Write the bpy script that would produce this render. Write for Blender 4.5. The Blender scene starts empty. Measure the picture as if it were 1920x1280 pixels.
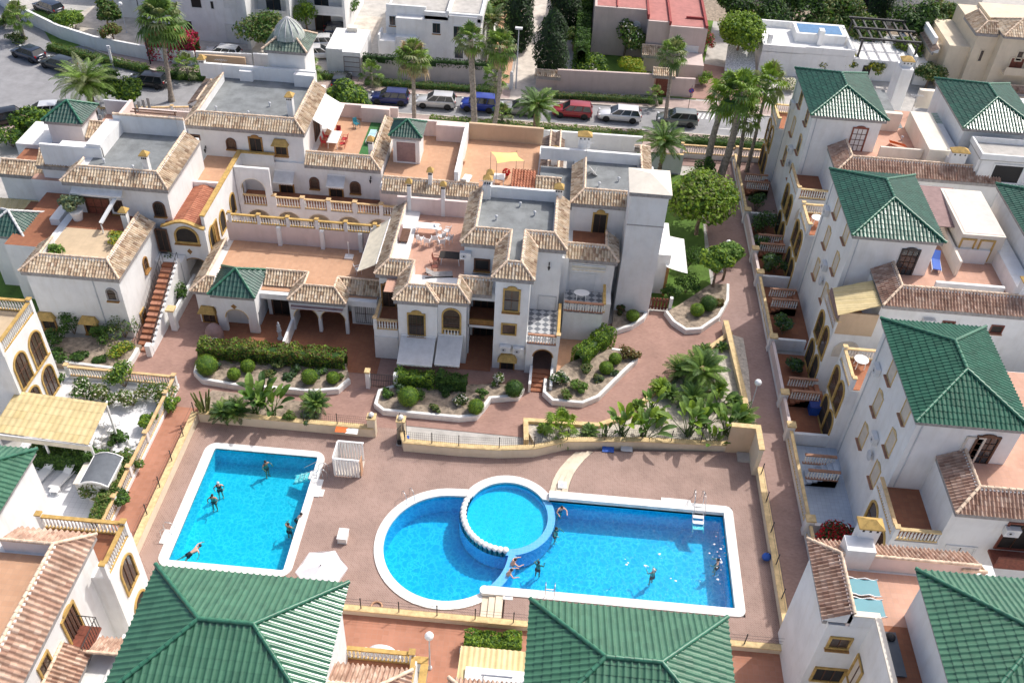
import bpy, bmesh, math, random
from mathutils import Vector, Matrix
V = Vector
C = bpy.context.scene.collection
SC = bpy.context.scene
# ------------------------------------------------------------------ camera, sky, sun, exposure
F0 = 1764.0
_dn = V((-123, 2000, F0)).normalized()
_fy = V((177, -1545, F0)); _fy = (_fy - _dn * _fy.dot(_dn)).normalized()
_up = -_dn
_xx = _fy.cross(_up)
CAMZ = 50.0
cam = bpy.data.cameras.new('camera'); camo = bpy.data.objects.new('camera', cam); C.objects.link(camo)
cam.sensor_width = 36; cam.lens = F0 * 36 / 1920; cam.clip_end = 2000; cam.clip_start = .5
camo.matrix_world = Matrix(((_xx[0], -_xx[1], -_xx[2], 0), (_fy[0], -_fy[1], -_fy[2], 0), (_up[0], -_up[1], -_up[2], CAMZ), (0, 0, 0, 1)))
SC.camera = camo
w = bpy.data.worlds.new("World"); SC.world = w; w.use_nodes = True
nt = w.node_tree; bg = nt.nodes['Background']
sky = nt.nodes.new('ShaderNodeTexSky'); sky.sky_type = 'NISHITA'; sky.sun_disc = False
SUNEL, SUNAZ = math.radians(51.5), math.radians(45.5)
sky.sun_elevation = SUNEL; sky.sun_rotation = SUNAZ; sky.air_density = .8; sky.dust_density = 4.0; sky.ozone_density = .4
nt.links.new(sky.outputs[0], bg.inputs[0]); bg.inputs[1].default_value = .15
sl = bpy.data.lights.new('sun', 'SUN'); sl.energy = 2.7; sl.angle = math.radians(.5); sl.color = (1, .96, .9)
so = bpy.data.objects.new('sun', sl); C.objects.link(so)
so.rotation_euler = (math.pi / 2 - SUNEL, 0, -SUNAZ + math.pi)
sd = V((math.sin(SUNAZ) * math.cos(SUNEL), math.cos(SUNAZ) * math.cos(SUNEL), math.sin(SUNEL)))
so.rotation_euler = sd.to_track_quat('Z', 'Y').to_euler()
so.location = (40, 40, 60)
SC.view_settings.view_transform = 'Standard'; SC.view_settings.look = 'None'
SC.view_settings.exposure = .34; SC.view_settings.gamma = 1
SC.cycles.max_bounces = 6; SC.cycles.transparent_max_bounces = 12

# ------------------------------------------------------------------ surveying: a point seen in the photograph, on a plane of known height
def ray(px, py):
    c = V((px - 960, py - 640, F0)); return V((_xx.dot(c), _fy.dot(c), _up.dot(c)))
def A(px, py, z=0.0):
    d = ray(px, py); t = (z - CAMZ) / d.z; return V((d.x * t, d.y * t, z))
def onwall(px, py, ax, val):
    d = ray(px, py); t = val / d[ax]; return V((d.x * t, d.y * t, CAMZ + d.z * t))
OFF = {'A1': (0, 0, 2.977), 'A2': (640, 0, 2.977), 'A3': (1280, 0, 2.977), 'B1': (0, 400, 2.977), 'B2': (640, 400, 2.977), 'B3': (1280, 400, 2.977),
       'D1': (0, 800, 2.667), 'D2': (640, 800, 2.667), 'D3': (1280, 800, 2.667), 'E5': (1340, 100, 4), 'E6': (1380, 400, 4), 'E7': (1420, 680, 4), 'E8': (1440, 960, 4), 'E4': (0, 380, 4)}
def px(t, x, y):
    o = OFF[t]; return o[0] + x / o[2], o[1] + y / o[2]
def AT(t, x, y, z=0.0): return A(*px(t, x, y), z)

# ------------------------------------------------------------------ materials
MAT = {}
def nmat(name, col, rough=.8, noise=.12, nscale=2.0, spec=.5, metal=0, bump=0, bscale=20, coat=0, var=None):
    m = bpy.data.materials.new(name); m.use_nodes = True; n = m.node_tree; b = n.nodes['Principled BSDF']
    b.inputs['Roughness'].default_value = rough; b.inputs['Metallic'].default_value = metal
    b.inputs['Specular IOR Level'].default_value = spec; b.inputs['Coat Weight'].default_value = coat
    b.inputs['Base Color'].default_value = (*col, 1)
    if noise or bump:
        tc = n.nodes.new('ShaderNodeTexCoord'); geo = n.nodes.new('ShaderNodeNewGeometry')
    if noise:
        t1 = n.nodes.new('ShaderNodeTexNoise'); t1.inputs['Scale'].default_value = nscale; t1.inputs['Detail'].default_value = 6; t1.inputs['Roughness'].default_value = .65
        n.links.new(geo.outputs['Position'], t1.inputs['Vector'])
        r = n.nodes.new('ShaderNodeValToRGB'); c2 = var or tuple(c * (1 - noise * 2) for c in col); c3 = tuple(min(1, c * (1 + noise)) for c in col)
        r.color_ramp.elements[0].position = .3; r.color_ramp.elements[0].color = (*c2, 1)
        r.color_ramp.elements[1].position = .62; r.color_ramp.elements[1].color = (*c3, 1)
        n.links.new(t1.outputs['Fac'], r.inputs[0]); n.links.new(r.outputs[0], b.inputs['Base Color'])
    if bump:
        t2 = n.nodes.new('ShaderNodeTexNoise'); t2.inputs['Scale'].default_value = bscale; t2.inputs['Detail'].default_value = 4
        n.links.new(geo.outputs['Position'], t2.inputs['Vector'])
        bp = n.nodes.new('ShaderNodeBump'); bp.inputs['Strength'].default_value = bump; bp.inputs['Distance'].default_value = .05
        n.links.new(t2.outputs['Fac'], bp.inputs['Height']); n.links.new(bp.outputs[0], b.inputs['Normal'])
    MAT[name] = m; return m
def leafmat(name, col, tr=.25):
    m = nmat(name, col, .55, .25, 3.0, .3)
    b = m.node_tree.nodes['Principled BSDF']
    n = m.node_tree; out = n.nodes['Material Output']; t = n.nodes.new('ShaderNodeBsdfTranslucent'); t.inputs[0].default_value = (col[0] * 1.6, col[1] * 1.5, col[2] * .8, 1)
    mx = n.nodes.new('ShaderNodeMixShader'); mx.inputs[0].default_value = tr
    n.links.new(b.outputs[0], mx.inputs[1]); n.links.new(t.outputs[0], mx.inputs[2]); n.links.new(mx.outputs[0], out.inputs[0]); return m
def wallmat(name, col):
    # painted render: broad mottling, fine grain, rain streaks running down
    m = nmat(name, col, .85, .045, .55, .25, bump=.25, bscale=35)
    n = m.node_tree; b = n.nodes['Principled BSDF']; base = b.inputs['Base Color'].links[0].from_socket
    geo = n.nodes.new('ShaderNodeNewGeometry'); mp = n.nodes.new('ShaderNodeMapping'); mp.inputs['Scale'].default_value = (1.5, 1.5, .30)
    t = n.nodes.new('ShaderNodeTexNoise'); t.inputs['Scale'].default_value = 1.6; t.inputs['Detail'].default_value = 5
    r = n.nodes.new('ShaderNodeValToRGB'); r.color_ramp.elements[0].position = .28; r.color_ramp.elements[0].color = (.84, .81, .76, 1); r.color_ramp.elements[1].position = .5; r.color_ramp.elements[1].color = (1, 1, 1, 1)
    mx = n.nodes.new('ShaderNodeMix'); mx.data_type = 'RGBA'; mx.blend_type = 'MULTIPLY'; mx.inputs[0].default_value = .38
    n.links.new(geo.outputs['Position'], mp.inputs[0]); n.links.new(mp.outputs[0], t.inputs[0]); n.links.new(t.outputs['Fac'], r.inputs[0])
    n.links.new(base, mx.inputs[6]); n.links.new(r.outputs[0], mx.inputs[7]); n.links.new(mx.outputs[2], b.inputs['Base Color']); return m
def tilemat(name, cols, rough, spec, coat=0, noise=.25):
    # one colour per roof tile (white noise on the tile's own cell) times weathering
    m = bpy.data.materials.new(name); m.use_nodes = True; n = m.node_tree; b = n.nodes['Principled BSDF']
    b.inputs['Roughness'].default_value = rough; b.inputs['Specular IOR Level'].default_value = spec; b.inputs['Coat Weight'].default_value = coat; b.inputs['Coat Roughness'].default_value = .23
    uv = n.nodes.new('ShaderNodeUVMap'); fl = n.nodes.new('ShaderNodeVectorMath'); fl.operation = 'FLOOR'
    wn = n.nodes.new('ShaderNodeTexWhiteNoise'); wn.noise_dimensions = '2D'; r = n.nodes.new('ShaderNodeValToRGB'); cr = r.color_ramp
    while len(cr.elements) < len(cols): cr.elements.new(.5)
    for i, c in enumerate(cols): cr.elements[i].position = i / (len(cols) - 1); cr.elements[i].color = (*c, 1)
    n.links.new(uv.outputs[0], fl.inputs[0]); n.links.new(fl.outputs[0], wn.inputs['Vector']); n.links.new(wn.outputs['Value'], r.inputs[0])
    geo = n.nodes.new('ShaderNodeNewGeometry'); t = n.nodes.new('ShaderNodeTexNoise'); t.inputs['Scale'].default_value = 1.3; t.inputs['Detail'].default_value = 8; t.inputs['Roughness'].default_value = .7
    n.links.new(geo.outputs['Position'], t.inputs['Vector'])
    r2 = n.nodes.new('ShaderNodeValToRGB'); r2.color_ramp.elements[0].position = .33; r2.color_ramp.elements[0].color = (1 - noise * 2, 1 - noise * 2.1, 1 - noise * 2.2, 1); r2.color_ramp.elements[1].position = .6; r2.color_ramp.elements[1].color = (1, 1, 1, 1)
    n.links.new(t.outputs['Fac'], r2.inputs[0])
    mx = n.nodes.new('ShaderNodeMix'); mx.data_type = 'RGBA'; mx.blend_type = 'MULTIPLY'; mx.inputs[0].default_value = 1
    n.links.new(r.outputs[0], mx.inputs[6]); n.links.new(r2.outputs[0], mx.inputs[7]); n.links.new(mx.outputs[2], b.inputs['Base Color'])
    MAT[name] = m; return m
def brickmat(name, c1, c2, mortar, bw, bh, rough=.85, rot=0, ms=.012, stain=.2, off=.5):
    m = bpy.data.materials.new(name); m.use_nodes = True; n = m.node_tree; b = n.nodes['Principled BSDF']; b.inputs['Roughness'].default_value = rough; b.inputs['Specular IOR Level'].default_value = .3
    geo = n.nodes.new('ShaderNodeNewGeometry'); mp = n.nodes.new('ShaderNodeMapping'); mp.inputs['Rotation'].default_value = (0, 0, rot)
    br = n.nodes.new('ShaderNodeTexBrick'); br.inputs['Color1'].default_value = (*c1, 1); br.inputs['Color2'].default_value = (*c2, 1); br.inputs['Mortar'].default_value = (*mortar, 1)
    br.inputs['Scale'].default_value = 1; br.inputs['Brick Width'].default_value = bw; br.inputs['Row Height'].default_value = bh; br.inputs['Mortar Size'].default_value = ms; br.inputs['Mortar Smooth'].default_value = .3; br.offset = off
    n.links.new(geo.outputs['Position'], mp.inputs[0]); n.links.new(mp.outputs[0], br.inputs['Vector'])
    t = n.nodes.new('ShaderNodeTexNoise'); t.inputs['Scale'].default_value = .45; t.inputs['Detail'].default_value = 9; t.inputs['Roughness'].default_value = .68
    n.links.new(geo.outputs['Position'], t.inputs['Vector'])
    r2 = n.nodes.new('ShaderNodeValToRGB'); r2.color_ramp.elements[0].position = .34; r2.color_ramp.elements[0].color = (1 - stain * 1.6,) * 3 + (1,); r2.color_ramp.elements[1].position = .6; r2.color_ramp.elements[1].color = (1, 1, 1, 1)
    n.links.new(t.outputs['Fac'], r2.inputs[0])
    mx = n.nodes.new('ShaderNodeMix'); mx.data_type = 'RGBA'; mx.blend_type = 'MULTIPLY'; mx.inputs[0].default_value = 1
    n.links.new(br.outputs['Color'], mx.inputs[6]); n.links.new(r2.outputs[0], mx.inputs[7]); n.links.new(mx.outputs[2], b.inputs['Base Color'])
    MAT[name] = m; return m
wallmat('white', (.80, .80, .79)); wallmat('pinkwall', (.74, .62, .58)); wallmat('cream', (.72, .62, .47)); wallmat('tanwall', (.62, .46, .31)); wallmat('villapink', (.60, .49, .45)); wallmat('ivory', (.78, .72, .62))
wallmat('fencewall', (.60, .53, .50)); wallmat('greywall', (.55, .57, .60))
tilemat('clay', [(.37, .25, .17), (.56, .42, .29), (.68, .54, .38), (.77, .66, .50), (.60, .45, .31), (.80, .70, .56)], .8, .3, noise=.2)
tilemat('clayold', [(.38, .23, .17), (.51, .34, .255), (.60, .43, .33), (.45, .29, .215), (.66, .51, .41)], .85, .3, noise=.2)
tilemat('claydark', [(.26, .18, .14), (.40, .30, .23), (.50, .39, .31), (.33, .24, .19), (.46, .36, .29)], .85, .3)
tilemat('redtile', [(.44, .17, .10), (.52, .22, .13), (.40, .15, .09)], .7, .4, noise=.12)
tilemat('greentile', [(.012, .098, .062), (.018, .118, .076), (.010, .082, .052), (.023, .135, .086)], .55, .25, .8, noise=.12)
tilemat('greendark', [(.026, .085, .064), (.034, .105, .080), (.022, .072, .056)], .5, .3, .8, noise=.14)
tilemat('greenlight', [(.050, .160, .090), (.062, .185, .108), (.042, .142, .082)], .6, .2, 1.0, noise=.10)
tilemat('greenmid', [(.022, .115, .070), (.029, .135, .085), (.018, .098, .060)], .6, .2, .35, noise=.12)
tilemat('corryellow', [(.66, .53, .27), (.70, .57, .31), (.62, .49, .24)], .55, .4, noise=.1)
nmat('claycap', (.74, .57, .42), .85, .22, 3); nmat('greencap', (.04, .17, .10), .35, .2, 4, coat=.3); nmat('whitecap', (.7, .7, .68), .7, .1)
nmat('fascia', (.33, .31, .30), .9, .15, 4); nmat('ochre', (.50, .325, .10), .75, .16, 3); nmat('ochrepale', (.66, .49, .25), .8, .14, 3); nmat('ochredark', (.34, .18, .055), .8, .16, 3)
nmat('railtan', (.62, .43, .22), .8, .14, 3); nmat('railbrown', (.36, .19, .12), .8, .14, 3)
nmat('baluster', (.78, .77, .74), .7, .06, 3)
nmat('bitumen', (.20, .215, .22), .85, .16, .8, bump=.3, bscale=12); nmat('bitumendark', (.13, .145, .155), .85, .16, .9)
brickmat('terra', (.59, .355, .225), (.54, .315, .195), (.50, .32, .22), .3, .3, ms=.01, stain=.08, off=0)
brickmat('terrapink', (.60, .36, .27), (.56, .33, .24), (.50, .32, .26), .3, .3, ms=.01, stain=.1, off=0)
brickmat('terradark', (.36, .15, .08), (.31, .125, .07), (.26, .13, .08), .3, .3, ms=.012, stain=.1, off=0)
brickmat('sandfloor', (.62, .48, .32), (.58, .45, .30), (.54, .42, .30), .4, .4, ms=.01, stain=.12, off=0)
brickmat('deck', (.37, .250, .208), (.32, .21, .172), (.43, .34, .30), .22, .11, rot=.78, ms=.010, stain=.13)
brickmat('path', (.40, .24, .195), (.34, .20, .16), (.37, .26, .22), .22, .11, ms=.008, stain=.12)
brickmat('pathorange', (.47, .225, .15), (.42, .195, .125), (.40, .23, .17), .33, .33, ms=.008, stain=.12, off=0)
brickmat('pathgrey', (.37, .25, .22), (.32, .21, .18), (.33, .25, .23), .22, .11, ms=.008, stain=.12)
brickmat('whitepaver', (.74, .75, .77), (.70, .71, .73), (.52, .53, .56), .4, .4, ms=.012, stain=.05, off=0)
brickmat('bluetile', (.55, .62, .70), (.50, .57, .66), (.42, .48, .55), .3, .3, ms=.012, stain=.08, off=0)
nmat('concrete', (.46, .44, .41), .9, .1, 1.2, bump=.2); nmat('paleconc', (.58, .52, .45), .9, .14, 1.0); nmat('asphalt', (.275, .275, .285), .9, .09, .7, bump=.3, bscale=60)
nmat('paint', (.72, .72, .70), .7, .08); nmat('pavement', (.40, .31, .28), .9, .14, 1.0); nmat('soil', (.31, .25, .19), .95, .3, 2.5, bump=.4)
nmat('gravel', (.52, .47, .40), .95, .2, 4, bump=.6, bscale=25); nmat('grass', (.075, .16, .025), .9, .25, 1.2, bump=.5, bscale=50); nmat('lawn', (.10, .19, .025), .9, .2, .8, bump=.6, bscale=60)
nmat('coping', (.80, .79, .76), .7, .07, 1.5); nmat('copcream', (.70, .60, .46), .8, .1, 1.5)
nmat('metaldark', (.03, .03, .032), .5, 0); nmat('steel', (.6, .61, .62), .3, 0, metal=.9); nmat('whitepaint', (.80, .80, .79), .5, .03); nmat('plasticwhite', (.82, .82, .81), .4, 0)
nmat('wooddark', (.11, .05, .028), .6, .2, 6); nmat('woodred', (.22, .065, .04), .6, .2, 6); nmat('dark', (.012, .011, .011), .6, 0); nmat('darkroom', (.03, .024, .02), .8, .2)
nmat('glass', (.03, .04, .05), .08, 0, spec=.8); nmat('glassbrown', (.07, .05, .04), .15, .2, 5, spec=.6); nmat('shutter', (.62, .56, .48), .7, .06); nmat('shutterwhite', (.72, .72, .71), .6, .04)
nmat('canvaswhite', (.80, .79, .76), .85, .06, 2); nmat('canvasgrey', (.60, .60, .60), .85, .06, 2); nmat('canvascream', (.74, .67, .52), .85, .07, 2); nmat('sail', (.76, .74, .24), .8, .05)
nmat('bluepaint', (.02, .10, .45), .6, .05); nmat('greenturf', (.05, .17, .05), .95, .15, 4); nmat('tealpaint', (.03, .22, .28), .5, .05); nmat('redcloth', (.50, .05, .05), .9, .2, 6); nmat('umbrella', (.76, .72, .74), .85, .03)
nmat('orange', (.75, .16, .03), .6, .06); nmat('shedgrey', (.13, .145, .165), .95, .08); nmat('shedwall', (.56, .55, .52), .7, .06); nmat('brownawn', (.30, .20, .19), .85, .1); nmat('polyc', (.28, .44, .30), .5, .12, 1.2)
nmat('trunk', (.24, .175, .125), .95, .3, 6, bump=.8, bscale=8); nmat('trunkgrey', (.30, .26, .215), .95, .28, 5, bump=.8, bscale=9); nmat('deadleaf', (.36, .27, .15), .9, .25, 5)
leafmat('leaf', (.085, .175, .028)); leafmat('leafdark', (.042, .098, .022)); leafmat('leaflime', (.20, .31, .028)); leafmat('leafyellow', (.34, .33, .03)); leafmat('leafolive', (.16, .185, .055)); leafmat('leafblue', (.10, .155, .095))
leafmat('palm', (.18, .29, .06)); leafmat('palmdark', (.10, .18, .05)); leafmat('palmgrey', (.23, .27, .13)); leafmat('cypress', (.026, .052, .022)); leafmat('bract', (.50, .03, .10)); leafmat('redflower', (.45, .008, .015)); leafmat('whiteflower', (.75, .72, .66)); leafmat('leafrust', (.16, .10, .035))
nmat('skin', (.64, .39, .29), .6, .06, 8); nmat('skintan', (.46, .25, .16), .6, .06, 8); nmat('hairdark', (.02, .014, .01), .6, 0); nmat('hairgrey', (.6, .6, .58), .7, 0); nmat('clothblack', (.02, .02, .025), .8, 0); nmat('clothblue', (.03, .06, .25), .8, 0)

# ------------------------------------------------------------------ mesh building
class MB:
    def __init__(s): s.v = []; s.f = []; s.uv = []; s.mi = []; s.sm = []; s.mats = []
    def m(s, name):
        if name not in s.mats: s.mats.append(name)
        return s.mats.index(name)
    def face(s, pts, mat, uv=None, smooth=False):
        b = len(s.v); s.v += [tuple(p) for p in pts]; s.f.append(tuple(range(b, b + len(pts)))); s.uv.append(uv); s.mi.append(s.m(mat)); s.sm.append(smooth)
    def grid(s, rows, mat, uvs=None, smooth=True, closed=False):
        b = len(s.v); nc = len(rows[0]); k = s.m(mat)
        for r in rows: s.v += [tuple(p) for p in r]
        for i in range(len(rows) - 1):
            for j in range(nc if closed else nc - 1):
                j2 = (j + 1) % nc
                s.f.append((b + i * nc + j, b + i * nc + j2, b + (i + 1) * nc + j2, b + (i + 1) * nc + j)); s.mi.append(k); s.sm.append(smooth)
                s.uv.append([uvs[i][j], uvs[i][j2], uvs[i + 1][j2], uvs[i + 1][j]] if uvs else None)
    def box(s, x0, x1, y0, y1, z0, z1, mat, top=None):
        if x0 > x1: x0, x1 = x1, x0
        if y0 > y1: y0, y1 = y1, y0
        s.prism([(x0, y0), (x1, y0), (x1, y1), (x0, y1)], z0, z1, mat, top)
    def prism(s, poly, z0, z1, mat, top=None):
        n = len(poly); ar = sum(poly[i][0] * poly[(i + 1) % n][1] - poly[(i + 1) % n][0] * poly[i][1] for i in range(n))
        if ar < 0: poly = poly[::-1]
        for i in range(n):
            a, b = poly[i], poly[(i + 1) % n]
            s.face([(a[0], a[1], z0), (b[0], b[1], z0), (b[0], b[1], z1), (a[0], a[1], z1)], mat)
        s.face([(p[0], p[1], z1) for p in poly], top or mat); s.face([(p[0], p[1], z0) for p in poly[::-1]], mat)
    def bar(s, p, q, w, h=None, mat='white', up=(0, 0, 1)):
        p, q = V(p), V(q); h = h or w; d = (q - p)
        if d.length < 1e-6: return
        d.normalize(); u = V(up)
        if abs(d.dot(u)) > .95: u = V((1, 0, 0))
        a = d.cross(u).normalized() * w / 2; b = a.cross(d).normalized() * h / 2
        c = [(-1, -1), (1, -1), (1, 1), (-1, 1)]
        P0 = [p + a * i + b * j for i, j in c]; P1 = [q + a * i + b * j for i, j in c]
        for i in range(4): s.face([P0[i], P0[(i + 1) % 4], P1[(i + 1) % 4], P1[i]], mat)
        s.face(P0[::-1], mat); s.face(P1, mat)
    def tube(s, pts, rs, mat, n=8, cap=True):
        pts = [V(p) for p in pts]; rows = []
        if not isinstance(rs, (list, tuple)): rs = [rs] * len(pts)
        pa = None
        for i, p in enumerate(pts):
            d = (pts[min(i + 1, len(pts) - 1)] - pts[max(i - 1, 0)]).normalized()
            u = V((0, 0, 1)) if abs(d.z) < .9 else V((1, 0, 0))
            a = d.cross(u).normalized() if pa is None else (pa - d * pa.dot(d)).normalized()
            pa = a; b = d.cross(a)
            rows.append([p + (a * math.cos(t) + b * math.sin(t)) * rs[i] for t in [2 * math.pi * k / n for k in range(n)]])
        s.grid(rows, mat, closed=True)
        if cap: s.face(rows[-1], mat); s.face(rows[0][::-1], mat)
    def lathe(s, c, prof, mat, n=12):
        rows = [[(c[0] + r * math.cos(2 * math.pi * k / n), c[1] + r * math.sin(2 * math.pi * k / n), c[2] + z) for k in range(n)] for r, z in prof]
        s.grid(rows, mat, closed=True); s.face(rows[-1], mat)
    def ball(s, c, r, mat, n=10, sq=(1, 1, 1)):
        rows = []
        for i in range(n // 2 + 1):
            t = math.pi * i / (n // 2); rr = max(.001, math.sin(t))
            rows.append([(c[0] + r * sq[0] * rr * math.cos(2 * math.pi * k / n), c[1] + r * sq[1] * rr * math.sin(2 * math.pi * k / n), c[2] - r * sq[2] * math.cos(t)) for k in range(n)])
        s.grid(rows, mat, closed=True)
    def mesh(s, name):
        me = bpy.data.meshes.new(name); me.from_pydata(s.v, [], s.f)
        for k in s.mats: me.materials.append(MAT[k])
        me.polygons.foreach_set('material_index', s.mi); me.polygons.foreach_set('use_smooth', s.sm)
        if any(s.uv):
            l = me.uv_layers.new(name='UVMap'); dat = []
            for f, u in zip(s.f, s.uv):
                for k in range(len(f)): dat += list(u[k]) if u else [0, 0]
            l.data.foreach_set('uv', dat)
        me.update(); return me
    def build(s, name, parent=None, world=True):
        if not s.f: return None
        o = bpy.data.objects.new(name, s.mesh(name)); C.objects.link(o)
        if parent is not None:
            o.parent = parent
            if world:
                r = parent
                o.matrix_parent_inverse = wm(r).inverted()
        return o
def wm(o):
    m = Matrix.LocRotScale(o.location, o.rotation_euler, o.scale)
    if o.parent: m = wm(o.parent) @ o.matrix_parent_inverse @ m
    return m
def tag(o, label=None, cat=None, group=None, kind=None):
    if label: o['label'] = label
    if cat: o['category'] = cat
    if group: o['group'] = group
    if kind: o['kind'] = kind
    return o
def empty(name, loc, label=None, cat=None, group=None, rz=0, sc=1):
    o = bpy.data.objects.new(name, None); C.objects.link(o); o.location = loc; o.rotation_euler = (0, 0, rz); o.scale = (sc, sc, sc); o.empty_display_size = .3
    return tag(o, label, cat, group)
def copy_tree(o, parent=None):
    c = o.copy(); C.objects.link(c)
    if parent: c.parent = parent
    for ch in list(o.children): copy_tree(ch, c)
    return c
def struct(name, mb): return tag(mb.build(name), kind='structure')
def thing1(name, mb, label, cat, group=None): return tag(mb.build(name), label, cat, group)

# ------------------------------------------------------------------ roof tiling
def prof(kind, t):
    if kind == 'clay': return math.sin(math.pi * t / .58) ** .8 if t < .58 else -.6 * math.sin(math.pi * (t - .58) / .42)
    if kind == 'roll': return math.sin(math.pi * t / .5) ** .8 if t < .5 else -.12 * math.sin(math.pi * (t - .5) / .5)
    return .5 + .5 * math.sin(2 * math.pi * t)
def tiles(mb, poly, mat, kind='clay', pitch=.23, course=.30, h=.085, lip=.035, k=8, seed=0):
    rt = random.Random(seed * 7 + 3)
    P = [V(p) for p in poly]; Aa, B = P[0], P[1]; eu = (B - Aa).normalized(); nn = V((0, 0, 0))
    for i in range(len(P)): nn += (P[i] - Aa).cross(P[(i + 1) % len(P)] - Aa)
    nn.normalize()
    if nn.z < 0: nn = -nn
    ev = nn.cross(eu).normalized()
    if ev.z < 0: ev = -ev
    Q = [((p - Aa).dot(eu), (p - Aa).dot(ev)) for p in P]
    u0 = min(q[0] for q in Q); u1 = max(q[0] for q in Q); vm = max(q[1] for q in Q)
    nt_ = max(1, round((u1 - u0) / pitch)); pt = (u1 - u0) / nt_; nr = max(1, math.ceil(vm / course - 1e-6))
    us = [u0 + (u1 - u0) * i / (nt_ * k) for i in range(nt_ * k + 1)]
    def span(u):
        vs = []
        for i in range(len(Q)):
            a, b = Q[i], Q[(i + 1) % len(Q)]
            if abs(a[0] - b[0]) < 1e-9:
                if abs(u - a[0]) < 1e-6: vs += [a[1], b[1]]
            elif min(a[0], b[0]) - 1e-7 <= u <= max(a[0], b[0]) + 1e-7: vs.append(a[1] + (b[1] - a[1]) * (u - a[0]) / (b[0] - a[0]))
        return (min(vs), max(vs)) if vs else (0, 0)
    sp = [span(u) for u in us]; hs = [prof(kind, ((i % k) / k)) * h for i in range(len(us))]; so_ = seed * 17
    rows, uvs = [], []
    for j in range(nr):
        jit = [rt.uniform(.7, 1.3) for _ in range(nt_ + 1)]
        for vv, lf in ((j * course, lip), ((j + 1) * course, 0)):
            r, uu = [], []
            for i, u in enumerate(us):
                v = min(max(vv, sp[i][0]), sp[i][1]); r.append(Aa + eu * u + ev * v + nn * (hs[i] + lf * jit[min(i // k, nt_)]))
                uu.append(((u - u0) / pt + .001 + so_, (j + .02 if lf else j + .98) + so_))
            rows.append(r); uvs.append(uu)
    nc = len(us); mi = mb.m(mat)
    for i in range(len(rows) - 1):
        b = len(mb.v); mb.v += [tuple(p) for p in rows[i]] + [tuple(p) for p in rows[i + 1]]
        for j in range(nc - 1):
            l0 = (rows[i][j] - rows[i + 1][j]).length; l1 = (rows[i][j + 1] - rows[i + 1][j + 1]).length
            if l0 < 1e-5 and l1 < 1e-5: continue
            if i % 2 and max(l0, l1) < lip * .3: continue
            mb.f.append((b + j, b + j + 1, b + nc + j + 1, b + nc + j)); mb.mi.append(mi); mb.sm.append(i % 2 == 0)
            mb.uv.append([uvs[i][j], uvs[i][j + 1], uvs[i + 1][j + 1], uvs[i + 1][j]] if i % 2 == 0 else [uvs[i + 1][j], uvs[i + 1][j + 1], uvs[i + 1][j + 1], uvs[i + 1][j]])
def cap(mb, p, q, mat, r=.11, step=.4):
    p, q = V(p), V(q); L = (q - p).length
    if L < .05: return
    n = max(1, round(L / step)); d = (q - p) / n
    for i in range(n): mb.tube([p + d * i + V((0, 0, .02)), p + d * (i + 1.06) + V((0, 0, .0))], [r, r * .86], mat, 8, True)
def offs(pts, d):
    n = len(pts); out = []
    for i in range(n):
        p = V(pts[i]); ds = []
        if i > 0: ds.append((p - V(pts[i - 1])).normalized())
        if i < n - 1: ds.append((V(pts[i + 1]) - p).normalized())
        ns = [V((-e[1], e[0])) for e in ds]
        if len(ns) == 1: o = p + ns[0] * d
        else:
            m_ = (ns[0] + ns[1]); o = p + m_ * (d / max(.2, 1 + ns[0].dot(ns[1])))
        out.append(o)
    return out

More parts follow.
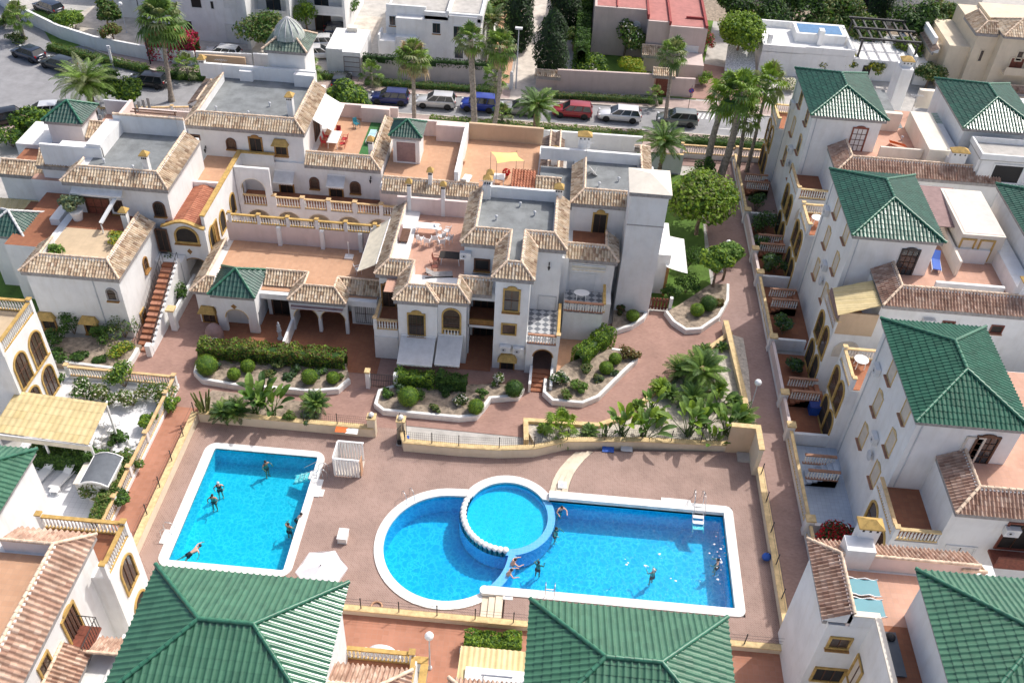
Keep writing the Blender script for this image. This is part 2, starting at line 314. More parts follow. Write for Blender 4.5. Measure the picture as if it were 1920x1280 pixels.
# ------------------------------------------------------------------ houses and their parts
class House:
    def __init__(s, name, label, cat, loc, group=None):
        s.root = empty(name, loc, label, cat, group); s.wall = MB(); s.roof = MB(); s.floor = MB(); s.nw = 0; s.seed = random.Random(label).randint(0, 99)
    def box(s, x0, x1, y0, y1, z0, z1, mat='white', top=None): s.wall.box(x0, x1, y0, y1, z0, z1, mat, top)
    def fl(s, x0, x1, y0, y1, z, mat): m = MB(); m.box(x0, x1, y0, y1, z - .02, z + .006, mat); m.build('terrace_floor', s.root)
    def flp(s, poly, z, mat): s.floor.prism(poly, z - .02, z + .006, mat)
    def eave(s, pts, z, d=1.1, h=.72, mat='clay', capm='claycap', fas=.36, back=None, backm='white', ridge=True, fd=.28, pitch=.23, hips=True):
        s.roof = MB(); pts = [V(p) for p in pts]; T = offs(pts, d); I1 = offs(pts, .06); I2 = offs(pts, fd); n = len(pts)
        for i in range(n - 1):
            a, b = pts[i], pts[i + 1]
            tiles(s.roof, [(a.x, a.y, z), (b.x, b.y, z), (T[i + 1].x, T[i + 1].y, z + h), (T[i].x, T[i].y, z + h)], mat, pitch=pitch, seed=s.seed + i)
            if ridge: cap(s.roof, (*T[i], z + h + .03), (*T[i + 1], z + h + .03), capm, .10)
            if fas: s.roof.prism([I1[i], I1[i + 1], I2[i + 1], I2[i]], z - fas, z - .03, 'fascia')
            if back is not None:
                J1 = offs(pts, d - .16); J2 = offs(pts, d + .03)
                s.wall.prism([J1[i], J1[i + 1], J2[i + 1], J2[i]], back, z + h - .03, backm)
        if hips:
            for i in range(1, n - 1): cap(s.roof, (*pts[i], z + .06), (*T[i], z + h + .05), capm, .10)
        for i in (0, n - 1):  # gable ends closed by a triangle of render
            a, t = pts[i], T[i]; s.wall.face([(a.x, a.y, z), (t.x, t.y, z + h), (t.x, t.y, z - .1), (a.x, a.y, z - .1)], 'white')
        s.roof.build('roof', s.root)
    def hip(s, x0, x1, y0, y1, z, h, mat='greentile', capm='greencap', pitch=.3, name='green_roof', ridge=None, course=.42, lip=.027):
        mb = MB(); X, Y = x1 - x0, y1 - y0
        if X > Y: r = Y / 2; a, b = (x0 + r, (y0 + y1) / 2, z + h), (x1 - r, (y0 + y1) / 2, z + h)
        else: r = X / 2; a, b = ((x0 + x1) / 2, y0 + r, z + h), ((x0 + x1) / 2, y1 - r, z + h)
        c = [(x0, y0, z), (x1, y0, z), (x1, y1, z), (x0, y1, z)]
        if X > Y: sl = [[c[0], c[1], b, a], [c[1], c[2], b], [c[2], c[3], a, b], [c[3], c[0], a]]
        else: sl = [[c[0], c[1], a], [c[1], c[2], b, a], [c[2], c[3], b], [c[3], c[0], a, b]]
        for i, p in enumerate(sl): tiles(mb, p, mat, 'roll', pitch, course, .065, lip, seed=s.seed + i)
        if X > Y: hp = [(c[0], a), (c[3], a), (c[1], b), (c[2], b)]
        else: hp = [(c[0], a), (c[1], a), (c[2], b), (c[3], b)]
        for p, q in hp: cap(mb, (p[0], p[1], p[2] + .08), (q[0], q[1], q[2] + .05), capm, .11)
        if (V(a) - V(b)).length > .1: cap(mb, (a[0], a[1], a[2] + .05), (b[0], b[1], b[2] + .05), capm, .12)
        mb.box(x0 + .12, x1 - .12, y0 + .12, y1 - .12, z - .3, z - .04, 'fascia')
        mb.build(name, s.root)
    def win(s, ax, val, sg, c, w, h, kind='rect', glass='glass', frame='ochre', sill=True, hood=None, grille=False, mull=(1, 0), fw=.12, name='window', proud=.09, label=None, up=None):
        # a window or door on the wall plane axis ax = val facing sg; c = (s, z) centre along the wall
        W = Win(s.root, ax, val, sg, c, w, h, kind, glass, frame, sill, hood, grille, mull, fw, name, proud, up)
        if label: W['label'] = label
        return W
    def winp(s, t, x, y, ax, val, sg, w, h, **k):
        p = onwall(*px(t, x, y), ax, val); return s.win(ax, val, sg, (p[1 - ax], p.z), w, h, **k)
    def balu(s, p, q, z, **k): return balustrade(s.root, p, q, z, **k)
    def chimney(s, x, y, z0, z1, w=.55, d=.55, capm='ochre', name='chimney'):
        m = MB(); m.box(x - w / 2, x + w / 2, y - d / 2, y + d / 2, z0, z1, 'white')
        for i in range(3):
            xx = x - w / 2 + w * (i + .5) / 3; m.box(xx - .06, xx + .06, y - d / 2 - .012, y + d / 2 + .012, z1 - .28, z1 - .14, 'dark')
        o = m.build(name, s.root); c = MB(); e = .12
        b4 = [(x - w / 2 - e, y - d / 2 - e), (x + w / 2 + e, y - d / 2 - e), (x + w / 2 + e, y + d / 2 + e), (x - w / 2 - e, y + d / 2 + e)]
        c.prism(b4, z1, z1 + .08, capm); a0, b0 = (x - w * .15, y, z1 + .42), (x + w * .15, y, z1 + .42)
        B = [(p[0], p[1], z1 + .08) for p in b4]
        c.face([B[0], B[1], b0, a0], capm); c.face([B[1], B[2], b0], capm); c.face([B[2], B[3], a0, b0], capm); c.face([B[3], B[0], a0], capm)
        c.build('chimney_cap', o)
    def awning(s, pts, mat='canvaswhite', name='awning', val=.18, frame=True):
        # pts: back-left, back-right, front-right, front-left; the canvas sags slightly and carries a valance
        m = MB(); a, b, c, d = [V(p) for p in pts]; rows = []
        for j in range(5):
            t = j / 4; rows.append([a.lerp(b, i / 8).lerp(d.lerp(c, i / 8), t) - V((0, 0, .05 * math.sin(math.pi * t))) for i in range(9)])
        m.grid(rows, mat); n_ = (b - a).cross(d - a).normalized() * .02
        m.grid([[p - n_ for p in r] for r in rows], mat)
        for i in range(8):
            p, q = rows[-1][i], rows[-1][i + 1]; mid = (p + q) / 2
            m.face([p, q, q - V((0, 0, val * .7)), mid - V((0, 0, val)), p - V((0, 0, val * .7))], mat)
        m.tube([d, c], .03, 'whitepaint', 6); m.tube([a, b], .07, 'whitepaint', 6)
        o = m.build(name, s.root)
        if frame:
            f = MB(); f.tube([a.lerp(b, .06) - V((0, 0, .35)), d.lerp(c, .06)], .022, 'whitepaint', 5); f.tube([a.lerp(b, .94) - V((0, 0, .35)), d.lerp(c, .94)], .022, 'whitepaint', 5); f.build('awning_arm', o)
        return o
    def lantern(s, t, x, y, ax, val, sg):
        p = onwall(*px(t, x, y), ax, val); m = MB(); n = V((0, 0, 0)); n[ax] = sg
        m.bar(p + V((0, 0, .25)), p + n * .3 + V((0, 0, .25)), .03, mat='metaldark'); m.bar(p, p + n * .02 + V((0, 0, .3)), .08, mat='metaldark')
        c = p + n * .3; m.lathe(c, [(.04, -.25), (.11, .0), (.12, .02), (.03, .14), (.01, .25)], 'metaldark', 6); m.build('wall_lantern', s.root)
    def ac(s, ax, val, sg, sp, z, w=.85):
        m = MB(); n = V((0, 0, 0)); n[ax] = sg; t = V((0, 0, 0)); t[1 - ax] = 1; o = V((0, 0, z)); o[ax] = val; o[1 - ax] = sp
        p0 = o + n * .04 - t * w / 2; p1 = o + n * .38 + t * w / 2; m.box(p0.x, p1.x, p0.y, p1.y, z - .3, z + .3, 'shutterwhite')
        c = o + n * .385 - t * .12; ring = [c + t * .22 * math.cos(a) + V((0, 0, .22 * math.sin(a))) for a in [k * math.pi / 7 for k in range(14)]]
        m.face(ring, 'greywall'); m.face([c + n * .006 + (p - c) * .35 for p in ring], 'dark'); m.build('air_conditioner', s.root)
    def vents(s, l):
        m = MB()
        for x, y, z in l: m.tube([(x, y, z), (x, y, z + .35)], .07, 'greywall', 7); m.lathe((x, y, z + .35), [(.13, 0), (.13, .05), (.03, .12)], 'greywall', 8); m.build('roof_vent', s.root); m = MB()
    def aerial(s, x, y, z, h=2.2):
        m = MB(); m.tube([(x, y, z), (x, y, z + h)], .022, 'steel', 5); m.bar((x - .6, y, z + h - .1), (x + .6, y, z + h - .1), .025, mat='steel')
        for k in range(7): m.bar((x - .5 + k * .17, y - .25, z + h - .1), (x - .5 + k * .17, y + .25, z + h - .1), .014, mat='steel')
        m.build('tv_aerial', s.root)
    def done(s):
        s.wall.build('wall', s.root)

def Win(root, ax, val, sg, c, w, h, kind, glass, frame, sill, hood, grille, mull, fw, name, proud, up=None):
    n = V((0, 0, 0)); n[ax] = sg; t = V((0, 0, 0)); t[1 - ax] = 1
    O = V((0, 0, 0)); O[ax] = val; O[1 - ax] = c[0]; O.z = c[1]
    def pt(u, v, d): return O + t * u + V((0, 0, v)) + n * d
    def outline(w, h, grow=0):
        w2, h2 = w / 2 + grow, h / 2
        if kind == 'arch':
            r = w2; zs = h2 + grow - r; seg = [(r * math.cos(a), zs + r * math.sin(a)) for a in [math.pi * k / 12 for k in range(13)]]
            return [(-w2, -h2 - (grow if sill != 'door' else 0)), (w2, -h2 - (grow if sill != 'door' else 0))] + seg
        return [(-w2, -h2 - grow), (w2, -h2 - grow), (w2, h2 + grow), (-w2, h2 + grow)]
    g = MB(); inn = outline(w, h); g.face([pt(u, v, .012) for u, v in inn], glass)
    if mull:
        for i in range(mull[0]):
            u = -w / 2 + w * (i + 1) / (mull[0] + 1); g.bar(pt(u, -h / 2, .03), pt(u, h / 2 - (.05 if kind == 'rect' else w * .02), .03), .05, .04, 'wooddark')
        for i in range(mull[1]):
            v = -h / 2 + h * (i + 1) / (mull[1] + 1); g.bar(pt(-w / 2, v, .03), pt(w / 2, v, .03), .05, .04, 'wooddark')
    o = g.build(name, root)
    if frame:
        f = MB(); out = outline(w, h, fw); k = len(inn)
        for i in range(k):
            j = (i + 1) % k
            f.face([pt(*out[i], proud), pt(*out[j], proud), pt(*inn[j], proud), pt(*inn[i], proud)], frame)
            f.face([pt(*out[i], 0), pt(*out[j], 0), pt(*out[j], proud), pt(*out[i], proud)], frame)
            f.face([pt(*inn[i], 0), pt(*inn[j], 0), pt(*inn[j], proud), pt(*inn[i], proud)], frame)
        if up:  # small curved pediment over the frame
            seg = [(-w * .36, h / 2 + fw)] + [(w * .36 * math.cos(a), h / 2 + fw + up * math.sin(a)) for a in [math.pi - math.pi * q / 8 for q in range(9)]] + [(w * .36, h / 2 + fw)]
            f.face([pt(a, b, proud + .004) for a, b in seg[::-1]], frame)
            for i in range(len(seg) - 1): f.face([pt(*seg[i], 0), pt(*seg[i + 1], 0), pt(*seg[i + 1], proud + .004), pt(*seg[i], proud + .004)], frame)
        f.build('frame', o)
    if sill and sill != 'door':
        m = MB(); p, q = pt(-w / 2 - fw * 1.3, -h / 2 - fw - .05, .0), pt(w / 2 + fw * 1.3, -h / 2 - fw - .05, .0)
        m.bar(p + n * .1, q + n * .1, .24, .09, 'railbrown' if sill == 'brown' else 'ochredark'); m.build('sill', o)
    if hood:
        m = MB(); z1 = h / 2 + .08; e = w / 2 + .28; i_ = w / 2 + .02
        b0, b1, b2, b3 = pt(-e, z1, .02), pt(e, z1, .02), pt(e, z1, .55), pt(-e, z1, .55); t0, t1, t2, t3 = pt(-i_, z1 + .5, .02), pt(i_, z1 + .5, .02), pt(i_, z1 + .5, .2), pt(-i_, z1 + .5, .2)
        for q in ((b0, b1, b2, b3), (t0, t1, t2, t3), (b3, b2, t2, t3), (b0, b3, t3, t0), (b1, b2, t2, t1)): m.face(q, hood)
        m.build('hood', o)
    if grille:
        m = MB(); nb = max(3, round(w / .16)); d = .2
        for i in range(nb + 1): u = -w / 2 + w * i / nb; m.bar(pt(u, -h / 2, d), pt(u, h / 2 - .03, d), .022, mat='metaldark')
        for v in (-h / 2, 0, h / 2 - .03): m.bar(pt(-w / 2, v, d), pt(w / 2, v, d), .03, mat='metaldark')
        m.build('grille', o)
    return o
def balustrade(root, p, q, z, h=.92, rail='railtan', bal='baluster', sp=.2, posts=(), name='balustrade', low=True, pw=.26, pcap='railtan', r=.075):
    p, q = V((p[0], p[1], z)), V((q[0], q[1], z)); L = (q - p).length; d = (q - p).normalized()
    m = MB(); m.bar(p + V((0, 0, h - .05)), q + V((0, 0, h - .05)), .22, .1, rail)
    if low: m.bar(p + V((0, 0, .05)), q + V((0, 0, .05)), .18, .1, rail)
    for t in posts:
        c = p + (q - p) * t; m.box(c.x - pw / 2, c.x + pw / 2, c.y - pw / 2, c.y + pw / 2, z, z + h + .12, 'white'); m.box(c.x - pw / 2 - .04, c.x + pw / 2 + .04, c.y - pw / 2 - .04, c.y + pw / 2 + .04, z + h + .12, z + h + .2, pcap)
    o = m.build(name, root); b = MB(); n = max(2, int(L / sp))
    for i in range(n):
        c = p + d * (L * (i + .5) / n); hh = h - .2
        b.lathe((c.x, c.y, z + .1), [(r * .8, 0), (r * .8, hh * .08), (r * .55, hh * .14), (r, hh * .36), (r * .5, hh * .72), (r * .75, hh * .9), (r * .75, hh)], bal, 6)
    b.build('balusters', o); return o
def arcade(root, ax, val, s0, s1, z0, z1, ops, mat='white', th=.28, sg=-1, edge=None, name='arcade', trim=.1):
    # one wall pierced by round arches that reach the ground: ops = (centre, width, crown height, foot height)
    m = MB(); n = V((0, 0, 0)); n[ax] = -sg; t = V((0, 0, 0)); t[1 - ax] = 1
    def pt(s, z, d=0): o = V((0, 0, z)); o[ax] = val; o[1 - ax] = s; return o + n * d
    cur = s0; ops = sorted(ops)
    def slab(a, b, za, zb, zt):  # a piece of the wall from a to b, its underside running za -> zb
        for d in (0, th): m.face([pt(a, za, d), pt(b, zb, d), pt(b, zt, d), pt(a, zt, d)], mat)
        m.face([pt(a, za), pt(b, zb), pt(b, zb, th), pt(a, za, th)], mat); m.face([pt(a, zt), pt(b, zt), pt(b, zt, th), pt(a, zt, th)], mat)
    for c, w_, zc, zf in ops:
        r = w_ / 2; k = 14; slab(cur, c - r, z0, z0, z1)
        for sd in (c - r, c + r): m.face([pt(sd, z0), pt(sd, zc - r), pt(sd, zc - r, th), pt(sd, z0, th)], mat)
        ar = [(c - r * math.cos(math.pi * i / k), zc - r + r * math.sin(math.pi * i / k)) for i in range(k + 1)]
        for (xa, za), (xb, zb) in zip(ar, ar[1:]): slab(xa, xb, za, zb, z1)
        cur = c + r
    slab(cur, s1, z0, z0, z1)
    for e_ in (s0, s1): m.face([pt(e_, z0), pt(e_, z0, th), pt(e_, z1, th), pt(e_, z1)], mat)
    o = m.build(name, root)
    if edge:
        e = MB()
        for c, w_, zc, zf in ops:
            r = w_ / 2; k = 14
            for i in range(k):
                a0, a1 = math.pi * i / k, math.pi * (i + 1) / k
                q = [(c - rr * math.cos(aa), zc - r + rr * math.sin(aa)) for rr, aa in ((r, a0), (r, a1), (r + trim, a1), (r + trim, a0))]
                e.face([pt(u, v, -.02) for u, v in q], edge); e.face([pt(*q[0], -.02), pt(*q[1], -.02), pt(*q[1], th * .9), pt(*q[0], th * .9)], edge)
                e.face([pt(*q[2], -.02), pt(*q[3], -.02), pt(*q[3], 0), pt(*q[2], 0)], edge)
        e.build('arch_trim', o)
    return o
# ================================================================== THE SETTING
from mathutils.geometry import tessellate_polygon
def flat(name, outer, z, mat, holes=(), skirt=0, kind='structure'):
    m = MB(); loops = [[V((p[0], p[1], z)) for p in outer]] + [[V((p[0], p[1], z)) for p in h] for h in holes]
    allp = [p for l in loops for p in l]
    for t in tessellate_polygon(loops): 
        a, b, c = (allp[i] for i in t)
        if (b - a).cross(c - a).z < 0: b, c = c, b
        m.face([a, b, c], mat)
    if skirt:
        for l in loops:
            for i in range(len(l)): a, b = l[i], l[(i + 1) % len(l)]; m.face([a, b, b - V((0, 0, skirt)), a - V((0, 0, skirt))], mat)
    return tag(m.build(name), kind=kind)
def arc(cx, cy, r, a0, a1, n=24): return [(cx + r * math.cos(math.radians(a0 + (a1 - a0) * i / n)), cy + r * math.sin(math.radians(a0 + (a1 - a0) * i / n))) for i in range(n + 1)]
def offc(pts, d):
    n = len(pts); return [tuple(offs([pts[i - 1], pts[i], pts[(i + 1) % n]], d)[1]) for i in range(n)]
def pxs(l, z=0): return [tuple(A(x, y, z)[:2]) for x, y in l]
def pt(t, l, z=0): return [tuple(AT(t, x, y, z)[:2]) for x, y in l]
def rect(x0, x1, y0, y1): return [(x0, y0), (x1, y0), (x1, y1), (x0, y1)]
def rrect(x0, x1, y0, y1, r, n=6): return arc(x1 - r, y0 + r, r, -90, 0, n) + arc(x1 - r, y1 - r, r, 0, 90, n) + arc(x0 + r, y1 - r, r, 90, 180, n) + arc(x0 + r, y0 + r, r, 180, 270, n)

# ---- pools
PA = rrect(-21.75, -14.5, 33.46, 42.85, .12)
PAo = rrect(-22.42, -13.98, 32.95, 43.36, .8)
RX, RY0, RY1 = 13.47, 33.5, 40.85
lobe = [(-4.0, 40.55)] + arc(-4.6, 36.42, 4.1, 92, 318, 40)
kidarc = arc(-.97, 39.38, 2.72, 34, 153, 24)
PB = [(RX, RY0), (RX, RY1), (1.75, RY1)] + kidarc + lobe + [(-1.2, RY0)]
PBo = offc(PB, -.6)
deck_out = [(-23.7, 30.9), (16.3, 30.9), (16.3, 46.6), (14.0, 46.6)] + pxs([(1062, 838), (1005, 850), (860, 846), (760, 838), (742, 835)]) + [(-9.3, 46.2), (-10.9, 46.2), (-10.9, 45.2), (-23.7, 45.2)]
flat('pool_deck', deck_out, .004, 'deck', [PAo, PBo])
flat('pool_deck', [(3.0 + (y - 41.3) ** 2 * .1, y) for y in (45.4, 44.6, 43.8, 43.2, 42.6, 42, 41.4)] + [ (14.07, 41.4), (14.07, 32.95), (-.6, 32.95), (-.6, 31.2), (16.2, 31.2), (16.2, 46.5), (14.2, 46.5)], .3, 'deck', skirt=.3)
cutA, cutB = PAo, PBo

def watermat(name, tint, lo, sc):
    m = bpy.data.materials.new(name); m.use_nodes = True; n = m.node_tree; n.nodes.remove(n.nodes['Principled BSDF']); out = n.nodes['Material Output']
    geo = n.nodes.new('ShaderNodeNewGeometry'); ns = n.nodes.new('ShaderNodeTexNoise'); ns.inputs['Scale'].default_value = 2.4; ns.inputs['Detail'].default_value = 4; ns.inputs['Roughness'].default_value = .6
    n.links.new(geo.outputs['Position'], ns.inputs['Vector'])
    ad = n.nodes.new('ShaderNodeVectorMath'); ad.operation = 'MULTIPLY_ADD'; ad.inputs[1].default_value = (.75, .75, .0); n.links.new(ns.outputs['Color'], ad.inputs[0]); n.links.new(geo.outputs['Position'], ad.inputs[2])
    def net(s_, w_):  # caustic light painted into the transmission colour: a wavering net of thin lines
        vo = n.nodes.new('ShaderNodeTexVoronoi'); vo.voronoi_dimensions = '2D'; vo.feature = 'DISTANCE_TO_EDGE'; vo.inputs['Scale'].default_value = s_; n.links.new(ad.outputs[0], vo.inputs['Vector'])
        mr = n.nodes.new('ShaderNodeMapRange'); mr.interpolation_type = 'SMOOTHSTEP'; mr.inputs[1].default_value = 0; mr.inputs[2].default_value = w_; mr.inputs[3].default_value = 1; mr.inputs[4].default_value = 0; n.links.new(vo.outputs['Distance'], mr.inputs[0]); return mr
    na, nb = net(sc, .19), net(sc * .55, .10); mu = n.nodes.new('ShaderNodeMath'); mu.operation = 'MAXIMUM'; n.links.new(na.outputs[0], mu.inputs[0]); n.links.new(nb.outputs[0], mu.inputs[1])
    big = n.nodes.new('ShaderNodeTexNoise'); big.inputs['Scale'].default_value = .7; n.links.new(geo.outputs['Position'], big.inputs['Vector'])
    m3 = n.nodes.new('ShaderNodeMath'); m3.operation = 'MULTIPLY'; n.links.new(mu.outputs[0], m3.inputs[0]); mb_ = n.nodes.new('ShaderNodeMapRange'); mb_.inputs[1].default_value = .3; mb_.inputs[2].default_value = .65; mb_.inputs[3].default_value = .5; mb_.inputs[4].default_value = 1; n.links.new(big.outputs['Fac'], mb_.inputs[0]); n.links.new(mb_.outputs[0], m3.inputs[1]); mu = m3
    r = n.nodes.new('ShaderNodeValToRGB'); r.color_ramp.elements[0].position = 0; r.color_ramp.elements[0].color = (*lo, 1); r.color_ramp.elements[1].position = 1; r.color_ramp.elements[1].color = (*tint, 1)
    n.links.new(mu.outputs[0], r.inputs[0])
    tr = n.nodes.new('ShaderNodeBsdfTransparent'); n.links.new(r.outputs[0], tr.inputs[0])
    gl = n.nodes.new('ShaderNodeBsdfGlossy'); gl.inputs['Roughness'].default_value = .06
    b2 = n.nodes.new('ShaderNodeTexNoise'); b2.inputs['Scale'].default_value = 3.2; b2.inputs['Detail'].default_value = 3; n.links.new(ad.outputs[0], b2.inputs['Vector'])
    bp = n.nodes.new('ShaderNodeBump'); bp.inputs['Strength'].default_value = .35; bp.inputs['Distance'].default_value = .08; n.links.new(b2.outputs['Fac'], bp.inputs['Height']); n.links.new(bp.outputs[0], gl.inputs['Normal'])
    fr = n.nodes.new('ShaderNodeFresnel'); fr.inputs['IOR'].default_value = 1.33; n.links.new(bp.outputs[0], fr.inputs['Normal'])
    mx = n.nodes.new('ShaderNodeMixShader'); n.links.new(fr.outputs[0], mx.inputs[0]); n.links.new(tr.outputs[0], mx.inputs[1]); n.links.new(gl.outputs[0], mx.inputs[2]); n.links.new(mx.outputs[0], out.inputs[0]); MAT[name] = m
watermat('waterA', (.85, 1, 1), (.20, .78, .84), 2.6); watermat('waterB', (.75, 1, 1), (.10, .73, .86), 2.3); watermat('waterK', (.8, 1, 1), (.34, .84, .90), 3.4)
brickmat('poolA', (.04, .66, .86), (.036, .63, .84), (.07, .69, .88), .25, .25, ms=.01, stain=.03, off=0, rough=.4); brickmat('poolB', (.04, .64, .90), (.036, .61, .88), (.07, .67, .91), .25, .25, ms=.01, stain=.03, off=0, rough=.4)
brickmat('poolK', (.01, .64, .9), (.01, .60, .88), (.03, .6, .9), .25, .25, ms=.01, stain=.03, off=0, rough=.4); brickmat('divider', (.10, .42, .78), (.12, .45, .80), (.2, .5, .8), .25, .25, ms=.01, stain=.05, off=0, rough=.4)
def basin(m, pts, z0, z1, mat):
    loops = [[V((p[0], p[1], z0)) for p in pts]]
    for t in tessellate_polygon(loops):
        a, b, c = (loops[0][i] for i in t)
        if (b - a).cross(c - a).z < 0: b, c = c, b
        m.face([a, b, c], mat)
    for i in range(len(pts)): a, b = pts[i], pts[(i + 1) % len(pts)]; m.face([(a[0], a[1], z0), (a[0], a[1], z1), (b[0], b[1], z1), (b[0], b[1], z0)], mat)
def ring(m, inn, outp, z0, z1, mat):
    n = len(inn)
    for i in range(n):
        j = (i + 1) % n
        m.face([(*inn[i], z1), (*outp[i], z1), (*outp[j], z1), (*inn[j], z1)], mat); m.face([(*outp[i], z0), (*outp[j], z0), (*outp[j], z1), (*outp[i], z1)], mat); m.face([(*inn[i], z1), (*inn[j], z1), (*inn[j], z0), (*inn[i], z0)], mat)
def water(name, pts, z, mat, root, hole=None):
    m = MB(); l = [[V((p[0], p[1], z)) for p in pts]] + ([[V((p[0], p[1], z)) for p in hole]] if hole else []); al = [p for q in l for p in q]
    for t in tessellate_polygon(l):
        a, b, c = (al[i] for i in t)
        if (b - a).cross(c - a).z < 0: b, c = c, b
        m.face([a, b, c], mat)
    return m.build(name, root)
pa = empty('swimming_pool', (-18, 38, 0), 'small rectangular turquoise swimming pool with a wide white rim', 'pool')
m = MB(); basin(m, PA, -1.5, -.02, 'poolA'); m.build('basin', pa)
m = MB(); ring(m, PA, PAo, -.1, .07, 'coping'); m.box(-22.75, -22.3, 34.6, 35.7, -.05, .075, 'coping'); m.box(-14.1, -13.65, 39.4, 40.9, -.05, .075, 'coping'); m.build('coping', pa)
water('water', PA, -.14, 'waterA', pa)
pb = empty('swimming_pool', (4, 37, 0), 'large blue swimming pool with a round lobe and a shallow circle between its two halves', 'pool')
m = MB(); basin(m, PB, -1.7, -.02, 'poolB'); m.build('basin', pb)
m = MB(); ring(m, PB, PBo, -.1, .08, 'coping')
inn = [(-1.75, RY0), (RX, RY0), (RX, RY1), (1.72, RY1)]; o1 = [(-2.05, RY0 - .58), (RX + .05, RY0 - .58)] + arc(RX + .12, RY0 - .08, .5, -90, 0, 6) + arc(RX + .12, RY1 + .1, .5, 0, 90, 6) + [(1.72, RY1 + .6)]
pts = inn + o1[::-1]; l = [[V((p[0], p[1], .38)) for p in pts]]
for t in tessellate_polygon(l):
    a, b, c = (l[0][i] for i in t)
    if (b - a).cross(c - a).z < 0: b, c = c, b
    m.face([a, b, c], 'coping')
for i in range(len(pts)): a, b = pts[i], pts[(i + 1) % len(pts)]; m.face([(*a, -.1), (*b, -.1), (*b, .38), (*a, .38)], 'coping')
m.lathe((-1.9, RY0 - .29, -.05), [(.30, 0), (.30, .424)], 'coping', 16)
m.box(9.3, 11.3, RY1 + .5, RY1 + .85, 0, .385, 'coping'); m.build('coping', pb)
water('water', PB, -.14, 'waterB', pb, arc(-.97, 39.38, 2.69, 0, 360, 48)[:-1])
m = MB(); kid = arc(-.97, 39.38, 2.68, 0, 360, 48)[:-1]; basin(m, kid, -.55, -.16, 'poolK'); m.build('shallow_basin', pb)
m = MB(); ra, rb = arc(-.97, 39.38, 2.7, -88, 34, 24), arc(-.97, 39.38, 3.2, -88, 36, 24)
rc, rd = arc(-4.6, 36.42, 3.95, -42, 1, 10), arc(-4.6, 36.42, 4.5, -42, -3, 10)
for a_, b_ in ((ra, rb), (rc, rd)):
    for i in range(len(a_) - 1):
        a, b, c, d = a_[i], a_[i + 1], b_[i + 1], b_[i]; z = -.10 if a_ is ra else -.104
        m.face([(*a, z), (*d, z), (*c, z), (*b, z)], 'divider')
        for p, q in ((d, c), (b, a)): m.face([(*p, -1.6), (*q, -1.6), (*q, z), (*p, z)], 'divider')
m.build('dividing_wall', pb)
m = MB(); rw = arc(-.97, 39.38, 3.2, 150, 272, 20)
for i in range(len(rw) - 1): m.face([(*rw[i], -1.6), (*rw[i + 1], -1.6), (*rw[i + 1], -.3), (*rw[i], -.3)], 'poolB')
m.build('shallow_wall', pb)
for i in range(18):
    a = math.radians(158 + (272 - 158) * i / 17); c = (-.97 + 2.93 * math.cos(a), 39.38 + 2.93 * math.sin(a), -.65)
    m = MB(); m.lathe(c, [(.10, 0), (.09, .3), (.12, .62), (.20, .70), (.225, .78), (.19, .86), (.10, .91), (.01, .93)], 'coping', 12); m.build('rim_post', pb)
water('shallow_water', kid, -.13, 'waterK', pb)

# ---- steps on the deck
m = MB()
for i in range(3):
    z = .1 * (i + 1); xa = 1.75 + .4 * i; xb = xa + .42
    c1 = [(xa + (y - 41.3) ** 2 * .1, y) for y in (41.4, 42, 42.6, 43.2, 43.8, 44.6, 45.4)]; c2 = [(xb + (y - 41.3) ** 2 * .1, y) for y in (45.4, 44.6, 43.8, 43.2, 42.6, 42, 41.4)]
    m.prism(c1 + c2, 0, z - .004 * (i == 2), 'copcream')
tag(m.build('deck_steps'), 'curved cream steps running from the round shallow pool up to the back wall', 'steps')
m = MB()
for i in range(3): m.box(-2.0 + .42 * i, -1.6 + .44 * i, 31.25, 32.9, 0, .1 * (i + 1) - .004 * (i == 2), 'copcream')
tag(m.build('deck_steps'), 'short straight cream steps at the near edge of the pool deck', 'steps')

# ---- ground and paths
flat('ground', rect(-300, 300, -60, 700), -.03, 'concrete', [offc(PA, -.3), offc(PB, -.3)])
flat('path', [(-23.6, 45.0), (-31.6, 45.0), (-31.6, 55), (-27.6, 62), (-26.2, 62), (-12, 57.5), (1.8, 57.5), (9.6, 62.2), (13.5, 62.2), (16.2, 61), (16.2, 46.4), (3, 46.4), (-9, 46.6), (-11, 45)], .002, 'path')
flat('path', [(-26.6, 28.0), (-24, 28), (-24, 46.5), (-26.2, 46.5)], .008, 'pathorange')
flat('path', [(-26, 27.6), (30, 27.6), (30, 30.95), (-26, 30.95)], .012, 'pathorange')
flat('path', [(-4.6, 8), (-2.9, 8), (-2.9, 28), (-4.6, 28)], .016, 'pathorange')
flat('path', [(16.3, 30.9), (18.74, 30.9), (18.74, 86.5), (15.0, 86.5), (15.2, 61.2), (16.3, 55)], .006, 'pathgrey')
flat('path', [(9.5, 86.5), (23, 86.5), (23, 89.5), (9.5, 89.5)], .010, 'pathgrey')
flat('terrace_paving', rect(-35, -26.2, 40.4, 48.5), .014, 'whitepaver'); flat('terrace_paving', rect(-33.6, -26.7, 34.2, 40.0), .018, 'whitepaver')
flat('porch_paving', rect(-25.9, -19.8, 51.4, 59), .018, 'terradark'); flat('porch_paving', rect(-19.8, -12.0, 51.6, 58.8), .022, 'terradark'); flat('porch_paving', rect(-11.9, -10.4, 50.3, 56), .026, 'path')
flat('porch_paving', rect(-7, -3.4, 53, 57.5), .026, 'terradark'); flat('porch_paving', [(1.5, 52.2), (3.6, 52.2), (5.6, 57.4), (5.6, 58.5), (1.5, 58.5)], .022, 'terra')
flat('courtyard_paving', rect(-27.2, -8, 63.4, 70.8), .02, 'path')
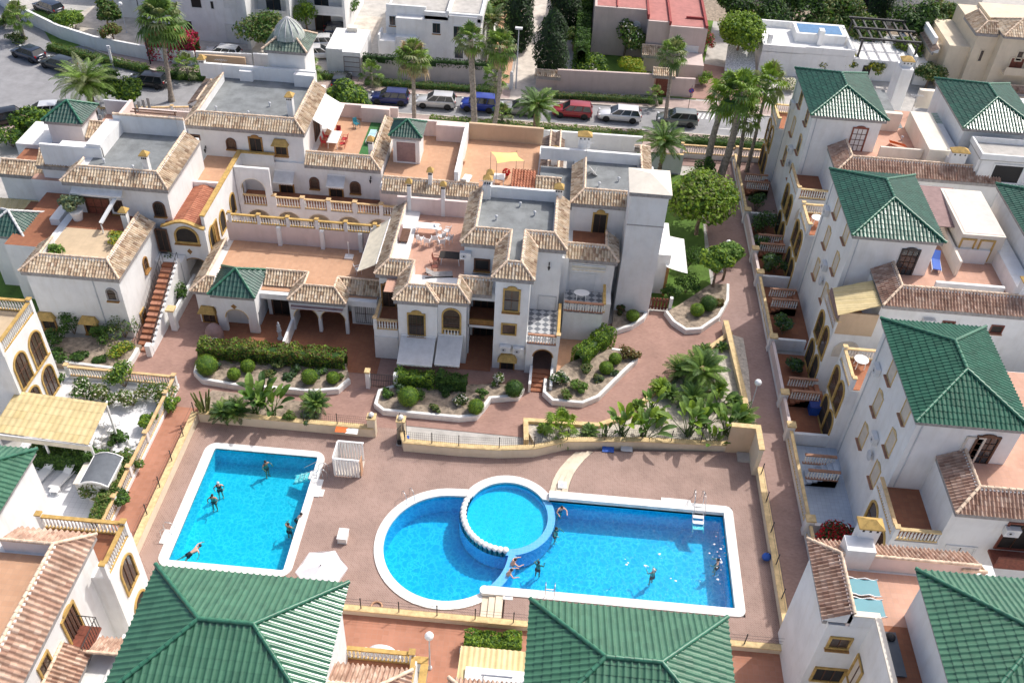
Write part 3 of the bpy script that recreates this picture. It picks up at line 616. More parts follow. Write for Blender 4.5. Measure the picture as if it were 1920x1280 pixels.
# ---- road, kerbs, pavements
road = [(60, 93.6), (60, 99.2), (10, 98.6), (-4, 97.9), (-20, 97.3), (-34, 96.6), (-42, 97.0), (-49, 99.0), (-59, 104.4), (-66, 109.5), (-85, 124), (-110, 110), (-84, 84.8), (-60, 86.6), (-46, 89.6), (-34, 91.6), (-20, 92.7), (0, 93.3)]
flat('road', road, .004, 'asphalt')
def kerb(pts, name='kerb', w=.18, h=.12, mat='paleconc'):
    m = MB(); o = offs(pts, w)
    for i in range(len(pts) - 1): m.prism([pts[i], pts[i + 1], o[i + 1], o[i]], 0, h + .001 * (i % 2), mat)
    struct(name, m)
kerb([(60, 99.2), (10, 98.6), (-4, 97.9), (-20, 97.3), (-34, 96.6), (-42, 97.0), (-49, 99.0), (-59, 104.4), (-66, 109.5), (-85, 124)][::-1])
kerb([(-84, 84.8), (-60, 86.6), (-46, 89.6), (-34, 91.6), (-20, 92.7), (0, 93.3), (60, 93.6)][::-1])
flat('pavement', [(60, 99.38), (60, 101.8), (-34, 100.4), (-42, 99.8), (-54, 102.4), (-70, 113), (-85, 126), (-85, 124.2), (-66, 109.8), (-59, 104.7), (-49, 99.2), (-42, 97.2), (-34, 96.8), (-20, 97.5), (-4, 98.1), (10, 98.8)], .10, 'pavement')
flat('pavement', [(-84, 84.6), (-60, 86.4), (-46, 89.4), (-34, 91.4), (-20, 92.5), (0, 93.1), (60, 93.4), (60, 88.2), (-14, 88.2), (-40, 86), (-60, 80)], .08, 'pavement')
m = MB()
for x in range(-24, 30, 6): m.face([(x, 95.05, .008), (x + .01, 95.15, .008), (x + 2.6, 95.2, .008), (x + 2.6, 95.1, .008)], 'paint')
for i in range(6): m.face([(15.2 + i * .5, 97.0, .008), (15.45 + i * .5, 97.0, .008), (15.9 + i * .5, 98.3, .008), (15.65 + i * .5, 98.3, .008)], 'paint')
for x in (-19.2, -14, -9.2, -4.0, 1.4, 6.0): m.face([(x, 96.2, .008), (x + .1, 96.2, .008), (x + .1, 97.3, .008), (x, 97.3, .008)], 'paint')
struct('road_marking', m)
flat('lawn', [(8.6, 69), (14.6, 69), (15.2, 84.5), (8.8, 84.5)], .02, 'lawn'); flat('lawn', rect(-52, -40.2, 52, 66), .02, 'lawn'); flat('lawn', [(9.5, 62.8), (14.8, 62.4), (14.8, 69), (9.5, 69)], .024, 'lawn')
flat('lawn', [(4.0, 101.6), (16, 101.6), (20, 125), (6, 125)], .03, 'lawn'); flat('lawn', pxs([(105, 95), (60, 20), (230, 20), (260, 85), (205, 75)]), .03, 'lawn'); flat('garden_soil', rect(-60, 60, 125, 165), -.01, 'soil')
flat('driveway', [(-5.4, 98), (-1.6, 98), (-1.6, 132), (-5.4, 132)], .11, 'paleconc'); flat('driveway', [(-45, 101.8), (-23.4, 100.8), (-23.4, 118), (-45, 118)], .03, 'paleconc')
flat('driveway', [(-62, 108.5), (-48, 101.6), (-42, 106), (-42, 113), (-60, 116)], .034, 'paleconc'); flat('driveway', [(14.4, 101.8), (24, 101.8), (24, 110), (14.4, 112)], .034, 'path')
flat('pool_terrace', rect(-9.0, -5.7, 102, 128), .026, 'terra'); flat('lawn', rect(-7.6, -5.8, 116, 128), .04, 'lawn')

# ---- low walls of the pool and the planting beds
def lowwall(name, pts, label, cat='wall', h=1.0, w=.3, mat='cream', topm='ochrepale', z0=0, tw=.06):
    m = MB(); l, r = offs(pts, w / 2), offs(pts, -w / 2); tl, tr = offs(pts, w / 2 + tw), offs(pts, -w / 2 - tw)
    for i in range(len(pts) - 1):
        m.prism([l[i], l[i + 1], r[i + 1], r[i]], z0, h - .08, mat); m.prism([tl[i], tl[i + 1], tr[i + 1], tr[i]], h - .08, h + .0015 * (i % 2), topm)
    return tag(m.build(name), label, cat)
lowwall('pool_wall', [(-23.85, 30.9), (-23.85, 45.3)], 'long tan wall on the left side of the small turquoise pool', h=.95)
lowwall('pool_wall', [(-23.6, 45.35), (-11.0, 45.3)], 'straight tan wall behind the small pool, in front of the cactus bed', h=.95)
lowwall('pool_wall', [(-9.2, 45.9)] + pxs([(760, 843), (860, 852), (935, 856), (1000, 854), (1062, 840)]) + pxs([(1200, 840), (1364, 848)]), 'curving tan wall behind the big pool, in front of the palm garden', h=.95)
lowwall('pool_wall', [(-23.6, 31.0), (16.2, 31.0)], 'tan wall along the near edge of the pool deck', h=.55)
lowwall('pool_wall', [(16.25, 31), (16.2, 44.6)], 'tan wall on the right side of the big pool beside the shaded alley', h=1.1)
lowwall('garden_wall', [(16.0, 46.9), (15.9, 52), (15.35, 60.5)], 'ochre topped wall between the palm garden and the shaded alley', h=1.0)
m = MB(); m.box(14.1, 16.05, 46.45, 46.75, 0, 2.9, 'tanwall'); m.box(15.75, 16.05, 44.5, 46.45, 0, 2.905, 'cream'); m.box(14.05, 16.1, 46.4, 46.8, 2.9, 3.0, 'ochrepale'); m.box(15.7, 16.1, 44.45, 46.4, 2.905, 3.004, 'ochrepale'); m.box(14.9, 15.75, 45.6, 46.4, 0, .5, 'concrete')
tag(m.build('corner_wall'), 'tall brown corner wall at the back right of the pool deck', 'wall')
# palm garden
gardpx = [(988, 812), (985, 797), (1120, 806), (1180, 787), (1215, 752), (1290, 690), (1368, 632), (1392, 640), (1402, 700), (1410, 800), (1360, 838), (1200, 832), (1062, 832), (1005, 842)]
gp = pxs(gardpx); flat('gravel', gp, .35, 'gravel', skirt=.4)
lowwall('garden_kerb', [tuple(p) for p in pxs([(986, 835), (985, 797), (1120, 806), (1180, 787), (1215, 752), (1290, 690), (1368, 632)])], 'ochre kerb wall curving along the path beside the palm garden', h=.62, w=.35, mat='ochrepale', topm='ochrepale', tw=0)
def bed(name, pxl, label, h=.45, kh=.5, cur='coping', soil='soil', closed=True, w=.28, edge=None):
    p = pxs(pxl); ar = sum(p[i][0] * p[(i + 1) % len(p)][1] - p[(i + 1) % len(p)][0] * p[i][1] for i in range(len(p)))
    if ar < 0: p = p[::-1]; 
    r = empty(name, (sum(q[0] for q in p) / len(p), sum(q[1] for q in p) / len(p), 0), label, 'planting bed')
    m = MB(); l = [[V((q[0], q[1], h)) for q in p]]
    for t in tessellate_polygon(l):
        a, b, c = (l[0][i] for i in t)
        if (b - a).cross(c - a).z < 0: b, c = c, b
        m.face([a, b, c], soil)
    for i in range(len(p)): a, b = p[i], p[(i + 1) % len(p)]; m.face([(*a, 0), (*b, 0), (*b, h), (*a, h)], soil)
    m.build('soil', r); m = MB(); e = pxs(edge) if edge else p + [p[0]]
    o1, o2 = offs(e, w / 2), offs(e, -w / 2); top = [V(((a[0] + b[0]) / 2, (a[1] + b[1]) / 2)) for a, b in zip(o1, o2)]
    for i in range(len(e) - 1):
        A0, A1, B0, B1 = o1[i], o1[i + 1], o2[i], o2[i + 1]; k = .75
        prof_ = lambda O, T, B: [(O[0], O[1], 0), (O[0], O[1], kh - .08), (T[0] + (O[0] - T[0]) * k, T[1] + (O[1] - T[1]) * k, kh), (T[0] + (B[0] - T[0]) * k, T[1] + (B[1] - T[1]) * k, kh), (B[0], B[1], kh - .08), (B[0], B[1], 0)]
        m.grid([prof_(A0, top[i], B0), prof_(A1, top[i + 1], B1)], cur, smooth=False)
    m.build('white_kerb', r); return r
bed('planting_bed', [(368, 700), (380, 716), (440, 727), (587, 739), (636, 735), (656, 715), (650, 690), (600, 680), (385, 668)], 'white rimmed bed of clipped balls in front of the hedge of the low arched house', edge=[(372, 690), (368, 704), (382, 718), (440, 728), (587, 740), (634, 736), (655, 718)])
bed('planting_bed', [(705, 765), (712, 740), (740, 728), (975, 728), (980, 737), (970, 748), (915, 752), (905, 775), (890, 788), (860, 788), (720, 775)], 'white rimmed bed with a notch in front of the three storey house', edge=[(738, 732), (712, 740), (705, 764), (720, 776), (860, 789), (892, 786), (906, 770), (918, 753), (970, 749), (980, 736)])
bed('planting_bed', [(1020, 725), (1022, 745), (1036, 757), (1090, 762), (1120, 750), (1165, 705), (1192, 678), (1190, 668), (1145, 662), (1120, 665), (1060, 690)], 'white rimmed wedge shaped bed beside the arched porch steps', edge=[(1022, 718), (1020, 742), (1036, 757), (1090, 762), (1120, 750), (1165, 705), (1192, 680), (1190, 668), (1146, 662)])
bed('planting_bed', [(1146, 628), (1180, 618), (1205, 602), (1213, 588), (1150, 585)], 'small curved white rimmed bed below the tall blank wall', edge=[(1146, 628), (1182, 617), (1204, 603), (1213, 588)])
bed('planting_bed', [(1248, 592), (1262, 610), (1285, 625), (1310, 624), (1345, 600), (1362, 570), (1362, 540), (1330, 540), (1270, 580)], 'rounded white rimmed bed below the tall leafy tree by the alley', edge=[(1247, 590), (1262, 610), (1285, 625), (1312, 623), (1345, 600), (1362, 570), (1363, 540)])
bed('planting_bed', [(107, 690), (235, 700), (255, 670), (268, 655), (200, 640), (100, 640)], 'bed of shrubs under the grey house wall beside the red steps', edge=[(100, 683), (232, 700), (250, 678), (260, 660)])
p = pxs([(378, 790), (600, 800), (605, 775), (600, 765), (400, 740), (375, 765)]); flat('garden_soil', p, .5, 'soil', skirt=.5)
# deck fence posts and wires
def fence(pts, z, label, h=1.0, wires=4, step=2.4, panel=False, col='metaldark'):
    r = empty('metal_fence', (*pts[0], z), label, 'fence'); w_ = MB()
    for i in range(len(pts) - 1):
        a, b = V((*pts[i], z)), V((*pts[i + 1], z)); L = (b - a).length; n = max(1, round(L / step))
        for k in range(n + (i == len(pts) - 2)):
            p = a.lerp(b, k / n); m = MB(); m.tube([p, p + V((0, 0, h))], .035, col, 6); m.ball(p + V((0, 0, h)), .05, col, 6); m.build('post', r)
        for k in range(wires): zz = V((0, 0, h * (k + 1) / (wires + .3))); w_.tube([a + zz, b + zz], .009, col, 4, False)
        if panel:
            for k in range(int(L / .14)): p = a.lerp(b, k * .14 / L); w_.tube([p + V((0, 0, .05)), p + V((0, 0, h - .05))], .007, col, 3, False)
    w_.build('wire', r); return r
fence([(-23.85, 31.5), (-23.85, 45.2)], .95, 'dark post fence on the left wall of the small pool', wires=2)
fence([(-22.8, 31.0), (16, 31.0)], .55, 'dark post fence on the near wall of the pool deck', wires=3, step=2.3)
fence([(-16, 45.3), (-11.2, 45.3)], .95, 'mesh fence on the wall left of the pool gate', wires=4, step=2.4, panel=True)
fence([(-9.2, 45.9)] + pxs([(760, 843), (860, 852), (935, 856), (1000, 854), (1062, 840), (1200, 840), (1364, 848)]), .95, 'mesh fence on the curving wall between the pool gate and the corner wall', wires=4, step=2.4, panel=True)
fence([(16.2, 31.5), (16.2, 44)], 1.1, 'dark post fence on the right wall of the big pool', wires=2)
for x, l in ((-11.15, 'tan gate pillar with a white ball, left of the pool entrance'), (-9.05, 'tan gate pillar with a white ball, right of the pool entrance')):
    m = MB(); m.box(x - .28, x + .28, 45.2, 45.76, 0, 1.75, 'cream'); m.box(x - .33, x + .33, 45.15, 45.81, 1.75, 1.85, 'ochrepale'); m.ball((x, 45.48, 2.0), .2, 'coping', 10); tag(m.build('gate_pillar'), l, 'pillar')
m = MB()
for k in range(9): m.tube([(-8.75 - .06 * k, 45.7 - .2 * k * .6, .05), (-8.75 - .06 * k, 45.7 - .2 * k * .6, 1.5)], .02, 'metaldark', 5)
m.tube([(-8.75, 45.7, 1.5), (-9.23, 44.74, 1.5)], .025, 'metaldark', 5); m.tube([(-8.75, 45.7, .1), (-9.23, 44.74, .1)], .025, 'metaldark', 5)
tag(m.build('pool_gate'), 'open dark metal gate leaf at the pool entrance', 'gate')
# ================================================================== CENTRE: the white houses round the courtyard
# ---- three storey house with the U shaped tiled eaves
h = House('house', 'three storey white house with a narrow tower front below a grey flat roof', 'house', (-3, 58, 0))
h.box(-3.3, -.8, 53.5, 58.5, 0, 8.98); h.box(-.8, 1.4, 57.5, 63.6, 0, 8.98); h.box(-6.0, -3.3, 57.4, 63.6, 0, 8.97)
h.box(-3.3, -.8, 58.5, 63.6, 0, 8.96); h.fl(-5.2, .5, 58.1, 63.6, 9.02, 'bitumen'); h.fl(-2.5, -1.5, 54.6, 58.1, 9.015, 'bitumen')
h.eave([(-6.3, 63.9), (-6.3, 57.1), (-3.6, 57.1), (-3.6, 53.2), (-.5, 53.2), (-.5, 57.2), (1.7, 57.2), (1.7, 63.9)], 9.0, 1.05, .78, 'clay', back=8.95)
h.box(-5.2, .5, 63.6, 63.85, 8.9, 10.0); h.box(-5.25, -4.6, 63.2, 64.1, 8.9, 10.3); h.chimney(.75, 63.5, 8.9, 10.5); h.chimney(-4.9, 63.7, 9, 10.6)
h.box(-10.5, -7.55, 53.4, 56.4, 0, 6.24); h.box(-7.55, -5.4, 53.7, 56.4, 0, 6.23); h.box(-12.4, -10.5, 56.3, 65.0, 0, 6.22); h.box(-10.5, -5.4, 56.4, 65.0, 0, 5.9); h.box(-5.4, -3.3, 57.1, 57.4, 0, 6.2)
h.box(-5.4, -3.3, 54.9, 57.2, 5.45, 6.2); h.box(-5.4, -3.3, 54.9, 57.2, 2.75, 3.0); h.fl(-5.4, -3.3, 54.9, 57.2, 3.02, 'terradark')
h.fl(-11.7, -6.0, 54.4, 65.0, 5.95, 'terrapink')
h.eave([(-12.7, 65.2), (-12.7, 56.0), (-10.8, 56.0), (-10.8, 53.1), (-7.4, 53.1), (-7.4, 53.4), (-5.1, 53.4), (-5.1, 54.6), (-3.62, 54.6)], 6.25, 1.05, .78, 'clay', back=5.9)
h.box(-12.4, -6.1, 64.9, 65.15, 5.8, 7.5, 'pinkwall'); h.chimney(-11.4, 65, 5.9, 8.9, .3, .3); h.chimney(-8.6, 65, 5.9, 8.9, .3, .3)
# left balcony over the garage
h.box(-12.4, -10.55, 53.5, 56.2, 0, 2.95); h.fl(-12.35, -10.6, 53.6, 56.2, 2.97, 'terradark'); h.balu((-12.3, 53.6), (-10.6, 53.6), 2.98, posts=(0,)); h.balu((-12.3, 56.1), (-12.3, 53.6), 2.98)
h.winp('B2', 265, 460, 1, 56.3, -1, .95, 2.1, up=.2, sill='door', frame='ochredark', glass='glassbrown')
h.winp('B2', 420, 620, 1, 53.4, -1, 1.15, 2.0, up=.28, grille=True, frame='ochre', mull=(3, 1), glass='glassbrown')
h.winp('B2', 615, 600, 1, 53.7, -1, 1.25, 2.3, kind='arch', glass='glassbrown', frame='ochre', sill=False, mull=(0, 2)); p = onwall(*px('B2', 615, 660), 1, 53.7); h.balu((p.x - .6, 53.62), (p.x + .6, 53.62), p.z - .45, h=.85, rail='ochre')
h.winp('B2', 950, 485, 1, 53.5, -1, 1.05, 1.9, up=.25, frame='ochre', mull=(1, 1)); h.winp('B2', 935, 645, 1, 53.5, -1, .95, .9, frame='ochre', sill=False, mull=(0, 0), glass='glassbrown')
h.winp('B2', 925, 845, 1, 53.5, -1, .95, 1.25, hood='ochre', frame='ochredark', glass='darkroom'); h.winp('B2', 785, 285, 1, 57.4, -1, 1.0, .85, frame='wooddark', mull=(0, 0), glass='dark')
p = onwall(*px('B2', 915, 745), 1, 53.5); h.ac(1, 53.5, -1, p.x, p.z); p = onwall(*px('B2', 990, 755), 1, 53.5); h.ac(1, 53.5, -1, p.x, p.z); p = onwall(*px('B2', 695, 225), 1, 57.4); h.ac(1, 57.4, -1, p.x, p.z)
for z in (0.1, 3.0): 
    h.win(1, 57.1, -1, (-4.35, z + 1.15), 1.5, 2.2, glass='dark', frame='wooddark', sill='door', mull=(2, 0))
h.box(-5.42, -5.3, 54.9, 55.2, 0, 6.0); m = MB(); m.box(-5.3, -3.35, 54.95, 55.1, 3.05, 3.5, 'ochredark'); m.build('loggia_parapet', h.root)
h.lantern('B2', 1160, 290, 1, 57.5, -1)
h.winp('B2', 1145, 520, 1, 57.5, -1, 1.35, 2.1, glass='shutterwhite', frame='steel', sill='door', mull=(0, 0), fw=.05)
# arched porch with chequered terrace on top
arcade(h.root, 1, 53.25, -.78, 1.7, 0, 2.95, [(.55, 1.45, 2.5, 0)], edge='ochredark', trim=.09); h.box(1.45, 1.7, 53.53, 57.5, 0, 2.94); h.box(-.8, 1.45, 53.54, 57.5, 2.7, 2.93)
brickmat('chequer', (.62, .62, .62), (.16, .17, .19), (.4, .4, .4), .42, .42, off=0, stain=.05); n_ = MAT['chequer'].node_tree
n_.nodes.remove(n_.nodes['Brick Texture']); ck = n_.nodes.new('ShaderNodeTexChecker'); ck.inputs['Scale'].default_value = 2.4; ck.inputs[1].default_value = (.5, .51, .52, 1); ck.inputs[2].default_value = (.17, .185, .21, 1)
n_.links.new(n_.nodes['Mapping'].outputs[0], ck.inputs[0]); n_.links.new(ck.outputs[0], n_.nodes['Mix'].inputs[6]); n_.nodes['Mapping'].inputs['Rotation'].default_value = (0, 0, .785)
h.fl(-.75, 1.5, 53.4, 57.45, 2.96, 'chequer'); h.balu((-.7, 53.4), (1.6, 53.4), 2.97, rail='railbrown', posts=(1,)); h.balu((1.58, 53.5), (1.58, 57.3), 2.97, rail='ochre')
h.win(1, 57.5, -1, (.4, 1.15), 1.1, 2.2, glass='darkroom', frame='woodred', sill='door')
m = MB()
for i in range(5): m.box(-.15, 1.25, 51.2 + i * .38, 53.2, i * .12, (i + 1) * .12 + .0, 'terradark')
m.box(-.35, -.15, 51.1, 53.2, 0, .9, 'white'); m.box(1.25, 1.45, 51.1, 53.2, 0, .9, 'white'); m.build('porch_steps', h.root)
h.awning([(-10.3, 53.35, 2.75), (-7.65, 53.35, 2.75), (-7.65, 51.1, 1.85), (-10.3, 51.1, 1.85)], 'canvasgrey'); h.awning([(-7.5, 53.65, 2.85), (-5.6, 53.65, 2.85), (-5.6, 51.3, 1.9), (-7.5, 51.3, 1.9)], 'canvasgrey')
h.awning([(-12.75, 63.5, 6.3), (-12.75, 57.2, 6.3), (-14.3, 57.4, 5.3), (-14.3, 63.3, 5.3)], 'canvascream')
h.box(-12.4, -10.6, 53.42, 53.48, .1, 2.3, 'shutterwhite'); h.vents([(-3.9, 60.5, 9.0), (-1.0, 61.5, 9.0), (-2.2, 62.6, 9.0)]); h.aerial(-4.9, 62.6, 9.0); h.done()
# ---- right hand house with the white stair tower
h = House('house', 'white house with a tall pale hipped stair tower at its right end', 'house', (5, 62, 0))
h.box(1.95, 5.65, 60.3, 64.2, 0, 6.2); h.box(1.42, 2.0, 60.0, 63.9, 0, 6.3)
h.eave([(1.7, 60.0), (5.9, 60.0), (5.9, 63.2)], 6.25, 1.05, .78, 'clay', back=5.9); h.fl(2.2, 5.0, 61.0, 64.0, 6.22, 'terradark')
h.box(1.9, 6.2, 64.0, 70.4, 0, 8.98); h.fl(2.3, 7.2, 64.9, 70.4, 9.02, 'bitumen'); h.eave([(1.75, 69.5), (1.75, 63.7), (6.3, 63.7)], 9.0, 1.05, .78, 'clay', back=8.9)
h.box(1.0, 1.9, 64, 70.4, 0, 8.15, 'white', 'bitumen'); h.box(6.2, 9.05, 61.3, 64.5, 0, 11.7, 'greywall' if 0 else 'white'); h.box(6.2, 8.6, 64.5, 70.4, 0, 8.97); h.box(-1.0, 7.4, 70.3, 70.6, 8.9, 10.0)
mb = MB(); z0, z1 = 12.05, 12.75; cc = [(6.0, 61.1, z0), (9.25, 61.1, z0), (9.25, 64.7, z0), (6.0, 64.7, z0)]; ap = (7.62, 62.9, z1)
for i in range(4): mb.face([cc[i], cc[(i + 1) % 4], ap], 'ivory')
mb.box(6.04, 9.2, 61.15, 64.65, 11.7, 12.04, 'fascia'); mb.build('tower_roof', h.root)
h.box(6.17, 9.08, 61.27, 61.3, 9.0, 9.08, 'fascia')
h.vents([(4, 66.5, 9), (5.6, 67.5, 9)]); h.aerial(2.8, 69.8, 9); h.winp('A2', 1440, 1255, 1, 64.0, -1, 1.0, 2.1, frame='ochre', up=.3, sill='door', glass='darkroom')
h.winp('B2', 1345, 395, 1, 60.3, -1, 2.0, 2.15, glass='shutterwhite', frame='whitepaint', sill='door', mull=(0, 0), fw=.05); h.awning([(2.3, 60.25, 5.55), (4.95, 60.25, 5.55), (4.95, 59.95, 5.4), (2.3, 59.95, 5.4)], 'canvascream', frame=False)
h.box(1.9, 5.0, 57.6, 60.3, 0, 2.93); h.fl(1.95, 5.0, 57.5, 60.25, 2.96, 'chequer'); h.balu((1.9, 57.65), (5.0, 57.65), 2.97, rail='railbrown'); h.balu((5.05, 57.7), (5.05, 60.2), 2.97, rail='ochre'); h.box(5.0, 5.65, 58.9, 60.3, 0, 2.94)
h.eave([(-1.2, 66.2), (.9, 66.2)], 8.3, 1.05, .7, 'clay', pitch=.25); h.eave([(-1.0, 78.0), (-1.0, 70.6)], 6.6, 1.6, .9, 'claydark'); h.eave([(1.0, 70.6), (1.0, 78.0)], 6.6, 1.3, .9, 'claydark')
h.box(-.7, .7, 70.6, 77.8, 0, 6.5); h.box(-.9, 1.0, 66.5, 70.4, 0, 8.2, 'white', 'bitumen'); h.box(1.3, 8.3, 70.6, 72.0, 0, 9.0); h.chimney(2.6, 71.2, 9.0, 11.0, 1.0, .6); h.chimney(.2, 72.2, 7.2, 8.8)
h.eave([(7.0, 73.5), (8.4, 73.5), (8.4, 68.0)][::-1], 9.0, .9, .6, 'clay')
m = MB(); tiles(m, [(9.1, 69.6, 5.0), (9.1, 61.6, 5.0), (10.9, 61.6, 4.2), (10.9, 69.6, 4.2)][2:] + [(9.1, 61.6, 5.2), (9.1, 69.6, 5.2)][::1], 'greendark', 'roll', .3); m.build('green_lean_to', h.root); h.box(9.05, 10.6, 64.6, 69.4, 0, 4.1)
h.awning([(10.3, 69.0, 3.2), (10.3, 64.2, 3.2), (12.1, 64.0, 2.85), (12.1, 69.0, 2.85)], 'canvaswhite', frame=False); m = MB(); m.box(10.4, 10.6, 64.3, 66.8, 0, 3, 'ochredark'); m.build('side_wall', h.root)
h.done()
# ---- low arched house with the big terracotta terrace
h_ = None
h = House('house', 'low white house with arches and a wide empty terracotta roof terrace', 'house', (-20, 58, 0))
h.box(-26.5, -12.75, 58.9, 63.2, 0, 3.1); h.box(-27.0, -22.2, 56.2, 58.9, 0, 3.2); h.fl(-26.0, -12.8, 56.8, 63.0, 3.16, 'terra'); h.box(-22.2, -12.75, 56.4, 58.95, 2.6, 3.12)
h.box(-25.6, -22.2, 55.2, 56.25, 2.4, 3.55); arcade(h.root, 1, 55.15, -25.2, -22.0, 0, 3.5, [(-23.65, 1.75, 2.3, 0)], edge='ochrepale', trim=.07); h.box(-22.25, -22.0, 55.43, 58.5, 1.9, 3.55); h.box(-22.25, -22.02, 58.3, 58.9, 0, 2.2)
h.hip(-25.6, -21.9, 55.0, 58.7, 3.65, 1.35, 'greendark', 'greencap')
h.eave([(-27.3, 62.0), (-27.3, 55.7), (-25.55, 55.7)], 3.3, 1.1, .75, 'clay', fas=.3); h.box(-27.0, -25.5, 56.0, 56.3, 0, 3.25); h.box(-27.02, -26.4, 56.3, 62, 0, 3.15)
h.eave([(-21.9, 57.3), (-19.6, 57.3), (-19.6, 55.7), (-15.0, 55.7), (-15.0, 57.0), (-12.6, 57.0)], 3.25, 1.1, .75, 'clay', fas=.3)
arcade(h.root, 1, 55.95, -19.6, -15.0, 0, 3.0, [(-18.35, 1.9, 2.35, 0), (-16.2, 1.9, 2.35, 0)], edge='ochrepale', trim=.06); h.box(-19.6, -19.35, 56.2, 57.6, 0, 3.0); h.box(-19.6, -19.4, 53.3, 55.95, 0, 1.1); h.box(-15.0, -12.8, 57.3, 58.9, 0, 3.0)
h.box(-21.9, -19.6, 57.6, 58.9, 0, 3.05)
h.winp('B1', 1170, 575, 1, 56.0, -1, .95, 1.1, hood='ochre', frame='ochredark', glass='glassbrown'); h.win(1, 57.6, -1, (-20.8, 1.2), 1.3, 2.1, hood='ochre', frame='wooddark', sill='door', glass='dark'); h.win(1, 57.3, -1, (-13.9, 1.3), 1.5, 1.9, hood='ochre', frame='whitepaint', sill='door', glass='shutterwhite', grille=True)
h.win(1, 58.9, -1, (-16.4, 1.2), 1.2, 2.1, frame='ochredark', sill='door', glass='darkroom'); h.win(1, 58.9, -1, (-18.6, 1.5), 1.2, 1.2, frame='ochredark', glass='darkroom')
p = onwall(*px('B1', 1305, 520), 1, 55.13); m = MB(); m.face([(p.x - .25, 55.12, p.z), (p.x, 55.12, p.z - .25), (p.x + .25, 55.12, p.z), (p.x, 55.12, p.z + .25)], 'ochredark'); m.build('diamond_tile', h.root)
# back wall of the terrace with the balustrade over the courtyard
h.box(-26.4, -12.7, 63.0, 63.25, 3.0, 4.95, 'pinkwall')
for x in (-22.0, -18.4, -15.2): h.box(x - .16, x + .16, 62.7, 63.0, 3.1, 4.96)
h.balu((-26.3, 63.12), (-12.9, 63.12), 4.95, h=.8, rail='ochre', posts=(.02, .2, .38, .56, .74, .92), pcap='ochre', sp=.22)
h.awning([(-19.4, 55.9, 2.75), (-15.3, 55.9, 2.75), (-15.3, 55.6, 2.6), (-19.4, 55.6, 2.6)], 'brownawn', frame=False, val=.16); h.done()
# ---- bridge house over the passage, with the red tiled roof
h = House('bridge_house', 'arched gatehouse with a curved ochre gable and red tiled roof', 'gatehouse', (-29, 64, 0))
arcade(h.root, 1, 60.6, -30.8, -27.3, 0, 5.5, [(-28.6, 2.1, 2.75, 0)], edge='ochredark', trim=.08)
m = MB(); g = [(-30.8, 5.5)] + [(-27.3, 5.5)] + [(-27.3 - 3.5 * i / 14, 5.75 + .55 * math.sin(math.pi * i / 14) ** 1.5) for i in range(15)]
m.face([(a, 60.6, b) for a, b in g], 'white'); m.face([(a, 60.85, b) for a, b in g[::-1]], 'white')
for i in range(2, 16): a, b = g[i], g[i + 1]; m.bar((a[0], 60.62, a[1] + .05), (b[0], 60.62, b[1] + .05), .36, .14, 'ochre')
m.build('gable', h.root)
h.winp('B1', 1040, 120, 1, 60.6, -1, 1.7, 1.35, kind='arch', frame='ochre', sill=True, mull=(0, 0), glass='darkroom', fw=.16)
p = onwall(*px('B1', 1060, 212), 1, 60.6); m = MB(); m.face([(p.x - .22, 60.57, p.z), (p.x, 60.57, p.z - .3), (p.x + .22, 60.57, p.z), (p.x, 60.57, p.z + .3)], 'ochredark'); m.build('diamond_tile', h.root)
m = MB()
for s_, xe, xt in ((1, -27.5, -29.05), (-1, -30.6, -29.05)):
    tiles(m, [(xe, 60.8, 5.75), (xe, 66.3, 5.75), (xt, 66.3, 6.3), (xt, 60.8, 6.3)], 'redtile', 'clay', .26, .42, .05)
m.build('roof', h.root); m = MB(); m.box(-30.6, -27.4, 66.25, 66.5, 5, 6.5, 'white'); m.build('roof_ridge', h.root)
h.box(-30.8, -30.55, 60.9, 72, 0, 5.7); h.box(-27.55, -27.3, 60.9, 71.0, 2.9, 6.75); h.box(-27.55, -27.3, 63.5, 71.0, 0, 2.9); h.box(-27.62, -27.22, 60.9, 71.3, 6.75, 6.87, 'ochre'); h.box(-30.55, -27.55, 66.4, 71.3, 5.6, 5.95); h.fl(-30.5, -27.56, 66.5, 71.2, 6.0, 'terra')
h.box(-27.3, -24.4, 71.0, 71.2, 5.6, 6.75); h.box(-27.3, -24.3, 70.95, 71.26, 6.75, 6.87, 'ochre'); h.box(-30.55, -24.3, 71.2, 74.5, 0, 5.94); h.fl(-30.5, -24.4, 71.25, 71.6, 5.97, 'terra')
for y, z in ((61.8, 4.2), (64.4, 4.0), (67.2, 3.9), (69.5, 3.9)): h.win(0, -27.3, 1, (y, z), 1.1, 1.9, kind='arch', frame='ochre', glass='darkroom', sill=False, mull=(0, 0))
h.win(0, -27.3, 1, (62.6, 4.0), .9, 2.0, frame='ochre', glass='ochredark', sill='door', mull=(0, 0)); h.done()
# ---- back row left: upper house
h = House('house', 'white house behind the courtyard with a ribbed cupola on its green tower', 'house', (-27, 76, 0))
h.box(-31.8, -21.7, 71.4, 80.5, 0, 8.96); h.fl(-31.2, -22.4, 72.2, 80.4, 9.02, 'bitumen'); h.eave([(-32.1, 79.6), (-32.1, 71.1), (-21.4, 71.1), (-21.4, 79.6)], 9.0, 1.1, .8, 'clay', back=8.9)
h.box(-33, -22.5, 80.3, 80.6, 8.8, 10.3); h.chimney(-23.3, 74.2, 9, 10.9, .5, .6); h.chimney(-33.2, 80.6, 9, 10.6, .5, .5); h.box(-24.4, -22.5, 79.6, 80.2, 9, 10.2); h.box(-29.6, -28.4, 79.9, 80.3, 9, 10.0)
h.box(-27.0, -23.6, 81.0, 84.4, 0, 11.6); tilemat('greengrey', [(.13, .19, .15), (.17, .22, .18), (.10, .16, .13)], .6, .4); h.hip(-27.4, -23.2, 80.6, 84.8, 11.9, 1.4, 'greengrey', 'claycap')
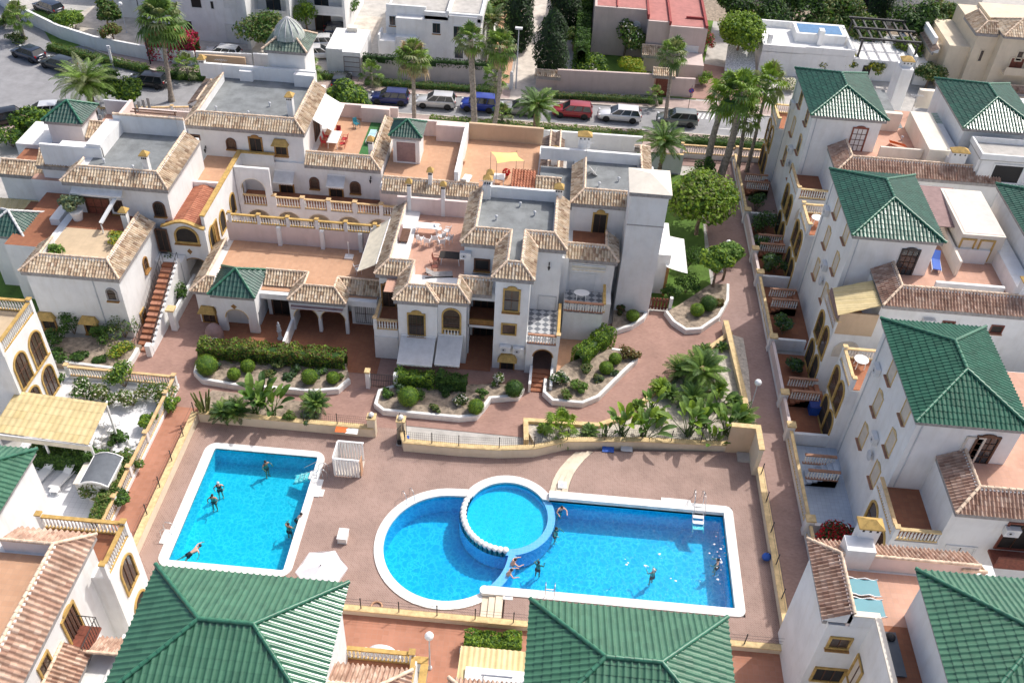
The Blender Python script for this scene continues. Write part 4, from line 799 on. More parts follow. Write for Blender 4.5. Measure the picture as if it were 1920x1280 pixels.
nmat('domegrey', (.40, .45, .40), .7, .15); m = MB(); m.lathe((-25.3, 82.7, 12.5), [(1.45, 0), (1.42, .3), (1.15, .8), (.75, 1.3), (.3, 1.65), (.05, 1.8)], 'domegrey', 12)
for k in range(12): a = k * math.pi / 6; m.tube([(-25.3 + r * math.cos(a), 82.7 + r * math.sin(a), 12.52 + z) for r, z in ((1.47, 0), (1.17, .8), (.77, 1.3), (.06, 1.82))], 0.045, 'canvasgrey', 5)
m.build('cupola', h.root)
h.vents([(-30, 74, 9), (-27, 73.6, 9), (-25.6, 75.5, 9)]); h.aerial(-31, 79.6, 9); h.winp('A1', 1290, 800, 1, 71.4, -1, .65, .85, kind='arch', frame='wooddark', glass='glassbrown', mull=(0, 0)); h.winp('A1', 1432, 832, 1, 71.4, -1, 1.0, 2.15, frame='ochredark', up=.2, sill='door', glass='darkroom'); h.winp('A1', 1570, 835, 1, 71.4, -1, .95, .95, hood='ochre', frame='ochredark', glass='darkroom')
h.winp('A1', 1605, 1075, 1, 71.2, -1, 1.15, 1.6, frame='ochredark', sill='door', glass='dark'); h.winp('A1', 1085, 765, 1, 71.4, -1, .8, .3, frame='wooddark', sill=False, mull=(0, 0), glass='dark')
p = onwall(*px('A1', 1590, 960), 1, 71.2); h.awning([(p.x - .9, 71.2, p.z + .1), (p.x + .9, 71.2, p.z + .1), (p.x + .9, 70.2, p.z - .55), (p.x - .9, 70.2, p.z - .55)], 'canvasgrey', frame=False)
h.box(-24.3, -21.7, 71.2, 71.42, 0, 6.0); h.awning([(-21.6, 79.2, 8.9), (-21.6, 74.2, 8.9), (-19.7, 74.0, 7.9), (-19.7, 79.0, 7.9)], 'canvaswhite'); h.lantern('A1', 1150, 830, 1, 71.4, -1)
h.win(0, -21.7, 1, (76, 7.2), 1.6, 2.1, frame='wooddark', sill='door', glass='dark'); h.done()
# ---- back row middle: lower house with the two roof terraces, over the arcade
h = House('house', 'white house with orange roof terraces and a little green roofed kiosk', 'house', (-14, 75, 0))
h.box(-21.7, -14.9, 71.2, 80.3, 0, 5.9); h.fl(-21.2, -16.4, 71.9, 80.2, 5.94, 'terra'); h.fl(-17.4, -16.4, 72.2, 80.2, 5.96, 'greenturf'); h.eave([(-21.7, 70.9), (-14.9, 70.9), (-14.9, 79.8)], 6.1, 1.05, .75, 'clay', back=5.8)
h.box(-21.7, -14.9, 80.2, 80.5, 5.5, 7.3, 'pinkwall'); h.box(-18.3, -15.6, 79.6, 80.2, 5.9, 7.4, 'pinkwall'); h.chimney(-16.1, 73, 6, 7.9, .4, .5)
h.box(-14.8, -6.9, 69.6, 79.2, 0, 5.3); h.fl(-14.8, -8.3, 70.6, 79.1, 5.34, 'terra'); h.fl(-8.0, -1.2, 70.6, 79.1, 5.34, 'terra'); h.box(-6.9, -1.0, 70.0, 79.2, 0, 5.29); h.box(-8.35, -8.0, 70.4, 79.3, 5.2, 6.9); h.box(-14.8, -8.3, 79.0, 79.3, 5.2, 6.9, 'pinkwall'); h.box(-11, -8.3, 78.2, 79.0, 5.2, 7.0, 'pinkwall'); h.box(-8.0, -1.0, 79.0, 79.3, 5.2, 7.0, 'tanwall')
h.eave([(-14.6, 69.2), (-6.2, 69.2)], 5.2, 1.1, .75, 'clay', back=5.1); h.box(-14.8, -6.9, 69.5, 69.62, 0, 5.0, 'pinkwall'); h.chimney(-10.4, 70.1, 5.3, 7.0, .35, .4); h.chimney(-5.2, 70.2, 5.3, 7.2, .45, .45)
h.box(-14.3, -11.9, 73.8, 76.2, 5.3, 7.9); h.hip(-14.6, -11.6, 73.5, 76.5, 8.1, .95, 'greendark', 'greencap', pitch=.25); h.win(1, 73.8, -1, (-13.1, 6.5), 1.7, 2.0, glass='brownawn', frame='whitepaint', sill='door', mull=(0, 0))
h.winp('A1', 1755, 1020, 1, 71.2, -1, .65, .95, kind='arch', frame='wooddark', glass='glassbrown', mull=(0, 0)); h.winp('A1', 1880, 1095, 1, 71.2, -1, 1.1, 1.5, frame='ochredark', sill='door', glass='dark'); h.winp('A2', 78, 1045, 1, 71.2, -1, .75, 1.0, kind='arch', frame='wooddark', glass='glassbrown', mull=(0, 0))
p = onwall(*px('A1', 1880, 990), 1, 71.2); h.awning([(p.x - .8, 71.2, p.z + .2), (p.x + .8, 71.2, p.z + .2), (p.x + .8, 70.2, p.z - .4), (p.x - .8, 70.2, p.z - .4)], 'canvasgrey', frame=False); h.lantern('A2', 165, 1000, 1, 71.2, -1)
m = MB(); tiles(m, [(-3.4, 70.1, 6.1), (-1.3, 70.1, 6.1), (-1.3, 72.2, 6.6), (-3.4, 72.2, 6.6)], 'redtile', 'clay', .25); m.build('porch_roof', h.root); h.box(-3.2, -1.4, 70.4, 72.0, 5.3, 6.0, 'white'); h.done()
# ---- courtyard gallery: round arches below, balustrade above
g = empty('gallery', (-18, 69, 0), 'white two level gallery with round arches below and a long balustrade across the courtyard', 'gallery')
arcade(g, 1, 68.7, -27.2, -7.5, 0, 2.9, [(-25.6 + 2.7 * i, 2.1, 2.5, 0) for i in range(7)], edge='ivory', trim=.1); m = MB(); m.box(-27.2, -7.5, 68.98, 71.15, 2.6, 2.88, 'white'); m.box(-27.2, -7.5, 70.95, 71.15, 0, 2.6, 'cream'); m.build('slab', g); m = MB(); m.box(-27.2, -7.5, 68.8, 71.1, 2.88, 2.94, 'terradark'); m.build('gallery_floor', g)
arcade(g, 1, 68.72, -27.25, -24.2, 2.9, 6.7, [(-25.8, 2.1, 5.6, 2.9)], edge='ivory', trim=.1)
balustrade(g, (-27, 68.85), (-7.6, 68.85), 2.92, h=1.0, rail='railtan', posts=(.15, .28, .4, .52, .64, .78, .92), sp=.24, pw=.34)
# ---- left: two storey house with the red outdoor stair
h = House('house', 'two storey house with a sandy roof terrace and a red outdoor stair', 'house', (-35, 56, 0))
h.box(-38.5, -31.5, 53.4, 60.9, 0, 5.97); h.fl(-37.8, -32.2, 54.3, 59.0, 6.03, 'sandfloor'); h.fl(-37.8, -32.4, 59.0, 61.2, 6.035, 'terradark'); h.eave([(-38.8, 56.6), (-38.8, 53.1), (-31.2, 53.1), (-31.2, 60.6)], 6.0, 1.25, .85, 'clay', back=5.95)

h.winp('E4', 370, 900, 1, 53.4, -1, .95, 1.1, hood='ochre', frame='ochredark', glass='darkroom'); h.winp('E4', 690, 930, 1, 53.4, -1, .95, 1.1, hood='ochre', frame='ochredark', glass='darkroom'); h.winp('E4', 838, 685, 1, 53.4, -1, .62, .95, kind='arch', frame='fascia', glass='glassbrown', mull=(0, 1)); h.winp('E4', 1088, 460, 0, -31.5, 1, .62, 1.1, kind='arch', frame='ochredark', glass='glassbrown', mull=(0, 1)); h.winp('E4', 1072, 850, 0, -31.5, 1, .7, 1.0, frame='ochre', glass='ochredark', grille=True)
p1, p2 = onwall(*px('E4', 690, 580), 1, 53.38), onwall(*px('E4', 805, 935), 1, 53.38); m = MB(); m.tube([p1, p2], .05, 'greywall', 6); m.build('drainpipe', h.root); h.chimney(-33.0, 59.5, 6, 7.7, .45, .45); h.box(-42, -38.5, 57, 66, 0, 5.4, 'white', 'terradark'); h.box(-39.6, -38.8, 60, 66, 0, 6.0)
m = MB(); w_ = MB(); n = 16
for i in range(n): y0 = 51.9 + i * .47; m.box(-30.75, -29.55, y0, y0 + .49, 0, .19 * (i + 1), 'terradark' if i % 2 else 'pathorange'); w_.box(-29.55, -29.35, y0, y0 + .47, 0, .19 * (i + 1) + .5, 'white')
st = m.build('stair', h.root); w_.build('stair_wall', st); m = MB()
for i in range(0, 17): y = 51.9 + i * .47; z = .19 * i; m.tube([(-30.75, y, z), (-30.75, y, z + .95)], .018, 'metaldark', 5)
m.tube([(-30.75, 51.9, .95), (-30.75, 59.4, .95 + 3.04)], .025, 'metaldark', 5)
for i in range(0, 17): y = 51.9 + i * .47; z = .19 * i + .5; m.tube([(-29.45, y, z), (-29.45, y, z + .6)], .018, 'metaldark', 5)
m.tube([(-29.45, 51.9, 1.1), (-29.45, 59.4, 1.1 + 3.04)], .025, 'metaldark', 5); m.build('stair_rail', st)
h.box(-31.5, -29.3, 59.5, 60.55, 0, 3.05); h.win(1, 60.55, -1, (-30.9, 4.4), .8, 2.0, frame='wooddark', sill='door', glass='darkroom'); h.box(-29.75, -29.35, 51.4, 51.85, 0, 1.1); h.box(-28.95, -28.5, 54.6, 55.1, 0, 2.0); m = MB(); m.box(-29.05, -28.4, 54.5, 55.2, 2.0, 2.15, 'ochrepale'); m.build('post_cap', h.root); h.box(-29.0, -28.8, 55.1, 60.5, 0, 1.2)
h.done()
# ---- left: upper house
h = House('house', 'upper left white house with grey flat roof between two green pyramid roofs', 'house', (-35, 65, 0))
h.box(-38.0, -30.0, 61.2, 69.2, 0, 8.95); h.fl(-37.2, -30.9, 62.2, 69.2, 9.02, 'bitumen'); h.eave([(-38.3, 63.2), (-38.3, 60.9), (-29.7, 60.9), (-29.7, 68.6)], 9.0, 1.15, .85, 'clay', back=8.9)
h.chimney(-31.8, 62.6, 9, 11.0, .45, .45); h.box(-37.0, -31.0, 69.0, 69.25, 8.9, 10.6); h.box(-37.6, -36.4, 64.8, 69.0, 8.9, 10.2); h.box(-41.5, -36.4, 64.7, 64.95, 8.0, 9.9)
h.vents([(-36, 64, 9), (-33.4, 63.4, 9)]); h.aerial(-31.4, 68.6, 9); h.winp('A1', 890, 1165, 1, 61.2, -1, .75, 1.15, kind='arch', frame='wooddark', glass='dark', grille=True, mull=(0, 0)); h.winp('A1', 560, 1180, 1, 61.2, -1, 1.8, 2.4, frame='wooddark', glass='woodred', sill='door', mull=(2, 2)); h.winp('A1', 660, 1150, 1, 61.2, -1, .9, 1.2, frame='whitepaint', glass='glassbrown')
h.awning([(-37.6, 61.15, 8.5), (-33.5, 61.15, 8.5), (-33.5, 60.6, 8.2), (-37.6, 60.6, 8.2)], 'canvaswhite', frame=False); m = MB(); m.bar((-34.0, 61.0, 8.1), (-34.6, 58.6, 7.0), .3, .12, 'whitepaint'); m.bar((-34.6, 58.6, 6.9), (-34.6, 58.6, 6.0), .08, mat='whitepaint'); m.build('awning_case', h.root)
h.box(-43.0, -38.0, 64.5, 72, 0, 6.6, 'white', 'terrapink'); h.eave([(-46.2, 65.2), (-42.3, 65.2)], 6.4, 1.1, .75, 'clay'); h.eave([(-42.3, 64.6), (-38.2, 64.6)], 7.9, 1.2, .8, 'clay'); h.box(-42.0, -38.2, 64.9, 69, 0, 7.8); h.box(-46.2, -42.3, 65.4, 70, 0, 6.1, 'white', 'terradark')
m = MB(); tiles(m, [(-47.2, 63.6, 3.2), (-43.0, 63.6, 3.2), (-43.0, 65.3, 3.9), (-47.2, 65.3, 3.9)], 'corryellow', 'wave', .2, 2, .03); m.build('corrugated_awning', h.root)
h.box(-43.9, -40.9, 70.6, 73.6, 0, 8.5); h.hip(-44.2, -40.6, 70.3, 73.9, 8.7, 1.2, 'greendark', 'greencap'); h.box(-47, -44, 70, 74, 0, 6.5, 'white', 'canvaswhite'); h.box(-40.9, -38, 70.5, 76, 0, 7.0, 'white', 'terrapink'); h.box(-38, -32.4, 69.3, 76, 0, 6.6, 'white', 'sandfloor'); h.box(-38, -32.4, 75.8, 76, 6.6, 7.6, 'pinkwall'); h.box(-32.6, -32.4, 69.3, 75.8, 6.6, 7.55); cap(h.wall, (-37, 69.12, 10.65), (-31, 69.12, 10.65), 'claycap', .14); m = MB(); m.box(-36.8, -34.4, 70.6, 71.6, 7.2, 7.35, 'canvaswhite'); [m.bar((x, y, 6.6), (x, y, 7.2), .08, mat='wooddark') for x in (-36.6, -34.6) for y in (70.8, 71.4)]; m.build('roof_bench', h.root); m = MB(); [m.bar((-37.6, 72.4 + i * .5, 8.6), (-33.6, 72.4 + i * .5, 8.6), .08, mat='wooddark') for i in range(4)]; [m.bar((x, y, 6.6), (x, y, 8.6), .09, mat='wooddark') for x in (-37.4, -33.8) for y in (72.4, 73.9)]; m.build('pergola', h.root); h.box(-38.5, -38.2, 70.7, 75.5, 7, 8.6, 'pinkwall'); h.box(-40.9, -38.5, 75.4, 75.6, 7, 8.4, 'greywall'); h.eave([(-40.8, 70.5), (-38.2, 70.5)], 7.3, 1.5, .8, 'clay')
h.box(-33.2, -32.7, 76, 84, 0, 7.5); h.eave([(-33.6, 84), (-33.6, 76.5)], 8.0, .9, .5, 'claydark')
h.box(-44.3, -41.4, 58.5, 61.2, 0, 4.9); h.hip(-44.6, -41.0, 58.2, 61.8, 5.2, 1.25, 'greendark', 'whitecap'); h.box(-44.0, -41.2, 61.2, 65, 0, 4.0, 'white', 'terradark'); h.done()
# ---- left edge: house with arched windows
h = House('house', 'white house at the left edge with tall arched windows in pairs', 'house', (-37, 45, 0))
h.box(-45, -34.6, 43.0, 47.6, 0, 7.1); h.fl(-45, -34.9, 43.2, 47.5, 7.13, 'sandfloor'); h.balu((-34.75, 43.1), (-34.75, 47.5), 7.15, h=1.0, rail='ochre', posts=(0, 1), pcap='ochre'); h.balu((-44.5, 47.5), (-34.9, 47.5), 7.15, h=1.0, rail='ochre'); h.balu((-44.5, 43.1), (-34.9, 43.1), 7.15, h=1.0, rail='ochre')
for yy, zz, hh in ((44.15, 4.9, 2.1), (46.3, 4.9, 2.1), (44.15, 1.75, 2.0), (46.3, 1.75, 2.0)): h.win(0, -34.6, 1, (yy, zz), 1.45, hh + .5, kind='arch', frame='ochre', glass='glassbrown', mull=(2, 1), sill=False)
h.box(-34.62, -34.5, 43.2, 47.4, 3.45, 3.55, 'ochre'); h.done()
t = empty('pergola', (-31.5, 41.5, 0), 'long corrugated yellow patio roof on white posts beside the arched window house', 'pergola')
m = MB(); tiles(m, [(-35.3, 40.0, 3.05), (-28.6, 39.6, 3.05), (-28.5, 42.9, 3.6), (-35.0, 43.3, 3.6)], 'corryellow', 'wave', .42, .62, .03, .012); m.build('corrugated_sheet', t); m = MB()
for x in (-34.9, -31.8, -28.7): m.bar((x, 39.9, 0), (x, 39.9, 2.95), .12, mat='whitepaint'); m.bar((x, 39.8, 2.95), (x, 43.2, 3.5), .1, mat='whitepaint')
m.bar((-28.6, 42.8, 0), (-28.6, 42.8, 3.5), .12, mat='whitepaint'); m.bar((-35.2, 39.9, 2.93), (-28.5, 39.6, 2.93), .1, .14, mat='whitepaint'); m.build('frame', t)
m = MB(); m.bar((-35.3, 39.85, 2.75), (-28.5, 39.5, 2.75), .03, .35, 'canvascream'); m.build('valance', t)
r = empty('balustrade_wall', (-26.4, 45, 0), 'white patio wall with tan topped balusters around the flowering garden', 'balustrade wall')
balustrade(r, (-34.5, 48.5), (-26.4, 48.4), .25, rail='railtan', posts=(0, .5, 1)); balustrade(r, (-26.4, 48.3), (-26.35, 34.2), .25, rail='railtan', posts=(.12, .4, .62, .8)); m = MB(); m.box(-34.5, -26.25, 48.35, 48.6, 0, .25, 'white'); m.box(-26.5, -26.2, 34.2, 48.35, 0, .252, 'white'); m.build('base', r)
# ---- left edge: green roofed tower and the tiled house below it
h = House('house', 'house at the lower left border with a green roof above the sun loungers', 'house', (-31, 29, 0))
h.box(-36.4, -27.6, 24.7, 33.1, 0, 9.25); h.hip(-36.8, -27.25, 24.3, 33.5, 9.5, 1.6, 'greenlight', 'greencap'); h.done()
h = House('house', 'white house at the bottom left with a small iron balcony', 'house', (-26, 24, 0))
h.box(-34, -22.3, 12, 27.4, 0, 8.97); h.fl(-34, -23.6, 12, 27.0, 9.02, 'terra'); h.eave([(-22.0, 12), (-22.0, 28.6), (-26.2, 28.6)], 9.0, 1.45, .9, 'clayold', 'claycap', pitch=.3, back=8.9); h.box(-26.0, -22.3, 27.4, 28.3, 0, 8.96)
h.box(-26.2, -21.3, 27.3, 30.3, 0, 7.0); h.fl(-26.1, -21.4, 28.3, 30.2, 7.04, 'terradark'); h.balu((-26.1, 30.15), (-21.45, 30.15), 7.05, h=1.0, rail='ochre', posts=(0, 1), pcap='ochre'); h.balu((-21.45, 30.1), (-21.45, 27.4), 7.05, h=1.0, rail='ochre', posts=(1,), pcap='ochre')
h.winp('D1', 640, 725, 0, -21.3, 1, 1.3, 2.3, kind='arch', frame='ochre', glass='glassbrown', mull=(2, 0), sill=False); h.win(0, -21.3, 1, (28.9, 1.9), 1.3, 2.3, kind='arch', frame='ochre', glass='darkroom', mull=(0, 0), sill=False); h.winp('D1', 360, 985, 0, -22.3, 1, 1.15, 2.1, frame='ochre', glass='glassbrown', mull=(3, 0), sill='door', up=.2); h.winp('D1', 222, 1190, 0, -22.3, 1, .85, .85, frame='ochre', glass='glassbrown')
p = onwall(*px('D1', 360, 1060), 0, -22.3); m = MB(); m.box(-22.3, -21.2, p.y - .9, p.y + .9, p.z - .3, p.z - .15, 'woodred')
for k in range(10): m.tube([(-21.25, p.y - .85 + k * .19, p.z - .15), (-21.25, p.y - .85 + k * .19, p.z + .8)], .018, 'metaldark', 5)
for k in range(5): m.tube([(-22.2 + k * .2, p.y + .87, p.z - .15), (-22.2 + k * .2, p.y + .87, p.z + .8)], .018, 'metaldark', 5)
m.tube([(-22.25, p.y + .87, p.z + .8), (-21.25, p.y + .87, p.z + .8), (-21.25, p.y - .85, p.z + .8)], .03, 'metaldark', 5); m.build('iron_balcony', h.root)
p = onwall(*px('D1', 690, 895), 0, -21.6); m = MB(); m.lathe((p.x, p.y, p.z - .3), [(.05, 0), (.12, .1), (.45, .55), (.5, .6)], 'shutterwhite', 16); m.build('satellite_dish', h.root)
h.eave([(-20.9, 18.4), (-20.9, 23.6), (-19.4, 23.6), (-16.8, 23.6)][::-1][::-1][:2], 6.2, 1.3, .7, 'clayold'); h.box(-22.3, -21.2, 15, 23.4, 0, 6.1); h.box(-21.2, -17.2, 15, 24.3, 0, 5.6); h.eave([(-17.0, 24.6), (-21.0, 24.6)], 5.9, 1.2, .6, 'clayold'); m = MB(); m.lathe((-19.9, 20.6, 5.7), [(.5, .0), (.62, .1), (.62, .3), (.2, .42), (.05, .45)], 'shutterwhite', 20); m.ball((-19.9, 20.6, 6.15), .12, 'dark'); m.build('roof_fan', h.root); h.done()
# ================================================================== RIGHT ROW AND NEAR ROW: blocks with green hipped towers
def rblock(Y0, label, roofm='greentile', cap_='greencap', door='glass', dframe='wooddark', seed=0, corr=False, east=True):
    h = House('tower_house', label, 'house', (27, Y0 + 4, 0)); y = lambda v: Y0 + v
    h.box(22.35, 28.35, y(.4), y(8.9), 0, 11.7); h.hip(22, 28.75, Y0, y(9.3), 12, 1.4, roofm, cap_, pitch=.27)
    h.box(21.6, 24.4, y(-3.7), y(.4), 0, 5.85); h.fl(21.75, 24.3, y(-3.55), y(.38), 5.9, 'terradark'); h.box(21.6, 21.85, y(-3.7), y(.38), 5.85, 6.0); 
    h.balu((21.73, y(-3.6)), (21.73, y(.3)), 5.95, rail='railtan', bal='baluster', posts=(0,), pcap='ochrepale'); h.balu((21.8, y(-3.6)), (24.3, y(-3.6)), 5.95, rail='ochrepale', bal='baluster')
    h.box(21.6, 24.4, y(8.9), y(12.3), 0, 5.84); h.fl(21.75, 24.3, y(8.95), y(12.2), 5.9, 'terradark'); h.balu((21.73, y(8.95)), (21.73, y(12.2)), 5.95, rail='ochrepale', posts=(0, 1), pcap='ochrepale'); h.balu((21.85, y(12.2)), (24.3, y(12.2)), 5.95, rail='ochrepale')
    h.box(24.4, 38.5, y(-3.5), y(.4), 0, 8.68); h.box(28.35, 38.5, y(.4), y(9), 0, 8.7); h.fl(25.7, 35.2, y(-2.2), y(.38), 8.75, 'terrapink'); h.fl(28.36, 35.2, y(.38), y(8.9), 8.755, 'terrapink'); h.box(24.4, 38.5, y(8.9), y(12), 0, 5.8)
    h.eave([(24.3, y(.4)), (24.3, y(-3.9)), (38.3, y(-3.9))], 8.95, 1.45, .8, 'clayold', 'claycap', fas=.32, back=8.6)
    for v, z in ((5.6, 10.85), (2.1, 10.95), (5.75, 7.9), (2.2, 8.0), (5.8, 4.75), (2.3, 4.9)): h.win(0, 22.35, -1, (y(v), z), .95, 1.5, glass='shutter' if (v + z + seed) % 3 > .6 else 'glassbrown', frame='ochrepale', sill='brown', mull=(0, 0), proud=.06, up=.16, fw=.07)
    h.win(1, y(.4), -1, (26.7, 9.85), 1.15, 2.15, glass=door, frame=dframe, sill='door', mull=(2, 3), up=.15)
    for v0, z0 in ((-2.75, 3.05), (-.85, 3.05), (-2.75, .15), (-.85, .15), (9.9, 3.05), (11.5, 3.05), (9.9, .15), (11.5, .15)): h.win(0, 21.6, -1, (y(v0), z0 + 1.2), 1.35, 2.4, kind='arch', frame='ochre', glass='glassbrown' if z0 > 1 else 'darkroom', sill=False, mull=(0, 1), fw=.14)
    h.win(1, y(-3.7), -1, (23.0, 4.5), 1.7, 1.3, kind='arch', frame='shutter', glass='shutter', sill=False, mull=(0, 0)); h.winp_ = None
    for x, z in ((29.5, 7.4), (33.0, 7.4), (36.0, 7.4)): h.win(1, y(-3.5), -1, (x, z), .8, .6, glass='darkroom', frame='woodred', sill='brown', mull=(0, 0), fw=.06)
    h.ac(1, y(-3.5), -1, 28.0, 7.6); h.ac(0, 22.35, -1, y(4.0), 6.4)
    m = MB(); c = V((22.1, y(3.6), 5.2)); m.ball(c, .38, 'greywall', 12, (.2, 1, 1)); m.bar(c, c + V((.3, 0, 0)), .05, mat='greywall'); m.build('satellite_dish', h.root)
    h.lantern('E5', 0, 0, 1, 1, 1) if 0 else None
    m = MB(); m.bar((21.66, y(-3.72), 8.5), (21.66, y(-3.72), 8.5), .1); 
    h.chimney(34.6, y(-2.2), 8.7, 10.9, 1.3, .6, 'ochre'); h.box(34.0, 35.2, y(-1.9), y(4.4), 8.6, 10.0)
    h.vents([(31.5, y(3), 8.75), (33, y(6), 8.75)]); h.aerial(33.5, y(8), 8.75); h.ac(1, y(.4), -1, 24.9, 7.4); h.ac(0, 22.35, -1, y(7.4), 9.3)
    m = MB(); m.tube([(22.32, y(8.3), 11.6), (22.32, y(8.3), .2)], .05, 'greywall', 6); m.build('drainpipe', h.root); m = MB(); m.tube([(22.7, y(.36), 11.6), (22.7, y(.36), 6)], .045, 'greywall', 6); m.build('drainpipe', h.root)
    return h
h = rblock(39.1, 'nearest tower house on the right with the largest bright green roof', 'greenmid', seed=0)
h.win(1, 39.5, -1, (26.0, 9.8), .9, 2.0, glass='shutterwhite', frame='shutter', sill='door', mull=(0, 0)); h.win(1, 35.6, -1, (25.9, 4.4), 1.6, 2.4, glass='shutterwhite', frame='shutterwhite', sill='door', mull=(1, 0))
h.fl(25.7, 40, 36.9, 39.48, 8.762, 'terrapink'); m = MB(); m.box(27.5, 31, 34.4, 35.6, 5.4, 5.6, 'woodred'); m.box(27.4, 31.1, 34.3, 34.42, 5.6, 6.5, 'woodred'); m.build('red_balcony', h.root); h.win(1, 35.6, -1, (28.6, 7.0), 1.6, 2.2, glass='darkroom', frame='woodred', sill='door')
h.done()
h = rblock(57.7, 'middle tower house on the right with a blue sunbed on its terrace', 'greentile', door='glass', dframe='metaldark', seed=1)
m = MB(); tiles(m, [(21.3, 53.4, 8.0), (21.5, 56.6, 8.0), (24.3, 57.0, 8.75), (24.3, 54.0, 8.75)], 'corryellow', 'wave', .25, 3, .03); m.build('corrugated_awning', h.root); h.box(21.7, 24.4, 53.95, 54.1, 5.9, 7.9, 'tanwall'); h.box(21.7, 21.8, 54.1, 57.5, 5.9, 7.4, 'brownawn')
h.box(28.9, 33.6, 58.2, 60.2, 8.5, 8.7); h.box(28.4, 33.3, 56.0, 56.25, 8.7, 9.75); h.box(30.7, 33.4, 60.2, 60.4, 8.7, 10.0); h.box(30.6, 30.8, 58.4, 66, 8.7, 10.1, 'ivory'); h.box(31, 34.2, 60.4, 66.8, 8.6, 11.2, 'ivory'); h.fl(31.2, 34.1, 60.6, 66.6, 11.22, 'pinkwall')
m = MB(); rows = [(29.3, 67.0, 11.2), (32.1, 67.0, 11.2), (31.0, 62.0, 10.7), (29.2, 62.0, 10.7)]; m.face(rows, 'brownawn'); m.face([(a, b, c - .04) for a, b, c in rows], 'brownawn'); m.build('brown_awning', h.root)
h.win(1, 60.4, -1, (31.6, 9.9), .9, 1.7, glass='ivory', frame='ochre', sill='door', mull=(0, 0)); h.win(1, 60.4, -1, (33.0, 9.9), .9, 1.7, glass='ivory', frame='ochre', sill='door', mull=(0, 0)); h.done()
h = rblock(75.9, 'farthest tower house on the right beside the tall leaning palms', 'greentile', door='shutterwhite', dframe='woodred', seed=2)
h.box(28.4, 31.5, 80.5, 81.0, 8.7, 10.5, 'ivory'); h.box(28.6, 32.3, 75.4, 75.6, 8.7, 9.8, 'ivory'); h.box(32.4, 34.3, 74.5, 81.5, 8.7, 10.4, 'ivory'); h.fl(28.4, 32.2, 81.2, 89, 8.78, 'bitumen'); h.box(33.4, 34.6, 89.5, 91.5, 0, 10.8); h.chimney(34, 90.5, 10.8, 11.4, 1.0, .9); h.box(34.5, 39, 86, 86.5, 8.6, 10.4, 'ivory')
m = MB(); m.bar((29.2, 77, 8.8), (30.6, 77, 8.8), .06, mat='orange'); m.face([(30.3, 78.2, 8.8), (31.6, 77.2, 9.0), (31.0, 76.6, 9.6), (29.9, 77.6, 9.4)], 'orange'); m.build('orange_cover', h.root); h.done()
# eastern towers, mirrored behind the first row
for k, (y0, l) in enumerate(((75.9, 'far green roofed tower at the right edge in front of the tan villa'), (57.3, 'green hipped tower roof cut by the right border below the pergola terrace'))):
    h = House('tower_house', l, 'house', (39, y0 + 4, 0)); h.box(35.4, 41.6, y0 + .3, y0 + 9.2, 0, 11.7, 'white'); h.hip(35.0, 42.0, y0 - .2, y0 + 9.4, 12, 1.4, 'greentile', 'greencap', pitch=.27)
    h.box(38.5, 50, y0 - 4, y0 + 9, 0, 8.7); h.box(42, 50, y0 + 9, y0 + 14, 0, 8.6); m = MB()
    m.box(34.9, 37.8, y0 + (4.6 if k == 0 else -1.0), y0 + (6.9 if k == 0 else 1.2), 9.7, 9.78, 'polyc')
    for i in range(8): yy = y0 + (4.7 if k == 0 else -.9) + i * .3; m.box(34.9, 37.8, yy, yy + .1, 9.78, 9.81, 'canvaswhite')
    m.build('polycarbonate_roof', h.root)
    if k == 0:
        h.box(36.2, 42.3, 72.6, 72.9, 8.7, 10.9); h.box(36.0, 36.3, 72.9, 75.4, 8.7, 10.9); h.box(42, 42.3, 72.9, 75.4, 8.7, 10.9); m = MB(); m.box(35.9, 42.4, 72.4, 75.5, 10.9, 11.0, 'concrete')
        for a in ((35.9, 42.4, 72.4, 72.55), (35.9, 42.4, 75.35, 75.5), (35.9, 36.05, 72.56, 75.34), (42.25, 42.4, 72.56, 75.34)): m.box(*a, 11.0, 11.5, 'white')
        m.build('terrace_shelter', h.root); h.win(1, 72.6, -1, (38.6, 9.7), 2.4, 1.6, glass='dark', frame='white', sill='door', mull=(0, 0)); h.win(1, 72.6, -1, (41.0, 9.7), 1.3, 1.6, glass='ochredark', frame='white', sill='door', mull=(0, 0))
    h.done()
# ---- patios between the right row and the alley
r = empty('patio_wall', (18.9, 60, 0), 'long white patio wall with balusters on the right side of the shaded alley', 'wall'); m = MB(); m.box(18.75, 19.0, 33, 88, 0, .35, 'white')
for y in (40.1, 48.6, 52.0, 58.4, 67.0, 70.5, 76.8): m.box(18.6, 19.15, y - .25, y + .25, 0, 1.45, 'white'); m.box(18.55, 19.2, y - .3, y + .3, 1.45, 1.56, 'ochrepale')
m.box(18.76, 18.99, 49.2, 58.2, .35, 1.2, 'pinkwall'); m.box(18.76, 18.99, 67.2, 76.6, .35, 1.2, 'pinkwall')
for y in (48.2, 40.0, 58.6, 67.0, 76.9, 35.6): m.box(19.0, 21.6, y - .12, y + .12, 0, 1.1, 'white')
m.build('wall', r); 
for a, b in ((33.2, 39.7), (40.5, 48.2), (58.8, 66.6), (77.2, 87.6)): balustrade(r, (18.87, a), (18.87, b), .33, rail='ochrepale', sp=.24)
flat('patio_paving', rect(19.0, 22.35, 40.1, 48), .03, 'bluetile'); flat('patio_paving', rect(19.0, 22.35, 48.3, 58), .034, 'terradark'); flat('patio_paving', rect(19.0, 22.35, 58.8, 66.8), .03, 'terradark'); flat('patio_paving', rect(19, 22.35, 67.2, 76.6), .034, 'terradark'); flat('patio_paving', rect(19, 22.35, 77, 88), .03, 'pathgrey')
